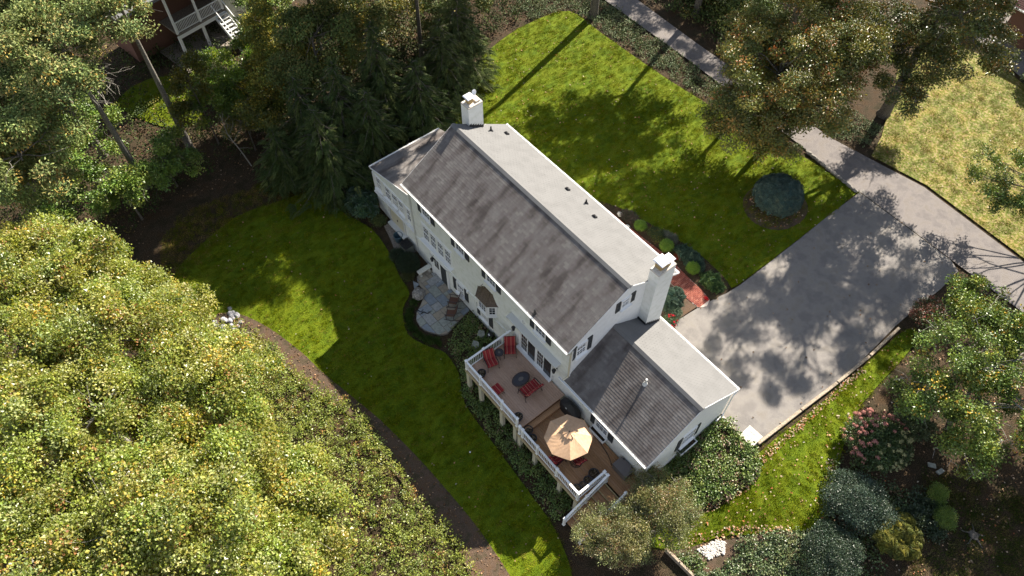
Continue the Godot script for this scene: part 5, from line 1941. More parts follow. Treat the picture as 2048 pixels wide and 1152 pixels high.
func build_patio() -> void:
	var out := pv([1.45, 7.62, 3.4, 7.64, 5.72, 7.64, 5.9, 8.6, 6.1, 9.3, 6.2, 9.8, 6.0, 10.2, 5.57, 10.48, 5.15, 10.72, 4.7, 10.8, 4.18, 10.7, 3.72, 10.35, 3.47, 9.9, 3.24, 9.58, 2.99, 9.2, 2.67, 9.0, 2.17, 9.02, 1.74, 8.92, 1.45, 8.74, 1.36, 8.4])
	var py := -0.12
	var t := thing("patio", "bluestone flagstone patio with a curved edge behind the house", "patio", Vector3.ZERO)
	var st := st_new()
	prism(st, Geometry2D.offset_polygon(out, 0.03)[0], py - 0.3, py - 0.022)
	part("mortar_bed", st.commit(), m.old_concrete, t)
	# random ashlar of flags on a 0.3 m grid, cut at the curved edge
	var g := RandomNumberGenerator.new()
	g.seed = 77
	var used := {}
	var u := 0.30
	for iz in 14:
		for ix in 20:
			if used.has(Vector2i(ix, iz)):
				continue
			var opts := [[3, 2], [2, 3], [2, 2], [2, 1], [1, 2], [3, 3], [1, 1], [2, 2], [3, 2]]
			var pick := [1, 1]
			for tries in 6:
				var o: Array = opts[g.randi() % opts.size()]
				var ok := true
				for a in o[0]:
					for b in o[1]:
						if used.has(Vector2i(ix + a, iz + b)):
							ok = false
				if ok:
					pick = o
					break
			for a in pick[0]:
				for b in pick[1]:
					used[Vector2i(ix + a, iz + b)] = true
			var x0: float = 1.2 + ix * u
			var z0: float = 7.62 + iz * u
			var e := 0.012
			var sq := pv([x0 + e, z0 + e, x0 + pick[0] * u - e, z0 + e, x0 + pick[0] * u - e, z0 + pick[1] * u - e, x0 + e, z0 + pick[1] * u - e])
			for pc in Geometry2D.intersect_polygons(sq, out):
				if area(pc) < 0.01:
					continue
				st = st_new()
				prism(st, pc, py - 0.04, py + g.randf_range(-0.004, 0.004), Transform3D.IDENTITY, 0.006)
				part("flagstone", st.commit(), m.flags[g.randi() % m.flags.size()], t)
	# dark edging plants round the patio
	var edge := curve_poly(pv([3.05, 9.72, 3.3, 10.2, 3.62, 10.62, 4.1, 10.95, 4.7, 11.08, 5.3, 11.0, 5.9, 10.66, 6.35, 10.3, 6.75, 10.5, 6.3, 10.95, 5.6, 11.35, 4.7, 11.5, 3.9, 11.35, 3.2, 10.9, 2.8, 10.3, 2.75, 9.85]), 3)
	cover_bed("edging_plants", edge, 60.0, leafm.long_tuft, m.blade, [[4, Color(0.045, 0.08, 0.02)], [3, Color(0.065, 0.105, 0.028)]], 0.03, "dark green border grass round the patio's curved edge", "border plants", 0.9)
	# boulder
	t = thing("boulder", "pale layered boulder at the edge of the flagstone patio", "boulder", Vector3(2.72, gy(2.7, 9.5) - 0.05, 9.52))
	st = st_new()
	lump(st, Vector3(0, 0.2, 0), Vector3(0.42, 0.34, 0.46), 31, 0.16, 7, 11)
	part("rock", st.commit(), m.rock, t)
	st = st_new()
	lump(st, Vector3(0.1, 0.42, 0.02), Vector3(0.3, 0.16, 0.34), 32, 0.2, 6, 9)
	lump(st, Vector3(-0.22, 0.34, -0.12), Vector3(0.2, 0.15, 0.2), 33, 0.2, 6, 8)
	part("rock_ledge", st.commit(), m.rock, t)
	t = thing("flat_stone", "lone triangular flagstone in the grass beside the boulder", "stone", Vector3(1.85, gy(1.85, 9.25) + 0.01, 9.25))
	st = st_new()
	prism(st, pv([-0.32, -0.1, 0.2, -0.28, 0.3, 0.22]), -0.05, 0.03, Transform3D.IDENTITY, 0.01)
	part("stone", st.commit(), m.flags[0], t)
	# white garden bench
	t = thing("garden_bench", "white stone garden bench on carved legs by the patio door", "bench", Vector3(1.53, -0.12, 8.18), PI / 2)
	st = st_new()
	slab(st, Vector3(0, 0.42, 0), Vector3(1.02, 0.08, 0.34), 0.015)
	part("seat", st.commit(), m.stone_white, t)
	for s in [-1, 1]:
		st = st_new()
		slab(st, Vector3(s * 0.33, 0.03, 0), Vector3(0.16, 0.06, 0.28), 0.015)
		slab(st, Vector3(s * 0.33, 0.2, 0), Vector3(0.1, 0.3, 0.2), 0.01)
		slab(st, Vector3(s * 0.33, 0.36, 0), Vector3(0.15, 0.05, 0.28), 0.01)
		part("leg", st.commit(), m.stone_white, t)
	rocker(Vector3(4.72, -0.12, 8.18), -0.9, "brown rocking chair on the patio, the one nearer the house wall")
	rocker(Vector3(5.38, -0.12, 8.88), -0.8, "brown rocking chair on the patio, the one nearer the ivy bed")
	# two wavy iron ornaments lying on the flags
	for k in 2:
		t = thing("iron_ornament", ["wavy dark iron ornament on the patio, shorter one near the edge", "wavy dark iron ornament on the patio, longer one towards the chairs"][k], "ornament", Vector3(3.78 + 0.36 * k, -0.1, 10.2 - 0.24 * k), 1.0, "wavy iron ornaments on the patio")
		st = st_new()
		var pts := []
		for i in 13:
			var f := i / 12.0 - 0.5
			pts.append(Vector3(f * (0.6 + 0.25 * k), 0.02, 0.07 * sin(f * 11.0)))
		tube(st, pts, [0.008, 0.014, 0.022, 0.028, 0.03, 0.028, 0.024, 0.02, 0.018, 0.014, 0.012, 0.01, 0.006], 6)
		for f in [-0.22, 0.18]:
			tube(st, [Vector3(f - 0.02, 0.015, 0.1), Vector3(f, 0.025, 0.02), Vector3(f + 0.03, 0.015, -0.11)], [0.008], 5)
		part("ornament_body", st.commit(), m.iron, t)
	# bits by the side door
	t = thing("concrete_pad", "small concrete pad below the side wing's lower door", "paving", Vector3.ZERO)
	part("concrete", drape(pv([-3.0, 7.62, -0.2, 7.62, -0.2, 8.7, -1.0, 8.8, -2.0, 8.5, -3.0, 8.3]), 0.02, 0.4), m.old_concrete, t)
	var y := gy(-0.6, 8.1)
	t = thing("air_conditioner", "square air conditioner unit with a dark fan grille beside the house wall", "air conditioner", Vector3(-0.62, y + 0.02, 8.08))
	part("cabinet", boxmesh(Vector3(0.72, 0.66, 0.66)), m.green_metal, t, Transform3D(Basis.IDENTITY, Vector3(0, 0.33, 0)))
	st = st_new()
	slab(st, Vector3(0, 0.69, 0), Vector3(0.76, 0.06, 0.7), 0.02)
	part("top_panel", st.commit(), m.black_metal, t)
	st = st_new()
	for r in [0.08, 0.14, 0.2, 0.26, 0.3]:
		var ring := []
		for k in 21:
			ring.append(Vector3(cos(TAU * k / 20) * r, 0.735, sin(TAU * k / 20) * r))
		tube(st, ring, [0.006], 4, false)
	part("fan_grille", st.commit(), m.iron, t)
	t = thing("water_barrel", "open blue green plastic tub on the concrete pad", "tub", Vector3(-1.55, gy(-1.55, 8.1) + 0.02, 8.1))
	st = st_new()
	lathe(st, [Vector2(0, 0.0), Vector2(0.24, 0.0), Vector2(0.3, 0.52), Vector2(0.325, 0.53), Vector2(0.325, 0.56), Vector2(0.285, 0.56), Vector2(0.23, 0.06), Vector2(0.0, 0.05)], 22)
	part("tub_body", st.commit(), m.blue_plastic, t)
	t = thing("utility_box", "black covered box with a bright metal pipe in the ivy by the deck", "utility box", Vector3(8.15, gy(8.15, 7.9), 7.88))
	st = st_new()
	lathe(st, [Vector2(0.0, 0.0), Vector2(0.2, 0.0), Vector2(0.22, 0.3), Vector2(0.17, 0.36), Vector2(0.0, 0.37)], 10)
	part("box_body", st.commit(), m.grill_cover, t)
	st = st_new()
	tube(st, [Vector3(-0.05, 0.36, 0.05), Vector3(0.0, 0.42, 0.1), Vector3(0.1, 0.42, 0.12)], [0.045, 0.05, 0.04], 8)
	part("pipe", st.commit(), m.cap_metal, t)
	for k in 2:
		var p: Vector2 = [Vector2(8.1, 8.98), Vector2(7.72, 8.25)][k]
		t = thing("stepping_stone", ["grey stepping stone in the ivy nearer the lawn", "grey stepping stone in the ivy close to the wall"][k], "stepping stone", gp(p.x, p.y, 0.3), 0.4, "stepping stones in the ivy bed")
		st = st_new()
		prism(st, pv([-0.26, -0.18, 0.1, -0.25, 0.27, 0.02, 0.14, 0.24, -0.2, 0.2]), -0.25, 0.03, Transform3D.IDENTITY, 0.012)
		part("stone", st.commit(), m.flags[3], t)


func rocker(at: Vector3, turn: float, label: String) -> void:
	var t := thing("rocking_chair", label, "rocking chair", at, turn, "brown rocking chairs on the patio")
	var st := st_new()
	var sx := Transform3D(Basis(Vector3.RIGHT, 0.1), Vector3(0, 0.42, 0.0))
	slab(st, Vector3(0, 0, 0), Vector3(0.5, 0.025, 0.5), 0.008, sx)
	part("seat", st.commit(), m.sling, t)
	st = st_new()
	var bx := Transform3D(Basis(Vector3.RIGHT, -0.3), Vector3(0, 0.42, -0.25))
	box(st, Vector3(0, 0.36, 0), Vector3(0.48, 0.66, 0.02), bx)
	part("backrest", st.commit(), m.sling, t)
	st = st_new()
	for s in [-1, 1]:
		var x: float = s * 0.28
		tube(st, [Vector3(x, 1.14, -0.48), Vector3(x, 0.42, -0.25), Vector3(x, 0.06, -0.24)], [0.02], 6)
		tube(st, [Vector3(x, 0.7, -0.36), Vector3(x, 0.66, 0.1), Vector3(x, 0.62, 0.32)], [0.026], 6)
		tube(st, [Vector3(x, 0.63, 0.27), Vector3(x, 0.06, 0.24)], [0.02], 6)
		tube(st, [Vector3(x, 0.12, -0.6), Vector3(x, 0.03, -0.25), Vector3(x, 0.02, 0.1), Vector3(x, 0.07, 0.4)], [0.02], 6)
	for p in [[1.1, -0.47], [0.40, 0.25], [0.40, -0.24]]:
		tube(st, [Vector3(-0.28, p[0], p[1]), Vector3(0.28, p[0], p[1])], [0.018], 6)
	part("chair_frame", st.commit(), m.bronze, t)


# ------------------------------------------------------------------ front beds, brick walk, kerbs

func shrub(called: String, label: String, category: String, at: Vector3, r: Vector3, n: int, meshes: Array, mat: Material, pal: Array, group := "", size := 1.0, shell := 0.55, upright := 0.0) -> Node3D:
	# a dome of leaf clusters over a few stems
	var t := thing(called, label, category, at, 0.0, group)
	var st := st_new()
	for k in 5:
		var a := TAU * k / 5 + rng.randf()
		var e := Vector3(cos(a) * r.x * 0.6, r.y * rng.randf_range(0.9, 1.4), sin(a) * r.z * 0.6)
		tube(st, [Vector3(0, -0.1, 0), e * 0.4 + UP * 0.05, e], [0.03 * r.x + 0.01, 0.018 * r.x + 0.006, 0.006], 5)
	part("stem", st.commit(), m.bark, t)
	var per := n / meshes.size()
	var lobes := []
	for k in 9:
		var a := TAU * k / 9.0 + rng.randf_range(-0.3, 0.3)
		var q := rng.randf_range(0.35, 0.72)
		var w := rng.randf_range(0.34, 0.52)
		lobes.append([Vector3(cos(a) * r.x * q, r.y * rng.randf_range(0.7, 1.25), sin(a) * r.z * q), w])
	lobes.append([Vector3(0, r.y * 1.35, 0), 0.5])
	for me in meshes:
		var xs := []
		var cs := []
		for i in per:
			var d := rdir(rng)
			if d.y < -0.25:
				d.y = -d.y
			var p: Vector3
			if shell < 0.8:
				# several unequal mounds rather than one dome
				var lb: Array = lobes[rng.randi() % lobes.size()]
				var f := shell + (1.0 - shell) * pow(rng.randf(), 0.5)
				if rng.randf() < 0.06:
					f *= rng.randf_range(1.1, 1.4)
				p = lb[0] + Vector3(d.x * r.x, d.y * r.y, d.z * r.z) * lb[1] * f
				p.y = maxf(p.y, 0.03)
			else:
				var f := shell + (1.0 - shell) * pow(rng.randf(), 0.5)
				f *= 1.0 + 0.16 * patch_noise.get_noise_3d((at.x + d.x * 2.0) * 9.0, d.y * 20.0, (at.z + d.z * 2.0) * 9.0)
				p = Vector3(d.x * r.x * f, r.y + d.y * r.y * f, d.z * r.z * f)
			var s := size * rng.randf_range(0.75, 1.25)
			var b := Basis(UP, rng.randf() * TAU)
			var ax := UP.cross(d)
			if ax.length() > 0.05:
				b = Basis(ax.normalized(), clampf(acos(clampf(d.y, -1, 1)) * 0.8, 0.0, 1.3)) * b
			xs.append(Transform3D(b.scaled(Vector3(s, s, s)), p))
			cs.append(tint(pal, 0.28))
		scatter(me, mat, "foliage", t, xs, cs)
	return t


func build_front_beds() -> void:
	# brick walk: running bond in single bricks, the largest as parts, the rest joined
	var t := thing("brick_walk", "red brick walk in running bond from the driveway along the house front", "path", Vector3.ZERO)
	var out := curve_poly(pv([15.25, -2.95, 15.3, -3.95, 13.2, -4.15, 11.4, -4.3, 9.5, -4.22, 7.5, -4.1, 5.0, -3.9, 4.6, -2.9, 7.5, -3.0, 10.5, -3.0, 13.5, -2.95]), 2)
	var st := st_new()
	prism(st, out, 1.0, 1.235)
	part("mortar_bed", st.commit(), m.mortar, t)
	var rest := []
	for k in 4:
		rest.append(st_new())
	var g := RandomNumberGenerator.new()
	g.seed = 21
	var singles := 0
	var x := 15.3
	var col := 0
	if not shared.has("brick"):
		var sb := st_new()
		slab(sb, Vector3.ZERO, Vector3(0.089, 0.06, 0.190), 0.005)
		shared.brick = sb.commit()
	while x > 4.6:
		var z := -4.4 + (0.1 if col % 2 else 0.0)
		while z < -2.85:
			var c := Vector3(x - 0.052, 1.238 + g.randf_range(-0.004, 0.004), z + 0.102)
			var sq := pv([x - 0.097, z + 0.006, x - 0.007, z + 0.006, x - 0.007, z + 0.198, x - 0.097, z + 0.198])
			var mi := g.randi() % 20
			mi = 0 if mi < 8 else (1 if mi < 14 else (2 if mi < 18 else 3))
			for pc in Geometry2D.intersect_polygons(sq, out):
				if area(pc) > 0.0170 and singles < 300:
					singles += 1
					part("brick", shared.brick, m.bricks[mi], t, Transform3D(Basis(UP, g.randf_range(-0.015, 0.015)), c))
				elif area(pc) > 0.004:
					prism(rest[mi], pc, 1.2, 1.268 + g.randf_range(-0.004, 0.004), Transform3D.IDENTITY, 0.004)
			z += 0.206
		x -= 0.104
		col += 1
	var am := ArrayMesh.new()
	for k in 4:
		rest[k].commit(am)
		am.surface_set_material(am.get_surface_count() - 1, m.bricks[k])
	var o := MeshInstance3D.new()
	o.name = "brick_courses"
	o.mesh = am
	o.set_meta("kind", "stuff")
	t.add_child(o, true)
	# soil of the beds
	sheet("ground_bed", curve_poly(pv([15.5, -4.6, 15.5, -5.6, 14.4, -5.95, 12.2, -6.05, 9.9, -5.65, 7.2, -5.05, 5.2, -4.3, 4.4, -3.4, 4.8, -3.9, 7.5, -4.15, 9.5, -4.3, 11.4, -4.4, 13.2, -4.2, 15.3, -4.0]), 2), 0.03, m.soil)
	sheet("ground_bed", pv([15.15, -2.9, 15.05, -1.3, 15.1, 0.6, 14.85, 1.3, 6.0, 0.25, 6.0, -2.9]), 0.03, m.mulch)
	var lime := [[5, Color(0.10, 0.20, 0.012)], [4, Color(0.15, 0.26, 0.018)], [2, Color(0.20, 0.30, 0.03)]]
	shrub("boxwood", "clipped bright green ball of boxwood beside the walk, farthest from the driveway", "shrub", gp(8.5, -4.55, 0.0), Vector3(0.36, 0.34, 0.36), 260, leafm.tiny, m.leaf, lime, "clipped boxwood balls along the brick walk", 1.0, 0.85)
	shrub("boxwood", "clipped bright green ball of boxwood, middle of the three along the brick walk", "shrub", gp(10.78, -4.66, 0.0), Vector3(0.40, 0.38, 0.40), 320, leafm.tiny, m.leaf, lime, "clipped boxwood balls along the brick walk", 1.0, 0.85)
	shrub("boxwood", "clipped bright green ball of boxwood beside the low juniper, nearest the driveway", "shrub", gp(13.1, -4.66, 0.0), Vector3(0.38, 0.36, 0.38), 300, leafm.tiny, m.leaf, lime, "clipped boxwood balls along the brick walk", 1.0, 0.85)
	var blue := [[5, Color(0.030, 0.060, 0.040)], [4, Color(0.05, 0.085, 0.055)], [2, Color(0.08, 0.12, 0.075)]]
	var grn := [[5, Color(0.035, 0.075, 0.022)], [4, Color(0.06, 0.11, 0.028)], [2, Color(0.10, 0.15, 0.035)]]
	shrub("juniper", "low spreading blue green juniper between boxwood ball and driveway corner", "shrub", gp(14.55, -4.95, 0.0), Vector3(0.85, 0.26, 0.5), 420, leafm.spray, m.needle, grn, "", 1.3, 0.5)
	shrub("juniper", "low spreading juniper in front of the middle boxwood ball, by the lawn edge", "shrub", gp(12.3, -5.3, 0.0), Vector3(1.25, 0.24, 0.55), 480, leafm.spray, m.needle, blue, "", 1.3, 0.5)
	shrub("perennials", "tangle of purple grey perennials beside the rocks at the end of the bed", "flower bed", gp(7.4, -4.6, 0.0), Vector3(0.7, 0.28, 0.45), 160, leafm.small, m.leaf_dull, [[4, Color(0.07, 0.05, 0.04)], [3, Color(0.06, 0.075, 0.04)], [1, Color(0.16, 0.10, 0.09)]], "", 0.9, 0.4)
	shrub("perennials", "dark green flowering perennials between the two farther boxwood balls", "flower bed", gp(9.7, -4.95, 0.0), Vector3(0.8, 0.28, 0.5), 190, leafm.small, m.leaf_dull, [[4, Color(0.03, 0.055, 0.022)], [3, Color(0.06, 0.08, 0.035)], [1, Color(0.16, 0.14, 0.02)]], "", 0.9, 0.4)
	shrub("perennials", "silvery grey perennials by the lawn behind the middle boxwood ball", "flower bed", gp(10.4, -5.35, 0.0), Vector3(0.6, 0.3, 0.3), 120, leafm.small, m.leaf_dull, [[4, Color(0.10, 0.11, 0.085)], [3, Color(0.14, 0.14, 0.11)]], "", 0.8, 0.4)
	shrub("red_flowers", "small patch of red flowers beside the middle boxwood ball", "flowers", gp(11.75, -4.7, 0.0), Vector3(0.3, 0.12, 0.2), 46, leafm.tiny, m.petal, [[3, Color(0.32, 0.02, 0.02)], [2, Color(0.05, 0.08, 0.02)]], "", 1.0, 0.4)
	shrub("red_flowers", "bright red blossoms at the driveway end of the brick walk", "flowers", gp(15.1, -3.75, 0.06), Vector3(0.13, 0.07, 0.09), 14, leafm.tiny, m.petal, [[3, Color(0.5, 0.012, 0.02)]], "", 0.8, 0.3)
	shrub("arborvitae", "rounded blue green shrub beside the near chimney", "shrub", gp(13.9, -1.9, 0.0), Vector3(0.75, 0.62, 0.72), 420, leafm.spray, m.needle, blue, "", 1.1, 0.7)
	shrub("lamb_ear", "pale blue green leafy shrub between the round shrub and the roses", "shrub", gp(14.5, -1.35, 0.0), Vector3(0.55, 0.35, 0.45), 200, leafm.small, m.leaf_dull, [[4, Color(0.075, 0.115, 0.07)], [3, Color(0.11, 0.155, 0.10)]], "", 0.9, 0.5)
	var t2 := shrub("rose_bush", "rose bush with red blooms at the corner of garage and driveway", "shrub", gp(14.95, -0.55, 0.0), Vector3(0.45, 0.36, 0.6), 200, leafm.small, m.leaf, [[4, Color(0.06, 0.095, 0.04)], [3, Color(0.10, 0.14, 0.065)]], "", 0.85, 0.5)
	for k in 15:
		var d := rdir(rng)
		d.y = absf(d.y)
		var s := rng.randf_range(0.5, 0.8)
		part("bloom", leafm.flower[k % 2], m.petal_red, t2, Transform3D(Basis.IDENTITY.scaled(Vector3(s, s, s)), Vector3(d.x * 0.45, 0.36 + d.y * 0.36, d.z * 0.6)))
	for k in 2:
		var p: Vector2 = [Vector2(6.83, -4.35), Vector2(7.86, -4.0)][k]
		t = thing("bed_rock", ["pale rock at the far end of the flower bed", "small pale rock beside the brick walk"][k], "rock", gp(p.x, p.y, 0.05), 0.7 * k)
		st = st_new()
		lump(st, Vector3(0, 0.08, 0), Vector3(0.24, 0.14, 0.17) * (1.0 - 0.2 * k), 50 + k, 0.18)
		part("rock", st.commit(), m.pale_stone, t)
	# dome of weeping yew in its ring of bark mulch
	sheet("ground_bed", curve_poly(pv([10.9, -13.6, 11.1, -11.9, 12.2, -10.9, 13.6, -10.9, 14.7, -11.9, 14.9, -13.6, 14.2, -14.8, 12.6, -15.2, 11.4, -14.7]), 3), 0.02, m.mulch)
	leaves_on("fallen_leaves", pv([11.0, -13.4, 11.3, -11.9, 13.6, -11.0, 14.6, -12.0, 14.8, -13.5, 12.5, -15.0]), 220, FALLEN, "pale leaves on the mulch ring of the round evergreen")
	shrub("round_evergreen", "big dome shaped blue green evergreen standing alone on the front lawn", "shrub", gp(12.9, -12.95, 0.0), Vector3(1.62, 1.1, 1.62), 2600, leafm.frond, m.needle, [[5, Color(0.06, 0.10, 0.08)], [4, Color(0.085, 0.13, 0.10)], [2, Color(0.12, 0.16, 0.12)]], "", 0.42, 0.86)
	# timbers along the driveway, stones along the lane
	kerb("driveway_kerb", "row of weathered timbers along the driveway's right edge", [gp(23.46, 1.15, 0.03), gp(23.68, -2.3, 0.03), gp(23.9, -5.3, 0.03), gp(24.02, -8.2, 0.03), gp(23.98, -11.2, 0.03)], 0.17, 0.12, [m.old_timber, m.old_timber, m.old_timber])
	t = thing("stone_edging", "row of rough stones between the front lawn and the lane", "edging")
	for k in 10:
		var f := k / 9.0
		st = st_new()
		lump(st, gp(lerpf(11.3, 15.5, f), lerpf(-18.62, -18.2, f), 0.05), Vector3(0.28, 0.13, 0.13), 90 + k, 0.18)
		part("stone", st.commit(), m.rock, t)
	# drain pad at the driveway's low corner
	t = thing("drain_pad", "pale square concrete pad with a drain grate at the driveway corner", "drain", gp(22.92, 1.06, 0.0), 0.03)
	st = st_new()
	for q in [[0, -0.33, 0.92, 0.26], [0, 0.33, 0.92, 0.26], [-0.33, 0, 0.26, 0.4], [0.33, 0, 0.26, 0.4]]:
		slab(st, Vector3(q[0], 0.0, q[1]), Vector3(q[2] - 0.002, 0.1, q[3] - 0.002), 0.01)
	part("concrete_collar", st.commit(), m.concrete, t)
	part("drain_floor", boxmesh(Vector3(0.4, 0.02, 0.4)), m.black_metal, t, Transform3D(Basis.IDENTITY, Vector3(0, -0.02, 0)))
	st = st_new()
	for k in 9:
		box(st, Vector3(-0.18 + k * 0.045, 0.03, 0), Vector3(0.02, 0.02, 0.4))
	box(st, Vector3(0, 0.026, 0), Vector3(0.4, 0.016, 0.03))
	part("grate", st.commit(), m.trim_grey, t)
	# splash block and ledge at the garage corner
	t = thing("garage_ledge", "low white concrete ledge along the driveway beside the wing corner", "ledge", Vector3.ZERO)
	st = st_new()
	bar(st, gp(21.15, 1.42, 0.05), gp(22.5, 1.48, 0.02), 0.12, 0.16)
	part("concrete", st.commit(), m.concrete, t)
	# lower right: timber wall, pebbles
	t = thing("retaining_wall", "low dark timber retaining wall at the lower bed", "wall", Vector3.ZERO)
	for k in 3:
		st = st_new()
		var y := gy(24.2, 8.7) - 0.1 + k * 0.16
		slab(st, Vector3(0, 0, 0), Vector3(3.2, 0.155, 0.14), 0.015, Transform3D(Basis(UP, 0.06), Vector3(25.75 + 0.02 * (k % 2), y, 8.66)))
		part("timber", st.commit(), m.old_timber, t)
	var pebble_at := pv([25.2, 7.5, 25.5, 6.35, 25.95, 6.15, 26.25, 6.6, 25.9, 7.4])
	sheet("ground_bed", pv([24.4, 8.55, 25.2, 7.0, 25.9, 5.9, 27.6, 3.4, 29, 2.3, 31, 3, 31, 9, 27, 8.6]), 0.012, m.mulch)
	var xs := []
	var cs := []
	for i in 420:
		var q := in_poly(pebble_at)
		var s := rng.randf_range(0.5, 1.3)
		xs.append(Transform3D(Basis(UP, rng.randf() * TAU).scaled(Vector3(s, s * 0.8, s)), gp(q.x, q.y, 0.03 + rng.randf() * 0.04)))
		cs.append(Color.WHITE)
	st = st_new()
	lump(st, Vector3.ZERO, Vector3(0.055, 0.035, 0.045), 7, 0.12, 4, 6)
	var peb := scatter(st.commit(), m.pale_stone, "pebbles", self, xs, cs)
	peb.set_meta("label", "patch of pale pebbles at the edge of the lower bed")
	peb.set_meta("category", "pebbles")
	# pile of round river stones at the end of the back lawn
	t = thing("river_stones", "heap of round grey stones where the back lawn meets the bank", "stone pile", gp(-3.2, 20.2, 0.0))
	for k in 26:
		st = st_new()
		var q := Vector2(rng.randf_range(-0.9, 0.9), rng.randf_range(-0.8, 0.9))
		var r := rng.randf_range(0.12, 0.24)
		lump(st, Vector3(q.x, r * 0.4 + 0.08 * (1.0 - q.length()), q.y), Vector3(r, r * 0.6, r * 0.8), 120 + k, 0.1, 6, 9)
		part("stone", st.commit(), m.river_stone, t)


# ------------------------------------------------------------------ the neighbour's house, top left

func build_neighbour() -> void:
	var t := thing("neighbour_house", "neighbour's pale sided house with a white porch among the left trees", "house", Vector3(-27.7, 0.0, 9.1), 0.17)
	# local: +x towards the camera side, porch floor edge along z
	var g := gy(-28, 9) - 0.0
	var st := st_new()
	box(st, Vector3(-4.4, g + 3.6, 0), Vector3(3.6, 7.2, 9.4))
	part("wall", st.commit(), m.neighbour_brick, t)
	st = st_new()
	box(st, Vector3(-1.6, g + 3.6, -4.4), Vector3(3.4, 7.2, 3.6))
	for k in 34:
		hexa(st, [Vector3(0.1, g + 0.2 * k, -6.2), Vector3(0.135, g + 0.2 * k, -6.2), Vector3(0.135, g + 0.2 * k, -2.6), Vector3(0.1, g + 0.2 * k, -2.6), Vector3(0.1, g + 0.2 * (k + 1), -6.2), Vector3(0.108, g + 0.2 * (k + 1), -6.2), Vector3(0.108, g + 0.2 * (k + 1), -2.6), Vector3(0.1, g + 0.2 * (k + 1), -2.6)])
	part("siding", st.commit(), m.neighbour_siding, t)
	st = st_new()
	slab(st, Vector3(-1.35, 3.0, -0.3), Vector3(2.7, 0.14, 4.4), 0.02)
	part("porch_floor", st.commit(), m.old_concrete, t)
	st = st_new()
	box(st, Vector3(-0.05, 2.78, -0.3), Vector3(0.12, 0.3, 4.4))
	part("beam", st.commit(), m.trim, t)
	for z in [1.85, -0.3, -2.45]:
		part("porch_post", boxmesh(Vector3(0.16, 4.2, 0.16)), m.trim, t, Transform3D(Basis.IDENTITY, Vector3(-0.12, 5.15, z)))
		part("porch_post", boxmesh(Vector3(0.2, 2.6, 0.2)), m.trim, t, Transform3D(Basis.IDENTITY, Vector3(-0.12, 1.5, z)))
	for r in [[1.77, -0.22], [-0.38, -2.37]]:
		st = st_new()
		bar(st, Vector3(-0.12, 3.98, r[0]), Vector3(-0.12, 3.98, r[1]), 0.08, 0.06)
		bar(st, Vector3(-0.12, 3.16, r[0]), Vector3(-0.12, 3.16, r[1]), 0.06, 0.06)
		part("porch_rail", st.commit(), m.trim, t)
		for k in 15:
			part("baluster", boxmesh(Vector3(0.035, 0.8, 0.035)), m.trim, t, Transform3D(Basis.IDENTITY, Vector3(-0.12, 3.57, lerpf(r[0], r[1], (k + 0.5) / 15.0))))
	st = st_new()
	slab(st, Vector3(-2.6, 7.3, 1.0), Vector3(8.0, 0.25, 10.4), 0.03)
	part("roof", st.commit(), m.grey_shingle, t)
	# stairs down from the porch's right end, along +x
	st = st_new()
	for z in [-2.5, -1.5]:
		bar(st, Vector3(0.0, 2.75, z), Vector3(2.6, g + 0.1, z), 0.06, 0.34)
		bar(st, Vector3(0.0, 3.9, z), Vector3(2.6, g + 1.1, z), 0.06, 0.07)
		bar(st, Vector3(2.6, g, z), Vector3(2.6, g + 1.2, z), 0.1, 0.1, Vector3.RIGHT)
	part("stringer", st.commit(), m.trim, t)
	for k in 10:
		part("stair_tread", boxmesh(Vector3(0.27, 0.04, 0.95)), m.trim_grey, t, Transform3D(Basis.IDENTITY, Vector3(0.13 + k * 0.26, lerpf(2.85, g + 0.2, k / 9.0), -2.0)))
	part("terrace", boxmesh(Vector3(4.2, 0.1, 5.4)), m.old_concrete, t, Transform3D(Basis.IDENTITY, Vector3(-0.6, g - 0.02, 0.2)))
	# the building whose eave throws the straight shadow over the far pavement
	t = thing("far_building", "dark red roofed building at the top right corner beyond the street", "building", Vector3(18.6, 0.0, -45.0))
	g = gy(18, -45)
	for q in [[Vector3(-5.7, g - 0.5, -4.7), Vector3(5.7, 4.7, -4.5)], [Vector3(-5.7, g - 0.5, 4.5), Vector3(5.7, 4.7, 4.7)]]:
		wallbox(t, q[0], q[1], m.neighbour_brick)
	for x in [-5.7, 5.5]:
		gable(t, x, x + 0.2, [-4.5, g - 0.5, 4.5, g - 0.5, 4.5, 4.7, 0.0, 7.35, -4.5, 4.7], m.neighbour_brick)
	var rb := ground(noise_tex([[0.1, Color(0.07, 0.035, 0.03)], [0.9, Color(0.14, 0.07, 0.06)]], 0.08, 80, 256, 4), 0.6, 0.9)
	for sz in [-1.0, 1.0]:
		slope(t, Vector3(-5.95, 4.9, 5.0 * sz), Vector3.RIGHT, Vector3(0, 2.8, -5.0 * sz).normalized(), 11.9, 5.73, 0, [rb])
		gutter(t, Vector3(-5.95, 4.78, 5.0 * sz), Vector3(5.95, 4.78, 5.0 * sz), Vector3(0, 0, sz))
	for x in [-3.0, 0.0, 3.0]:
		window(t, Vector3(x, 3.4, 4.7), 0.0, 0.9, 1.3, 2, 2)
	# grey slab with a white tub beyond the stairs
	t = thing("grey_path_slab", "grey concrete slab half hidden by the maple near the neighbour's steps", "paving", gp(-23.4, 8.8, 0.02), 0.5)
	part("concrete", boxmesh(Vector3(1.5, 0.1, 2.2)), m.old_concrete, t)
	t = thing("white_bucket", "small white bucket beside the grey slab among the left trees", "bucket", gp(-22.9, 7.9, 0.07))
	st = st_new()
	lathe(st, [Vector2(0, 0.0), Vector2(0.17, 0.0), Vector2(0.2, 0.4), Vector2(0.21, 0.4), Vector2(0.18, 0.37), Vector2(0.15, 0.05), Vector2(0.0, 0.05)], 14)
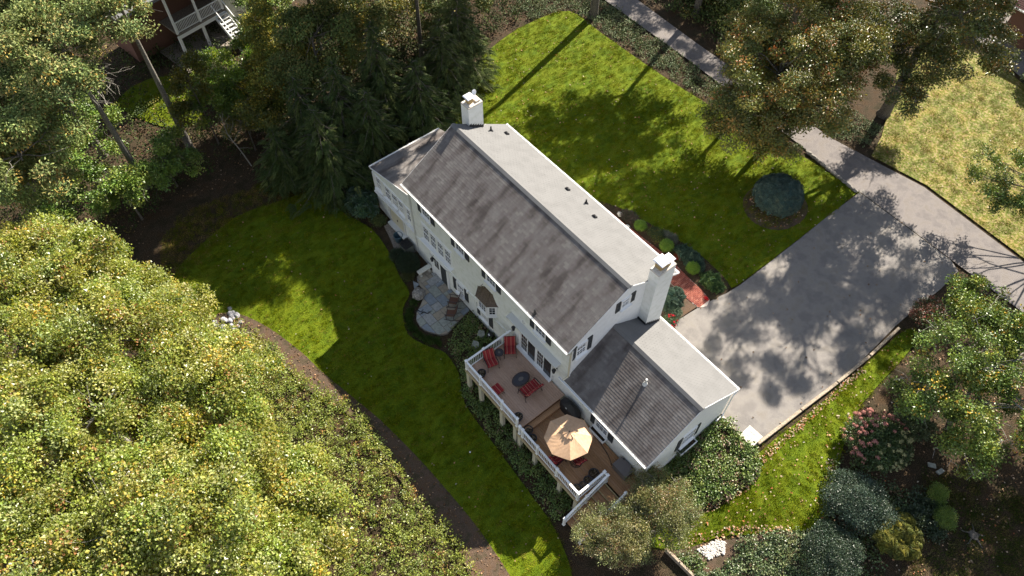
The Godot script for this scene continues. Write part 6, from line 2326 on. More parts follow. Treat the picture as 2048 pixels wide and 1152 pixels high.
	part("bucket_body", st.commit(), m.trim, t)


# ------------------------------------------------------------------ trees

func limb(a: Vector3, b: Vector3, bend: float) -> Array:
	var mid := a.lerp(b, 0.5) + Vector3(rng.randf_range(-bend, bend), rng.randf_range(0.0, bend), rng.randf_range(-bend, bend))
	return [a, a.lerp(mid, 0.5) + rdir(rng) * bend * 0.2, mid, mid.lerp(b, 0.5) + rdir(rng) * bend * 0.2, b]


# path: points of the trunk from the ground up; blobs: [centre, horizontal radius, vertical radius, clusters]
func tree(called: String, label: String, path: Array, r0: float, blobs: Array, meshes: Array, mat: Material, pal: Array, bark: Material, size := 1.0, gap := -0.25, group := "", core := 0.45) -> Node3D:
	var base: Vector3 = path[0]
	var t := thing(called, label, "tree", base, 0.0, group)
	var pts := []
	var rad := []
	for i in path.size():
		pts.append(path[i] - base)
		rad.append(r0 * lerpf(1.0, 0.35, float(i) / maxi(path.size() - 1, 1)))
	# a flare at the foot
	pts[0] = pts[0] - UP * 0.2
	pts.insert(1, (path[0] as Vector3).lerp(path[1], 0.06) - base)
	rad[0] = r0 * 1.5
	rad.insert(1, r0)
	var st := st_new()
	tube(st, pts, rad, 10)
	part("trunk", st.commit(), bark, t)
	for b in blobs:
		var c: Vector3 = b[0] - base
		# leave the trunk at the nearest point that lies below
		var from: Vector3 = pts[pts.size() - 1]
		var bd := 1e9
		for i in range(1, pts.size()):
			for f in [0.35, 0.7, 1.0]:
				var p: Vector3 = pts[i - 1].lerp(pts[i], f)
				var d := p.distance_to(c) + (4.0 if p.y > c.y - 0.4 else 0.0)
				if d < bd and p.y > 0.3:
					bd = d
					from = p
		st = st_new()
		var r: float = r0 * 0.42
		tube(st, limb(from, c, 0.4), [r, r * 0.85, r * 0.7, r * 0.55, r * 0.42], 7)
		for k in 9:
			var d := rdir(rng)
			d.y = d.y * 0.5 + 0.25
			var e := c + Vector3(d.x * b[1], d.y * b[2], d.z * b[1]) * 0.98
			var s := from.lerp(c, rng.randf_range(0.55, 1.0))
			tube(st, limb(s, e, 0.35), [r * 0.4, r * 0.3, r * 0.22, r * 0.14, 0.012], 5, false)
			for q in 2:
				var f := s.lerp(e, rng.randf_range(0.5, 0.9))
				tube(st, limb(f, f + (rdir(rng) + d * 0.6) * b[1] * 0.35, 0.2), [r * 0.16 + 0.004, r * 0.1 + 0.004, 0.008], 4, false)
		part("branch", st.commit(), bark, t)
	# boughs: each blob is a number of leafy pads with gaps between them
	var pads := []
	for b in blobs:
		var c: Vector3 = b[0]
		var list := []
		for i in maxi(5, int(b[3] / 24)):
			var d := rdir(rng)
			if d.y < -0.5 and rng.randf() < 0.6:
				d.y = -d.y
			var f := core + (1.0 - core) * pow(rng.randf(), 0.5)
			f *= 1.0 + 0.5 * patch_noise.get_noise_3d(c.x * 5.0 + d.x * 12.0, c.y * 5.0 + d.y * 12.0, c.z * 5.0 + d.z * 12.0)
			list.append([c + Vector3(d.x * b[1], d.y * b[2], d.z * b[1]) * f, d, rng.randf_range(0.35, 0.75) * (0.7 + 0.12 * b[1]), rng.randf_range(0.8, 1.2), rng.randf_range(0.9, 1.12)])
		pads.append(list)
	for me in meshes:
		var xs := []
		var cs := []
		for bi in blobs.size():
			var list: Array = pads[bi]
			for i in int(blobs[bi][3] / meshes.size()):
				var q: Array = list[rng.randi() % list.size()]
				var o: Vector3 = rdir(rng) * q[2] * pow(rng.randf(), 0.5)
				o.y *= 0.5
				var p: Vector3 = q[0] + o
				if patch_noise.get_noise_3d(p.x * 9.0, p.y * 9.0, p.z * 9.0) < gap - 0.12:
					continue
				var s := size * rng.randf_range(0.7, 1.3)
				var d: Vector3 = q[1]
				var bs := Basis(UP, rng.randf() * TAU)
				var ax := UP.cross(d)
				if ax.length() > 0.05:
					bs = Basis(ax.normalized(), acos(clampf(d.y, -1, 1)) * rng.randf_range(0.1, 0.6)) * bs
				xs.append(Transform3D(bs.scaled(Vector3(s, s, s)), p - base))
				var tc := tint(pal, 0.22)
				cs.append(Color(tc.r * q[3] * q[4], tc.g * q[3], tc.b * q[3]))
		scatter(me, mat, "crown", t, xs, cs)
	return t


func conifer(label: String, x: float, z: float, h: float, r: float, n: int, pal: Array, lean := Vector2.ZERO) -> void:
	var base := gp(x, z)
	var t := thing("hemlock", label, "tree", base, 0.0, "dark conifers left of the house")
	var st := st_new()
	tube(st, [Vector3(0, -0.2, 0), Vector3(lean.x * 0.4, h * 0.5, lean.y * 0.4), Vector3(lean.x, h * 0.97, lean.y)], [0.17, 0.1, 0.02], 8)
	part("trunk", st.commit(), m.bark, t)
	# whorls of boughs
	var boughs := []
	var y := 0.5
	while y < h * 0.97:
		var f := y / h
		var cnt := 7 if f < 0.7 else 5
		var ph := rng.randf() * TAU
		for i in cnt:
			var a := ph + TAU * i / cnt + rng.randf_range(-0.3, 0.3)
			var len_ := r * pow(1.0 - f, 0.7) * rng.randf_range(0.45, 1.3) + 0.12
			boughs.append([y + rng.randf_range(-0.15, 0.15), a, len_])
		y += lerpf(0.55, 0.3, f)
	st = st_new()
	for b in boughs:
		var f: float = b[0] / h
		var o := Vector3(lean.x * f, b[0], lean.y * f)
		var d := Vector3(cos(b[1]), 0, sin(b[1]))
		tube(st, [o, o + d * b[2] * 0.5 + UP * 0.05 * b[2], o + d * b[2] - UP * 0.22 * b[2]], [0.03, 0.018, 0.006], 4, false)
	part("bough", st.commit(), m.bark, t)
	for me in leafm.frond:
		var xs := []
		var cs := []
		for i in n / 2:
			var b: Array = boughs[rng.randi() % boughs.size()]
			# longer boughs carry more sprays
			if rng.randf() > b[2] / r + 0.15:
				b = boughs[rng.randi() % (boughs.size() / 2)]
			var f: float = b[0] / h
			var q := pow(rng.randf(), 0.6)
			var a: float = b[1] + rng.randf_range(-0.45, 0.45) * (1.2 - q * 0.6)
			var d := Vector3(cos(a), 0, sin(a))
			var p = Vector3(lean.x * f, b[0], lean.y * f) + d * b[2] * q + UP * b[2] * (0.06 - 0.28 * q * q)
			var s := rng.randf_range(0.6, 1.1) * lerpf(1.0, 0.6, f)
			var bs := Basis(UP, atan2(d.x, d.z) + rng.randf_range(-0.5, 0.5)) * Basis(Vector3.RIGHT, rng.randf_range(-0.1, 0.45)) * Basis(Vector3.BACK, rng.randf_range(-0.4, 0.4))
			xs.append(Transform3D(bs.scaled(Vector3(s, s, s)), p - d * 0.35 * s))
			cs.append(tint(pal, 0.25))
		for i in 8:
			var a := rng.randf() * TAU
			var bs := Basis(UP, a) * Basis(Vector3.RIGHT, -1.1)
			xs.append(Transform3D(bs.scaled(Vector3(0.6, 0.6, 0.6)), Vector3(lean.x, h * 0.93, lean.y)))
			cs.append(tint(pal, 0.2))
		scatter(me, m.needle, "crown", t, xs, cs)


const TULIP := [[6, Color(0.33, 0.36, 0.075)], [5, Color(0.24, 0.285, 0.05)], [4, Color(0.44, 0.45, 0.17)], [1.0, Color(0.48, 0.38, 0.07)], [0.3, Color(0.46, 0.24, 0.09)]]
const FOREST := [[5, Color(0.156, 0.198, 0.058)], [4, Color(0.209, 0.251, 0.084)], [3, Color(0.114, 0.156, 0.042)], [2, Color(0.293, 0.251, 0.094)], [0.6, Color(0.418, 0.272, 0.063)]]
const MAPLE := [[5, Color(0.112, 0.184, 0.026)], [4, Color(0.160, 0.240, 0.035)], [2, Color(0.240, 0.288, 0.048)]]
const OAK := [[6, Color(0.12, 0.14, 0.026)], [5, Color(0.165, 0.165, 0.03)], [2.4, Color(0.25, 0.19, 0.03)], [1.0, Color(0.34, 0.19, 0.035)], [0.35, Color(0.36, 0.12, 0.03)]]
const GOLD := [[5, Color(0.112, 0.135, 0.024)], [4, Color(0.210, 0.195, 0.030)], [2, Color(0.345, 0.270, 0.033)]]
const GLOSS := [[5, Color(0.099, 0.153, 0.025)], [4, Color(0.153, 0.216, 0.032)], [2, Color(0.252, 0.288, 0.043)], [0.5, Color(0.468, 0.306, 0.036)]]
const DARKF := [[5, Color(0.075, 0.106, 0.026)], [4, Color(0.109, 0.142, 0.038)], [2, Color(0.189, 0.170, 0.048)]]
const HEML := [[5, Color(0.049, 0.076, 0.019)], [4, Color(0.070, 0.100, 0.024)], [2, Color(0.115, 0.142, 0.041)]]


func V(x: float, y: float, z: float) -> Vector3:
	return Vector3(x, y, z)


func build_trees() -> void:
	# the sunlit broad crowns at the lower left, near the camera
	var bg := "sunlit yellow green trees at the lower left"
	tree("tulip_tree", "sunlit yellow green tree at the left edge, farthest of the lower left trees", [gp(-2.5, 27.5), V(-2.4, 4, 27.2), V(-2.0, 8, 26.8), V(-1.8, 10.5, 26.5)], 0.28, [[V(-8.6, 8.4, 30.0), 2.8, 2.2, 1000], [V(-6.2, 8.6, 28.2), 3.6, 2.6, 2443], [V(-3.6, 8.8, 25.2), 2.9, 2.4, 1868], [V(1.6, 8.6, 25.4), 3.9, 2.8, 3018], [V(-2.6, 5.6, 22.6), 1.3, 1.1, 373], [V(-0.2, 6.6, 22.9), 1.6, 1.3, 603], [V(-1.0, 9.3, 29.0), 3.3, 2.6, 1724]], leafm.big, m.leaf_thin, TULIP, m.bark_pale, 1.0, -0.3, bg, 0.5)
	tree("tulip_tree", "sunlit yellow green tree in the middle of the lower left trees, tallest crown", [gp(6.5, 27.0), V(6.5, 4, 27.0), V(6.8, 8, 26.6), V(7.0, 10.5, 26.8)], 0.3, [[V(6.3, 7.9, 23.5), 3.3, 2.6, 2443], [V(5.4, 9.8, 29.2), 4.2, 3.0, 3018], [V(4.2, 6.2, 21.7), 1.9, 1.5, 747], [V(9.4, 7.4, 24.2), 2.6, 2.2, 1581], [V(9.6, 9.8, 32.2), 4.0, 2.8, 2012]], leafm.big, m.leaf_thin, TULIP, m.bark_pale, 1.0, -0.3, bg, 0.5)
	tree("tulip_tree", "sunlit yellow green tree by the bottom edge, nearest of the lower left trees", [gp(12.8, 26.5), V(12.8, 4, 26.4), V(12.8, 8, 26.2), V(12.9, 10, 26.2)], 0.26, [[V(11.6, 9.4, 26.9), 3.8, 2.8, 2875], [V(13.6, 6.4, 23.0), 2.2, 1.8, 1293], [V(11.2, 5.6, 21.7), 1.6, 1.3, 603], [V(15.3, 7.0, 24.8), 2.0, 1.8, 1006], [V(13.2, 9.0, 29.6), 3.2, 2.4, 1293]], leafm.big, m.leaf_thin, TULIP, m.bark_pale, 1.0, -0.3, bg, 0.5)
	# the wood at the upper left
	var lg := "tall grey green trees of the upper left wood"
	tree("woodland_tree", "tall tree at the upper left whose pale leaning trunk shows below its crown", [gp(-17.0, 19.33), V(-17.0, 4, 19.33), V(-17.0, 8, 19.35), V(-16.6, 12, 19.6)], 0.25, [[V(-16.4, 13.6, 20.6), 3.2, 2.6, 1350], [V(-13.4, 14.0, 20.9), 3.0, 2.4, 1215], [V(-17.6, 15.0, 17.8), 2.8, 2.3, 945], [V(-17.5, 11.2, 22.4), 2.3, 1.9, 756]], leafm.oak, m.leaf_dull, FOREST, m.bark_mid, 1.05, -0.16, lg)
	tree("woodland_tree", "tall tree at the upper left with its trunk bare beside the small sunlit lawn", [gp(-18.06, 15.27), V(-18.06, 4, 15.27), V(-18.06, 8, 15.27), V(-17.8, 12.5, 15.3)], 0.27, [[V(-17.2, 14.4, 16.0), 2.4, 2.0, 702], [V(-14.6, 14.4, 16.6), 2.6, 2.1, 837], [V(-19.6, 15.2, 14.6), 2.4, 2.0, 567]], leafm.oak, m.leaf_dull, FOREST, m.bark_mid, 1.05, -0.12, lg)
	tree("woodland_tree", "leafy tree at the left edge above the sunlit crowns", [gp(-16.5, 25.5), V(-16.5, 4, 25.4), V(-16.2, 8, 25.3), V(-15.8, 11, 25.2)], 0.26, [[V(-10.4, 11.4, 24.3), 2.6, 2.2, 945], [V(-13.2, 12.2, 24.6), 2.9, 2.4, 1215], [V(-15.6, 12.6, 27.0), 3.0, 2.4, 810], [V(-15.8, 8.6, 23.0), 2.4, 2.0, 810], [V(-12.4, 8.4, 24.6), 2.0, 1.7, 567]], leafm.oak, m.leaf_dull, FOREST, m.bark_mid, 1.05, -0.16, lg)
	tree("woodland_tree", "tall tree in the top left corner of the wood", [gp(-22.0, 20.5), V(-22, 5, 20.5), V(-21.8, 9, 20.5), V(-21.4, 13, 20.6)], 0.26, [[V(-20.6, 13.0, 21.4), 3.2, 2.6, 945], [V(-20.8, 15.0, 18.4), 3.0, 2.4, 810], [V(-22.5, 11.0, 24.0), 3.0, 2.4, 675]], leafm.oak, m.leaf_dull, FOREST, m.bark_mid, 1.05, -0.16, lg)
	# understorey
	var ug := "small trees of the left wood"
	tree("young_maple", "bright green young maple in front of the neighbour's porch", [gp(-18.9, 10.8), V(-18.9, 1.8, 10.8), V(-18.7, 3.8, 11.0), V(-18.5, 5.6, 11.2)], 0.09, [[V(-18.6, 5.2, 11.4), 2.2, 1.7, 520], [V(-17.2, 3.8, 12.4), 1.9, 1.5, 420], [V(-16.6, 3.2, 10.8), 1.6, 1.3, 300], [V(-19.8, 4.2, 9.4), 1.5, 1.3, 220]], leafm.broad, m.leaf_thin, MAPLE, m.bark, 1.0, -0.2, ug)
	tree("young_maple", "low leafy maple at the wood's edge beside the pale leaning trunk", [gp(-14.4, 20.8), V(-14.4, 1.5, 20.8), V(-14.2, 3.0, 20.8), V(-14.0, 4.6, 20.8)], 0.08, [[V(-13.8, 3.8, 20.6), 1.9, 1.5, 420], [V(-15.2, 3.2, 21.8), 1.7, 1.3, 340], [V(-14.6, 2.6, 18.8), 1.4, 1.1, 220]], leafm.broad, m.leaf, MAPLE, m.bark, 1.0, -0.2, ug)
	tree("young_maple", "yellowing slim maple between the two tall bare trunks", [gp(-17.4, 13.4), V(-17.4, 2, 13.4), V(-17.2, 4.5, 13.5), V(-17.2, 6.5, 13.6)], 0.07, [[V(-17.0, 6.2, 13.8), 1.2, 1.3, 200], [V(-16.8, 4.4, 14.8), 1.2, 1.0, 180], [V(-16.9, 7.6, 13.0), 0.9, 0.8, 110]], leafm.broad, m.leaf_thin, [[4, Color(0.13, 0.12, 0.016)], [3, Color(0.09, 0.11, 0.02)]], m.bark, 1.0, -0.2, ug)
	tree("young_maple", "dense green undergrowth tree at the foot of the left wood", [gp(-18.6, 24.2), V(-18.6, 2, 24.2), V(-18.4, 4, 24.2), V(-18.2, 5.4, 24.0)], 0.1, [[V(-17.6, 4.6, 24.0), 2.4, 1.8, 520], [V(-19.8, 4.8, 22.6), 2.2, 1.7, 400], [V(-20.2, 4.0, 19.6), 2.0, 1.6, 320], [V(-15.6, 3.2, 24.8), 1.8, 1.4, 320]], leafm.broad, m.leaf, MAPLE, m.bark, 1.0, -0.2, ug)
	tree("young_maple", "leafy tree in front of the neighbour's steps", [gp(-22.6, 7.0), V(-22.6, 1.8, 7.0), V(-22.5, 3.4, 7.0), V(-22.4, 5.2, 7.0)], 0.09, [[V(-23.2, 3.6, 7.4), 1.6, 1.3, 330], [V(-21.6, 4.0, 6.2), 1.7, 1.4, 360], [V(-24.0, 4.6, 5.2), 1.7, 1.4, 340], [V(-22.2, 5.6, 4.6), 1.7, 1.4, 320]], leafm.broad, m.leaf, MAPLE, m.bark, 1.0, -0.2, ug)
	tree("young_maple", "small tree at the wood's foot between the two tall trunks", [gp(-15.6, 17.6), V(-15.6, 1.2, 17.6), V(-15.5, 2.4, 17.6), V(-15.4, 3.6, 17.6)], 0.07, [[V(-15.6, 3.0, 17.4), 1.5, 1.1, 260], [V(-16.8, 2.4, 16.4), 1.3, 1.0, 200], [V(-15.2, 2.0, 16.0), 1.1, 0.8, 140]], leafm.broad, m.leaf, MAPLE, m.bark, 1.0, -0.2, ug)
	tree("young_maple", "loose dark shrubby tree right of the bare sapling's hollow", [gp(-15.0, 11.6), V(-15.0, 1.4, 11.6), V(-15.0, 2.8, 11.6), V(-14.9, 4.0, 11.6)], 0.07, [[V(-15.2, 3.4, 11.8), 1.5, 1.2, 260], [V(-14.2, 2.8, 10.4), 1.4, 1.1, 220], [V(-16.2, 2.6, 10.8), 1.3, 1.0, 200]], leafm.broad, m.leaf, GOLD, m.bark, 1.0, -0.2, ug)
	# trees along the top, behind the hemlocks
	var tg := "bushy dark trees behind the hemlocks"
	tree("bushy_tree", "olive green bushy tree right of the neighbour's house", [gp(-17.5, 6.5), V(-17.5, 2.5, 6.5), V(-17.4, 5, 6.5), V(-17.3, 7.5, 6.4)], 0.16, [[V(-17.6, 6.6, 6.6), 2.7, 2.4, 620], [V(-15.6, 6.0, 7.8), 2.1, 1.8, 420], [V(-15.4, 7.2, 4.6), 2.4, 2.0, 520], [V(-16.2, 4.0, 9.4), 1.9, 1.6, 380]], leafm.oak, m.leaf_dull, GOLD, m.bark, 1.05, -0.15, tg)
	tree("bushy_tree", "yellow tinged tree at the top edge above the hemlocks", [gp(-16.4, -0.5), V(-16.4, 2.5, -0.5), V(-16.3, 5, -0.5), V(-16.2, 7.5, -0.4)], 0.16, [[V(-16.2, 7.6, 0.2), 2.9, 2.3, 700], [V(-16.4, 7.2, -3.6), 2.6, 2.1, 560], [V(-14.6, 5.8, 2.0), 2.0, 1.7, 420]], leafm.oak, m.leaf, GOLD, m.bark, 1.05, -0.15, tg)
	tree("bushy_tree", "dark bushy tree at the top edge left of the front lawn's corner", [gp(-16.0, -8.5), V(-16, 2, -8.5), V(-15.8, 4, -8.5), V(-15.6, 6, -8.4)], 0.14, [[V(-15.0, 5.2, -8.6), 2.4, 2.0, 520], [V(-16.2, 5.8, -11.6), 2.4, 2.0, 480], [V(-15.4, 4.2, -5.6), 2.0, 1.7, 360]], leafm.oak, m.leaf_dull, DARKF, m.bark, 1.05, -0.15, tg)
	tree("bushy_tree", "dark tree standing tall behind the hemlock row", [gp(-13.6, 5.8), V(-13.6, 3, 5.8), V(-13.6, 6, 5.8), V(-13.6, 9, 5.7)], 0.17, [[V(-13.4, 8.6, 5.4), 2.4, 2.1, 520], [V(-13.0, 6.6, 7.6), 2.1, 1.8, 420], [V(-14.0, 8.0, 2.6), 2.3, 2.0, 460]], leafm.oak, m.leaf_dull, DARKF, m.bark, 1.05, -0.12, tg)
	tree("bushy_tree", "tall slender tree above the top edge behind the yellow tinged tree", [gp(-13.6, -2.6), V(-13.6, 4, -2.6), V(-13.4, 8, -2.6), V(-13.0, 14, -2.8)], 0.22, [[V(-12.2, 13.6, -2.6), 2.7, 2.2, 1190], [V(-14.8, 13.8, -0.4), 2.7, 2.2, 1190], [V(-10.6, 13.2, -5.2), 2.4, 1.9, 952], [V(-13.2, 15.4, -5.0), 2.5, 2.0, 816], [V(-8.4, 13.6, -3.6), 2.3, 1.8, 952], [V(-9.8, 14.4, -0.4), 2.4, 1.9, 1054], [V(-12.8, 13.0, 2.4), 2.4, 1.9, 1054]], leafm.oak, m.leaf_dull, DARKF, m.bark, 1.1, -0.2, tg)
	tree("bushy_tree", "tall slender tree above the top edge beside the neighbour's house", [gp(-19.4, 3.0), V(-19.4, 4, 3.0), V(-19.2, 8, 3.0), V(-18.6, 13.5, 3.0)], 0.22, [[V(-17.6, 13.0, 2.6), 2.7, 2.2, 1190], [V(-19.0, 13.4, 5.4), 2.6, 2.1, 952], [V(-16.4, 12.6, 5.2), 2.2, 1.8, 782]], leafm.oak, m.leaf_dull, DARKF, m.bark, 1.1, -0.2, tg)
	# hemlocks
	conifer("hemlock at the wood's edge, nearest the back lawn", -7.6, 9, 7.4, 3.2, 1178, HEML, Vector2(-0.2, 0.2))
	conifer("hemlock directly behind the side wing's low corner, broad and drooping", -7.4, 5.6, 7, 3.1, 1064, HEML)
	conifer("hemlock with a sharp sunlit tip in the middle of the row", -9.4, 6.6, 9, 3.0, 1178, HEML, Vector2(0.2, 0.0))
	conifer("slender hemlock second row, left of the sharp tipped one", -10.6, 8.8, 8, 2.9, 988, HEML)
	conifer("hemlock behind the far chimney, dense and dark", -7.6, 1.6, 7, 3.0, 1064, HEML)
	conifer("tall hemlock in the second row behind the far chimney", -10.2, 3, 9.2, 3.1, 1216, HEML)
	conifer("hemlock with light tipped sprays at the lawn end of the row", -9.6, -1.9, 7.4, 3.0, 1140, [[5, Color(0.06, 0.085, 0.022)], [4, Color(0.09, 0.115, 0.03)], [2, Color(0.13, 0.155, 0.05)]])
	conifer("bright hemlock nearest the front lawn's edge", -10.8, -4.2, 8.4, 3.2, 1292, [[5, Color(0.065, 0.09, 0.024)], [4, Color(0.095, 0.125, 0.034)], [2, Color(0.14, 0.17, 0.055)]])
	conifer("short dark hemlock between bare twigs at the edge of the wood", -10.6, 11.2, 5, 2.5, 684, HEML)
	# bare saplings in the dark hollow
	var t := thing("bare_sapling", "pale bare sapling leaning in the dark hollow left of the hemlocks", "tree", gp(-13.8, 12.6))
	var st := st_new()
	tube(st, [Vector3(0, -0.1, 0), Vector3(-0.3, 1.2, 0.2), Vector3(-0.9, 2.6, 0.5), Vector3(-1.2, 4.2, 0.4)], [0.05, 0.04, 0.03, 0.012], 6)
	part("trunk", st.commit(), m.bark_pale, t)
	for k in 9:
		st = st_new()
		var o := Vector3(-0.3 - 0.09 * k, 1.2 + 0.32 * k, 0.2 + 0.03 * k)
		tube(st, limb(o, o + Vector3(rng.randf_range(-1, 1), rng.randf_range(0.2, 0.9), rng.randf_range(-1, 1)), 0.2), [0.016, 0.014, 0.012, 0.009, 0.005], 4)
		part("branch", st.commit(), m.bark_pale, t)
	t = thing("dead_limbs", "bare dead branches sticking out of the upper left crown over the little lawn", "tree", V(-16.9, 9.6, 19.2))
	for k in 11:
		st = st_new()
		var d := Vector3(rng.randf_range(0.3, 1.0), rng.randf_range(-0.1, 0.5), rng.randf_range(-1.0, 0.1)).normalized()
		var e := d * rng.randf_range(1.6, 3.2)
		tube(st, limb(Vector3(0, rng.randf_range(-0.8, 1.2), 0), e, 0.35), [0.035, 0.03, 0.024, 0.016, 0.006], 5)
		for q in 3:
			var f := e * rng.randf_range(0.5, 0.95)
			tube(st, limb(f, f + rdir(rng) * 0.8, 0.15), [0.012, 0.01, 0.008, 0.006, 0.004], 4)
		part("branch", st.commit(), m.bark_pale, t)
	# front yard: the orange tinged tree over the lane
	tree("oak", "big orange tinged oak leaning over the front lawn and lane", [gp(8.9, -16.9), V(8.8, 2.5, -16.8), V(8.6, 4.5, -16.6), V(8.4, 7.5, -16.2)], 0.3, [[V(8.6, 8.6, -15.4), 3.4, 2.6, 1875], [V(8.8, 6.8, -12.7), 2.7, 2.0, 1350], [V(9.8, 9.4, -19.6), 3.2, 2.5, 1350], [V(5.6, 8.2, -16.8), 2.7, 2.2, 975], [V(11.6, 7.6, -16.0), 2.3, 1.9, 840], [V(7.0, 10.0, -20.6), 2.8, 2.2, 750], [V(10.6, 5.4, -13.6), 1.7, 1.3, 450]], leafm.oak, m.leaf, OAK, m.bark, 1.0, -0.2)
	tree("oak", "thick trunked oak across the lane whose crown spreads over the top right", [gp(12.3, -26.1), V(12.35, 4, -26.1), V(12.3, 8, -26.1), V(12.6, 15, -26.4)], 0.42, [[V(10.4, 9.6, -18.9), 1.9, 1.5, 330], [V(10.6, 9.4, -23.0), 2.6, 2.0, 620], [V(13.9, 9.4, -23.4), 2.5, 1.9, 620], [V(15.4, 9.2, -26.2), 2.4, 1.9, 520], [V(12.4, 11.5, -28.6), 3.4, 2.4, 620], [V(15.0, 12.5, -23.0), 2.6, 2.0, 420], [V(14.4, 8.2, -20.4), 1.7, 1.3, 260], [V(12.4, 16.2, -25.0), 3.0, 2.0, 546], [V(15.6, 16.6, -27.6), 3.0, 2.0, 504], [V(13.0, 17.4, -30.6), 3.0, 2.0, 483], [V(18.0, 15.8, -30.6), 2.8, 1.9, 441], [V(17.0, 17.2, -24.2), 2.6, 1.8, 399], [V(19.6, 17.0, -27.4), 2.4, 1.7, 315], [V(11.8, 9.0, -31.0), 2.2, 1.7, 420], [V(13.2, 17.0, -21.8), 2.4, 1.7, 240], [V(15.0, 18.4, -33.4), 2.8, 1.9, 280], [V(19.6, 18.0, -33.0), 2.8, 1.9, 260]], leafm.oak, m.leaf, [[5, Color(0.065, 0.085, 0.016)], [4, Color(0.10, 0.115, 0.018)], [2, Color(0.17, 0.14, 0.02)], [1, Color(0.24, 0.13, 0.022)]], m.bark, 1.0, -0.14)
	var fg := "tall trees beyond the top edge that shade the front lawn"
	tree("shade_tree", "tall straight tree at the lawn's far corner, its trunk leaving at the top edge", [gp(-10.2, -17.6), V(-10.2, 6, -17.6), V(-10.3, 12, -17.6), V(-11, 17, -17.8)], 0.36, [[V(-12.4, 17.0, -17.6), 3.0, 2.4, 620], [V(-14.6, 18.0, -19.2), 2.8, 2.2, 480], [V(-11.4, 20.0, -19.0), 2.6, 2.2, 420], [V(-6.8, 17.6, -9.6), 2.0, 1.5, 260]], leafm.oak, m.leaf, OAK, m.bark, 1.1, -0.16, fg)
	tree("shade_tree", "spreading tree beyond the lane above the front lawn's middle", [gp(-4.8, -24.2), V(-4.8, 5, -24.2), V(-4.6, 9, -24.2), V(-4.2, 13.5, -24.0)], 0.3, [[V(-3.7, 13.4, -24.6), 3.1, 2.4, 651], [V(-1.1, 11.0, -22.4), 2.5, 1.9, 483], [V(-6.1, 12.4, -23.0), 2.5, 2.0, 427], [V(-1.9, 15.2, -26.8), 2.8, 2.2, 427], [V(-6.5, 13.6, -20.6), 2.6, 2.0, 446], [V(-3.3, 13.4, -19.8), 2.5, 1.9, 446], [V(0.1, 13.2, -19.2), 2.4, 1.8, 427]], leafm.oak, m.leaf, OAK, m.bark, 1.1, -0.14, fg)
	tree("shade_tree", "spreading tree beyond the lane behind the orange tinged oak", [gp(3.6, -24.6), V(3.6, 5, -24.6), V(3.6, 9, -24.5), V(3.4, 14, -24.0)], 0.3, [[V(4.1, 14.2, -23.6), 3.0, 2.4, 576], [V(6.7, 12.2, -22.2), 2.4, 1.9, 390], [V(6.1, 15.6, -26.4), 2.6, 2.1, 390], [V(2.7, 13.4, -20.2), 2.3, 1.8, 390], [V(5.7, 14.2, -21.6), 2.4, 1.8, 390]], leafm.oak, m.leaf, OAK, m.bark, 1.1, -0.14, fg)
	tree("shade_tree", "row-end tree far beyond the upper lane whose shade falls on the lane", [gp(-8.0, -36.5), V(-8, 5, -36.5), V(-7.8, 9, -36.4), V(-7.4, 13.5, -36.2)], 0.3, [[V(-11.4, 13.0, -36.0), 2.6, 2.0, 420], [V(-7.4, 14.0, -37.2), 2.6, 2.0, 420], [V(-3.6, 13.2, -35.8), 2.6, 2.0, 420], [V(0.2, 13.6, -36.6), 2.5, 2.0, 380], [V(-14.6, 13.0, -34.4), 2.4, 1.9, 360]], leafm.oak, m.leaf, OAK, m.bark, 1.1, -0.14, fg)
	# right side
	tree("shade_tree", "tall tree outside the right edge shading the lower right bed", [gp(36.4, -14.0), V(36.4, 4, -14), V(36.0, 7, -13.8), V(35.6, 10, -13.4)], 0.24, [[V(33.4, 9.2, -13.6), 2.3, 1.7, 420], [V(35.8, 9.6, -11.0), 2.5, 1.9, 460], [V(37.6, 9.2, -15.2), 2.5, 1.9, 380], [V(33.8, 10.2, -16.8), 2.4, 1.8, 380], [V(36.6, 8.6, -7.6), 2.2, 1.7, 380], [V(38.6, 9.0, -10.4), 2.2, 1.7, 320]], leafm.broad, m.leaf, GLOSS, m.bark, 1.0, -0.16, fg)
	tree("glossy_tree", "glossy green tree beside the driveway at the right edge, over the shrub bed", [gp(29.4, -8.2), V(29.4, 1.8, -8.2), V(29.0, 3.6, -8.4), V(28.6, 5.8, -8.6)], 0.17, [[V(27.5, 6.0, -8.9), 2.6, 1.9, 900], [V(29.9, 5.2, -7.0), 2.4, 1.7, 760], [V(27.7, 4.6, -5.9), 1.7, 1.3, 420], [V(26.2, 5.8, -11.8), 1.8, 1.4, 460], [V(29.4, 6.2, -11.2), 2.4, 1.8, 640], [V(32.0, 5.4, -9.6), 2.3, 1.7, 480], [V(30.6, 3.8, -5.2), 1.6, 1.2, 300], [V(33.4, 6.6, -11.6), 2.6, 2.0, 560], [V(34.0, 6.4, -7.2), 2.4, 1.8, 480], [V(31.6, 7.2, -14.2), 2.6, 2.0, 520]], leafm.broad, m.leaf, GLOSS, m.bark_pale, 0.9, -0.2)
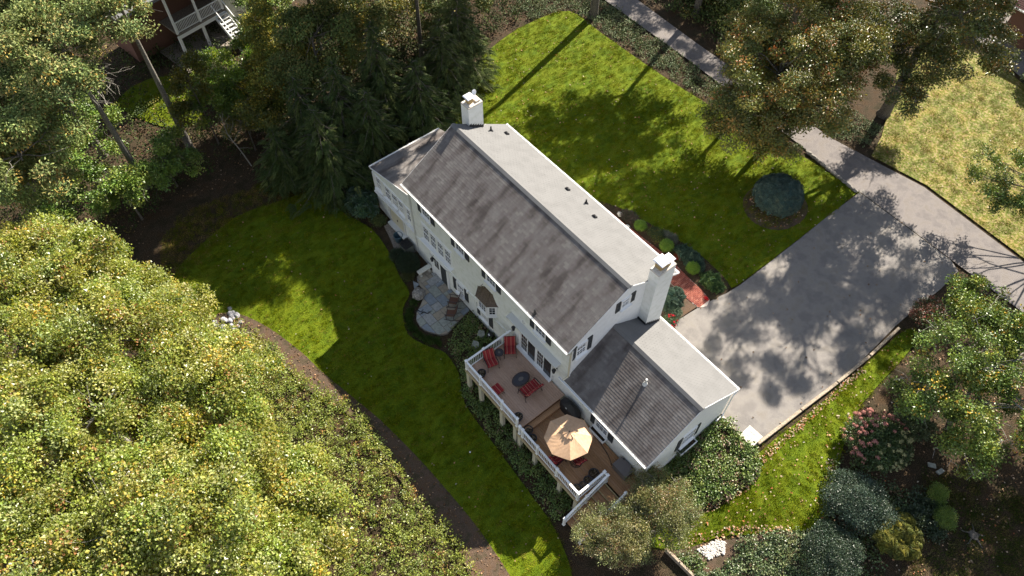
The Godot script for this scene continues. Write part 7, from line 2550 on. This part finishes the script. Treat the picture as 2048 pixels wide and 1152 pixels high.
	tree("maple", "maple at the right edge reaching thin leafy branches over the dry lawn", [gp(26.2, -25.6), V(26.1, 3, -25.5), V(25.8, 6, -25.0), V(25.6, 9, -24.6)], 0.11, [[V(20.4, 5.2, -23.2), 0.6, 0.5, 40], [V(20.6, 5.0, -21.6), 0.6, 0.4, 36], [V(21.9, 5.4, -21.9), 0.7, 0.5, 60], [V(22.6, 5.4, -20.3), 0.9, 0.6, 100], [V(21.9, 5.6, -24.2), 0.6, 0.5, 46], [V(24.2, 5.6, -20.9), 1.1, 0.8, 150], [V(23.6, 5.8, -22.6), 0.9, 0.7, 100], [V(25.4, 6.0, -22.6), 1.6, 1.2, 260], [V(25.8, 7.6, -19.6), 1.3, 1.0, 200]], leafm.broad, m.leaf, GLOSS, m.bark, 0.95, -0.5, "", 0.1)


func build_shrubs() -> void:
	# crape myrtle at the stair foot
	tree("crape_myrtle", "brownish green crape myrtle covering the foot of the deck stairs", [gp(22.7, 9.0), V(22.7, 0.7, 9.0), V(22.7, 1.4, 9.0), V(22.7, 2.2, 8.9)], 0.09, [[V(22.6, 2.5, 7.9), 1.55, 1.15, 900], [V(22.1, 2.3, 10.4), 1.5, 1.1, 860], [V(23.4, 2.2, 8.6), 1.25, 1.0, 520], [V(21.7, 1.9, 11.5), 1.15, 0.9, 460], [V(23.0, 1.8, 10.0), 1.1, 0.9, 380], [V(21.9, 2.6, 8.3), 1.0, 0.8, 320]], leafm.small, m.leaf, [[5, Color(0.14, 0.16, 0.045)], [4, Color(0.21, 0.22, 0.08)], [3, Color(0.28, 0.265, 0.12)], [1.3, Color(0.22, 0.12, 0.055)]], m.bark_pale, 0.95, -0.3)
	var t := shrub("hydrangea", "rounded hydrangea covered in pink and cream flower heads", "shrub", gp(27.5, -3.6), Vector3(1.75, 0.85, 1.75), 900, leafm.cover, m.leaf, [[5, Color(0.05, 0.085, 0.022)], [4, Color(0.08, 0.12, 0.03)]], "", 0.85, 0.75)
	for k in 90:
		var a := rng.randf() * TAU
		var e := rng.randf_range(0.05, 1.25)
		var d := Vector3(cos(a) * cos(e), sin(e), sin(a) * cos(e))
		# the side towards the lawn has turned pink, the far side is still cream
		var pink := d.x < 0.25 + rng.randf_range(-0.3, 0.3)
		var s := rng.randf_range(0.8, 1.4)
		part("flower_head", leafm.flower[k % 2], m.petal_pink if pink else m.petal_cream, t, Transform3D(Basis(UP, a).scaled(Vector3(s, s, s)), Vector3(d.x * 1.78, 0.85 + d.y * 0.9, d.z * 1.78)))
	shrub("red_leaved_shrub", "dark shrub with reddish leaf tips at the driveway's far right edge", "shrub", gp(24.6, -12.9), Vector3(1.2, 0.8, 1.3), 460, leafm.cover, m.leaf, [[5, Color(0.045, 0.07, 0.022)], [3, Color(0.20, 0.07, 0.045)], [2, Color(0.13, 0.06, 0.03)]], "", 0.8, 0.65)
	shrub("holly", "large blue green holly at the lower right, in front of the yellow cypress", "shrub", gp(28.9, 0.2), Vector3(1.75, 1.0, 1.6), 900, leafm.holly, m.leaf, [[5, Color(0.035, 0.062, 0.038)], [4, Color(0.06, 0.095, 0.06)], [2, Color(0.11, 0.15, 0.10)]], "", 1.0, 0.7)
	shrub("holly", "blue green holly at the bottom edge beside the thick ivy", "shrub", gp(29.7, 2.9), Vector3(1.5, 0.8, 1.4), 660, leafm.holly, m.leaf, [[5, Color(0.035, 0.062, 0.035)], [4, Color(0.055, 0.09, 0.05)], [2, Color(0.10, 0.13, 0.08)]], "", 1.0, 0.7)
	shrub("golden_cypress", "yellow green feathery cypress behind the blue green holly", "shrub", gp(31.2, -0.1), Vector3(1.2, 0.95, 1.2), 760, leafm.spray, m.needle, [[5, Color(0.10, 0.105, 0.016)], [4, Color(0.16, 0.15, 0.022)], [2, Color(0.06, 0.075, 0.016)]], "", 1.3, 0.75)
	shrub("small_shrub", "low green mound shrub in the shaded bed, nearer the hydrangea", "shrub", gp(31.3, -3.9), Vector3(0.55, 0.4, 0.55), 190, leafm.small, m.leaf, MAPLE, "", 0.8, 0.6)
	shrub("small_shrub", "low green mound shrub in the shaded bed, nearer the stump", "shrub", gp(32.2, -3.0), Vector3(0.6, 0.4, 0.6), 200, leafm.small, m.leaf, MAPLE, "", 0.8, 0.6)
	shrub("small_shrub", "dark loose groundcover shrub round the two green mounds", "shrub", gp(31.6, -2.6), Vector3(1.5, 0.22, 1.5), 260, leafm.ivy, m.leaf, [[5, Color(0.03, 0.05, 0.02)], [3, Color(0.05, 0.075, 0.03)]], "", 1.0, 0.3)
	shrub("bushy_shrub", "leafy pale shrub behind the hydrangea below the glossy tree", "shrub", gp(28.2, -5.9), Vector3(1.1, 0.75, 1.0), 330, leafm.cover, m.leaf, [[5, Color(0.06, 0.09, 0.03)], [4, Color(0.10, 0.13, 0.05)]], "", 0.8, 0.6)
	for p in [[26.3, 8.4, "small green shrub in the lower bed's mulch, nearest the timber wall"], [26.75, 7.75, "small green shrub in the lower bed's mulch, between pebbles and ivy"]]:
		shrub("bed_shrub", p[2], "shrub", gp(p[0], p[1]), Vector3(0.32, 0.26, 0.36), 80, leafm.ivy, m.leaf, [[5, Color(0.09, 0.13, 0.05)], [4, Color(0.13, 0.17, 0.07)]], "", 0.8, 0.5)
	# by the side wing and patio
	shrub("rhododendron", "large leaved rhododendron at the side wing's left corner", "shrub", gp(-4.95, 8.7), Vector3(1.25, 0.85, 1.15), 330, leafm.whorl, m.leaf, [[5, Color(0.035, 0.07, 0.03)], [4, Color(0.055, 0.10, 0.045)], [1, Color(0.10, 0.15, 0.04)]], "", 1.5, 0.7)
	shrub("azalea", "low dark azalea under the rhododendron by the side door", "shrub", gp(-3.5, 8.5), Vector3(0.6, 0.3, 0.45), 120, leafm.small, m.leaf, DARKF, "", 0.9, 0.5)
	shrub("round_bush", "dark clipped round bush beside the air conditioner", "shrub", gp(0.5, 8.75), Vector3(0.78, 0.5, 0.68), 420, leafm.holly, m.leaf, [[5, Color(0.022, 0.042, 0.016)], [4, Color(0.035, 0.06, 0.022)]], "", 0.8, 0.8)
	shrub("round_bush", "smaller dark bush between air conditioner and round bush", "shrub", gp(-0.5, 8.95), Vector3(0.45, 0.34, 0.4), 170, leafm.holly, m.leaf, [[5, Color(0.022, 0.042, 0.016)], [4, Color(0.035, 0.06, 0.022)]], "", 0.8, 0.8)
	shrub("yellow_shrub", "small yellow green shrub between the round bush and the stone bench", "shrub", gp(1.15, 9.2), Vector3(0.38, 0.24, 0.42), 110, leafm.small, m.leaf, [[4, Color(0.09, 0.09, 0.016)], [3, Color(0.06, 0.075, 0.018)]], "", 0.8, 0.5)
	var t2 := thing("hanging_vine", "thin vine on the wing wall below the gutter by the grill", "vine", V(16.45, 3.3, 7.66))
	var xs := []
	var cs := []
	for i in 16:
		xs.append(Transform3D(Basis(Vector3.RIGHT, PI / 2).scaled(Vector3(0.45, 0.45, 0.45)), Vector3(rng.randf_range(-0.35, 0.35), rng.randf_range(-0.25, 0.25), 0.03)))
		cs.append(Color(0.03, 0.045, 0.02))
	scatter(leafm.ivy[0], m.leaf, "foliage", t2, xs, cs)
	shrub("window_box_plants", "trailing plants spilling from the end wall's window box", "plants", V(21.2, 1.55, 4.9), Vector3(0.18, 0.2, 0.5), 50, leafm.ivy, m.leaf, [[4, Color(0.05, 0.075, 0.03)], [3, Color(0.10, 0.13, 0.06)]], "", 0.55, 0.3)
	shrub("right_edge_bush", "grey green bush at the right edge beside the street", "shrub", gp(17.9, -37.0), Vector3(1.3, 0.8, 1.1), 260, leafm.broad, m.leaf_dull, PALE_IVY, "", 1.0, 0.6)
	shrub("street_hedge", "dark hedge beside the far building at the top right", "hedge", gp(9.6, -42.0), Vector3(2.4, 1.0, 3.2), 900, leafm.broad, m.leaf_dull, DARKF, "", 1.2, 0.6)
	shrub("street_hedge", "dark bush mass at the top edge beside the upper lane", "hedge", gp(-3.5, -27.0), Vector3(6.5, 1.0, 2.6), 900, leafm.broad, m.leaf_dull, DARKF, "", 1.2, 0.6)


func build_small_things() -> void:
	# tree stump with roots
	var t := thing("tree_stump", "weathered grey tree stump with spreading roots at the lower right", "stump", gp(33.7, -3.6))
	var st := st_new()
	lump(st, Vector3(0, 0.04, 0), Vector3(0.26, 0.14, 0.22), 201, 0.2, 5, 10)
	part("stump_wood", st.commit(), m.bark, t)
	for k in 5:
		var a := TAU * k / 5 + 0.3
		st = st_new()
		var d := Vector3(cos(a), 0, sin(a))
		tube(st, [d * 0.2 + UP * 0.08, d * 0.5 + UP * 0.03 + Vector3(0.06, 0, 0.05), d * 0.75 - UP * 0.06], [0.05, 0.03, 0.01], 6)
		part("root", st.commit(), m.bark, t)
	# two garden flags half hidden under the glossy tree
	t = thing("garden_flag", "white garden flag with red stripes half hidden in the shaded bed", "flag", gp(31.6, -8.5), 0.9)
	st = st_new()
	tube(st, [Vector3(-0.3, 0, 0), Vector3(-0.3, 1.1, 0), Vector3(0.3, 1.1, 0)], [0.012], 6)
	part("flag_stand", st.commit(), m.iron, t)
	flag_cloth(t, Vector3(-0.26, 1.06, 0), 0.5, 0.75, [[0.0, Color(0.72, 0.72, 0.72)], [0.3, Color(0.55, 0.03, 0.04)], [0.42, Color(0.72, 0.72, 0.72)], [0.52, Color(0.55, 0.03, 0.04)], [0.64, Color(0.72, 0.72, 0.72)], [0.74, Color(0.55, 0.03, 0.04)], [0.84, Color(0.72, 0.72, 0.72)]])
	t = thing("garden_flag", "blue garden flag with white strokes beside the striped white one", "flag", gp(31.2, -7.8), 0.7)
	st = st_new()
	tube(st, [Vector3(-0.3, 0, 0), Vector3(-0.3, 0.95, 0), Vector3(0.3, 0.95, 0)], [0.012], 6)
	part("flag_stand", st.commit(), m.iron, t)
	flag_cloth(t, Vector3(-0.26, 0.92, 0), 0.5, 0.6, [[0.0, Color(0.02, 0.04, 0.22)], [0.25, Color(0.7, 0.7, 0.72)], [0.33, Color(0.02, 0.04, 0.22)], [0.45, Color(0.7, 0.7, 0.72)], [0.52, Color(0.02, 0.04, 0.22)], [0.66, Color(0.7, 0.7, 0.72)], [0.74, Color(0.02, 0.04, 0.22)], [0.9, Color(0.7, 0.7, 0.72)]])
	# a few loose things on the grass
	t = thing("ball", "small white ball lying on the shaded back lawn", "ball", gp(13.3, 13.4, 0.07))
	st = st_new()
	var prof := []
	for k in 9:
		var a := -PI / 2 + PI * k / 8
		prof.append(Vector2(cos(a) * 0.05, sin(a) * 0.05))
	lathe(st, prof, 12)
	part("ball_shell", st.commit(), m.trim, t)
	t = thing("bed_slab", "two broken pieces of pale paving in the shaded bed", "stone", gp(30.2, -5.2, 0.03), 0.5)
	for k in 2:
		st = st_new()
		prism(st, pv([-0.22, -0.1, 0.18, -0.14, 0.24, 0.1, -0.16, 0.13]), -0.05, 0.05, Transform3D(Basis(UP, 0.8 * k), Vector3(0.45 * k, 0, 0.2 * k)), 0.01)
		part("paving_piece", st.commit(), m.flags[3], t)


func flag_cloth(t: Node3D, at: Vector3, w: float, h: float, bands: Array) -> void:
	# hanging cloth with horizontal bands, gently rippled; vertex colours carry the print
	var st := st_new()
	for b in bands.size():
		var y0: float = bands[b][0] * h
		var y1: float = (bands[b + 1][0] if b + 1 < bands.size() else 1.0) * h
		for i in 8:
			var p := []
			for e in [[i, y0], [i + 1, y0], [i + 1, y1], [i, y1]]:
				var x: float = w * e[0] / 8.0
				p.append(at + Vector3(x, -e[1], 0.03 * sin(x * 14.0) * (0.3 + e[1] / h)))
			for q in [[0, 1, 2], [0, 2, 3]]:
				var k: Vector3 = (p[q[2]] - p[q[0]]).cross(p[q[1]] - p[q[0]]).normalized()
				for v in q:
					st.set_color(bands[b][1])
					st.set_normal(k)
					st.add_vertex(p[v])
	part("flag_cloth", st.commit(), m.litter, t)
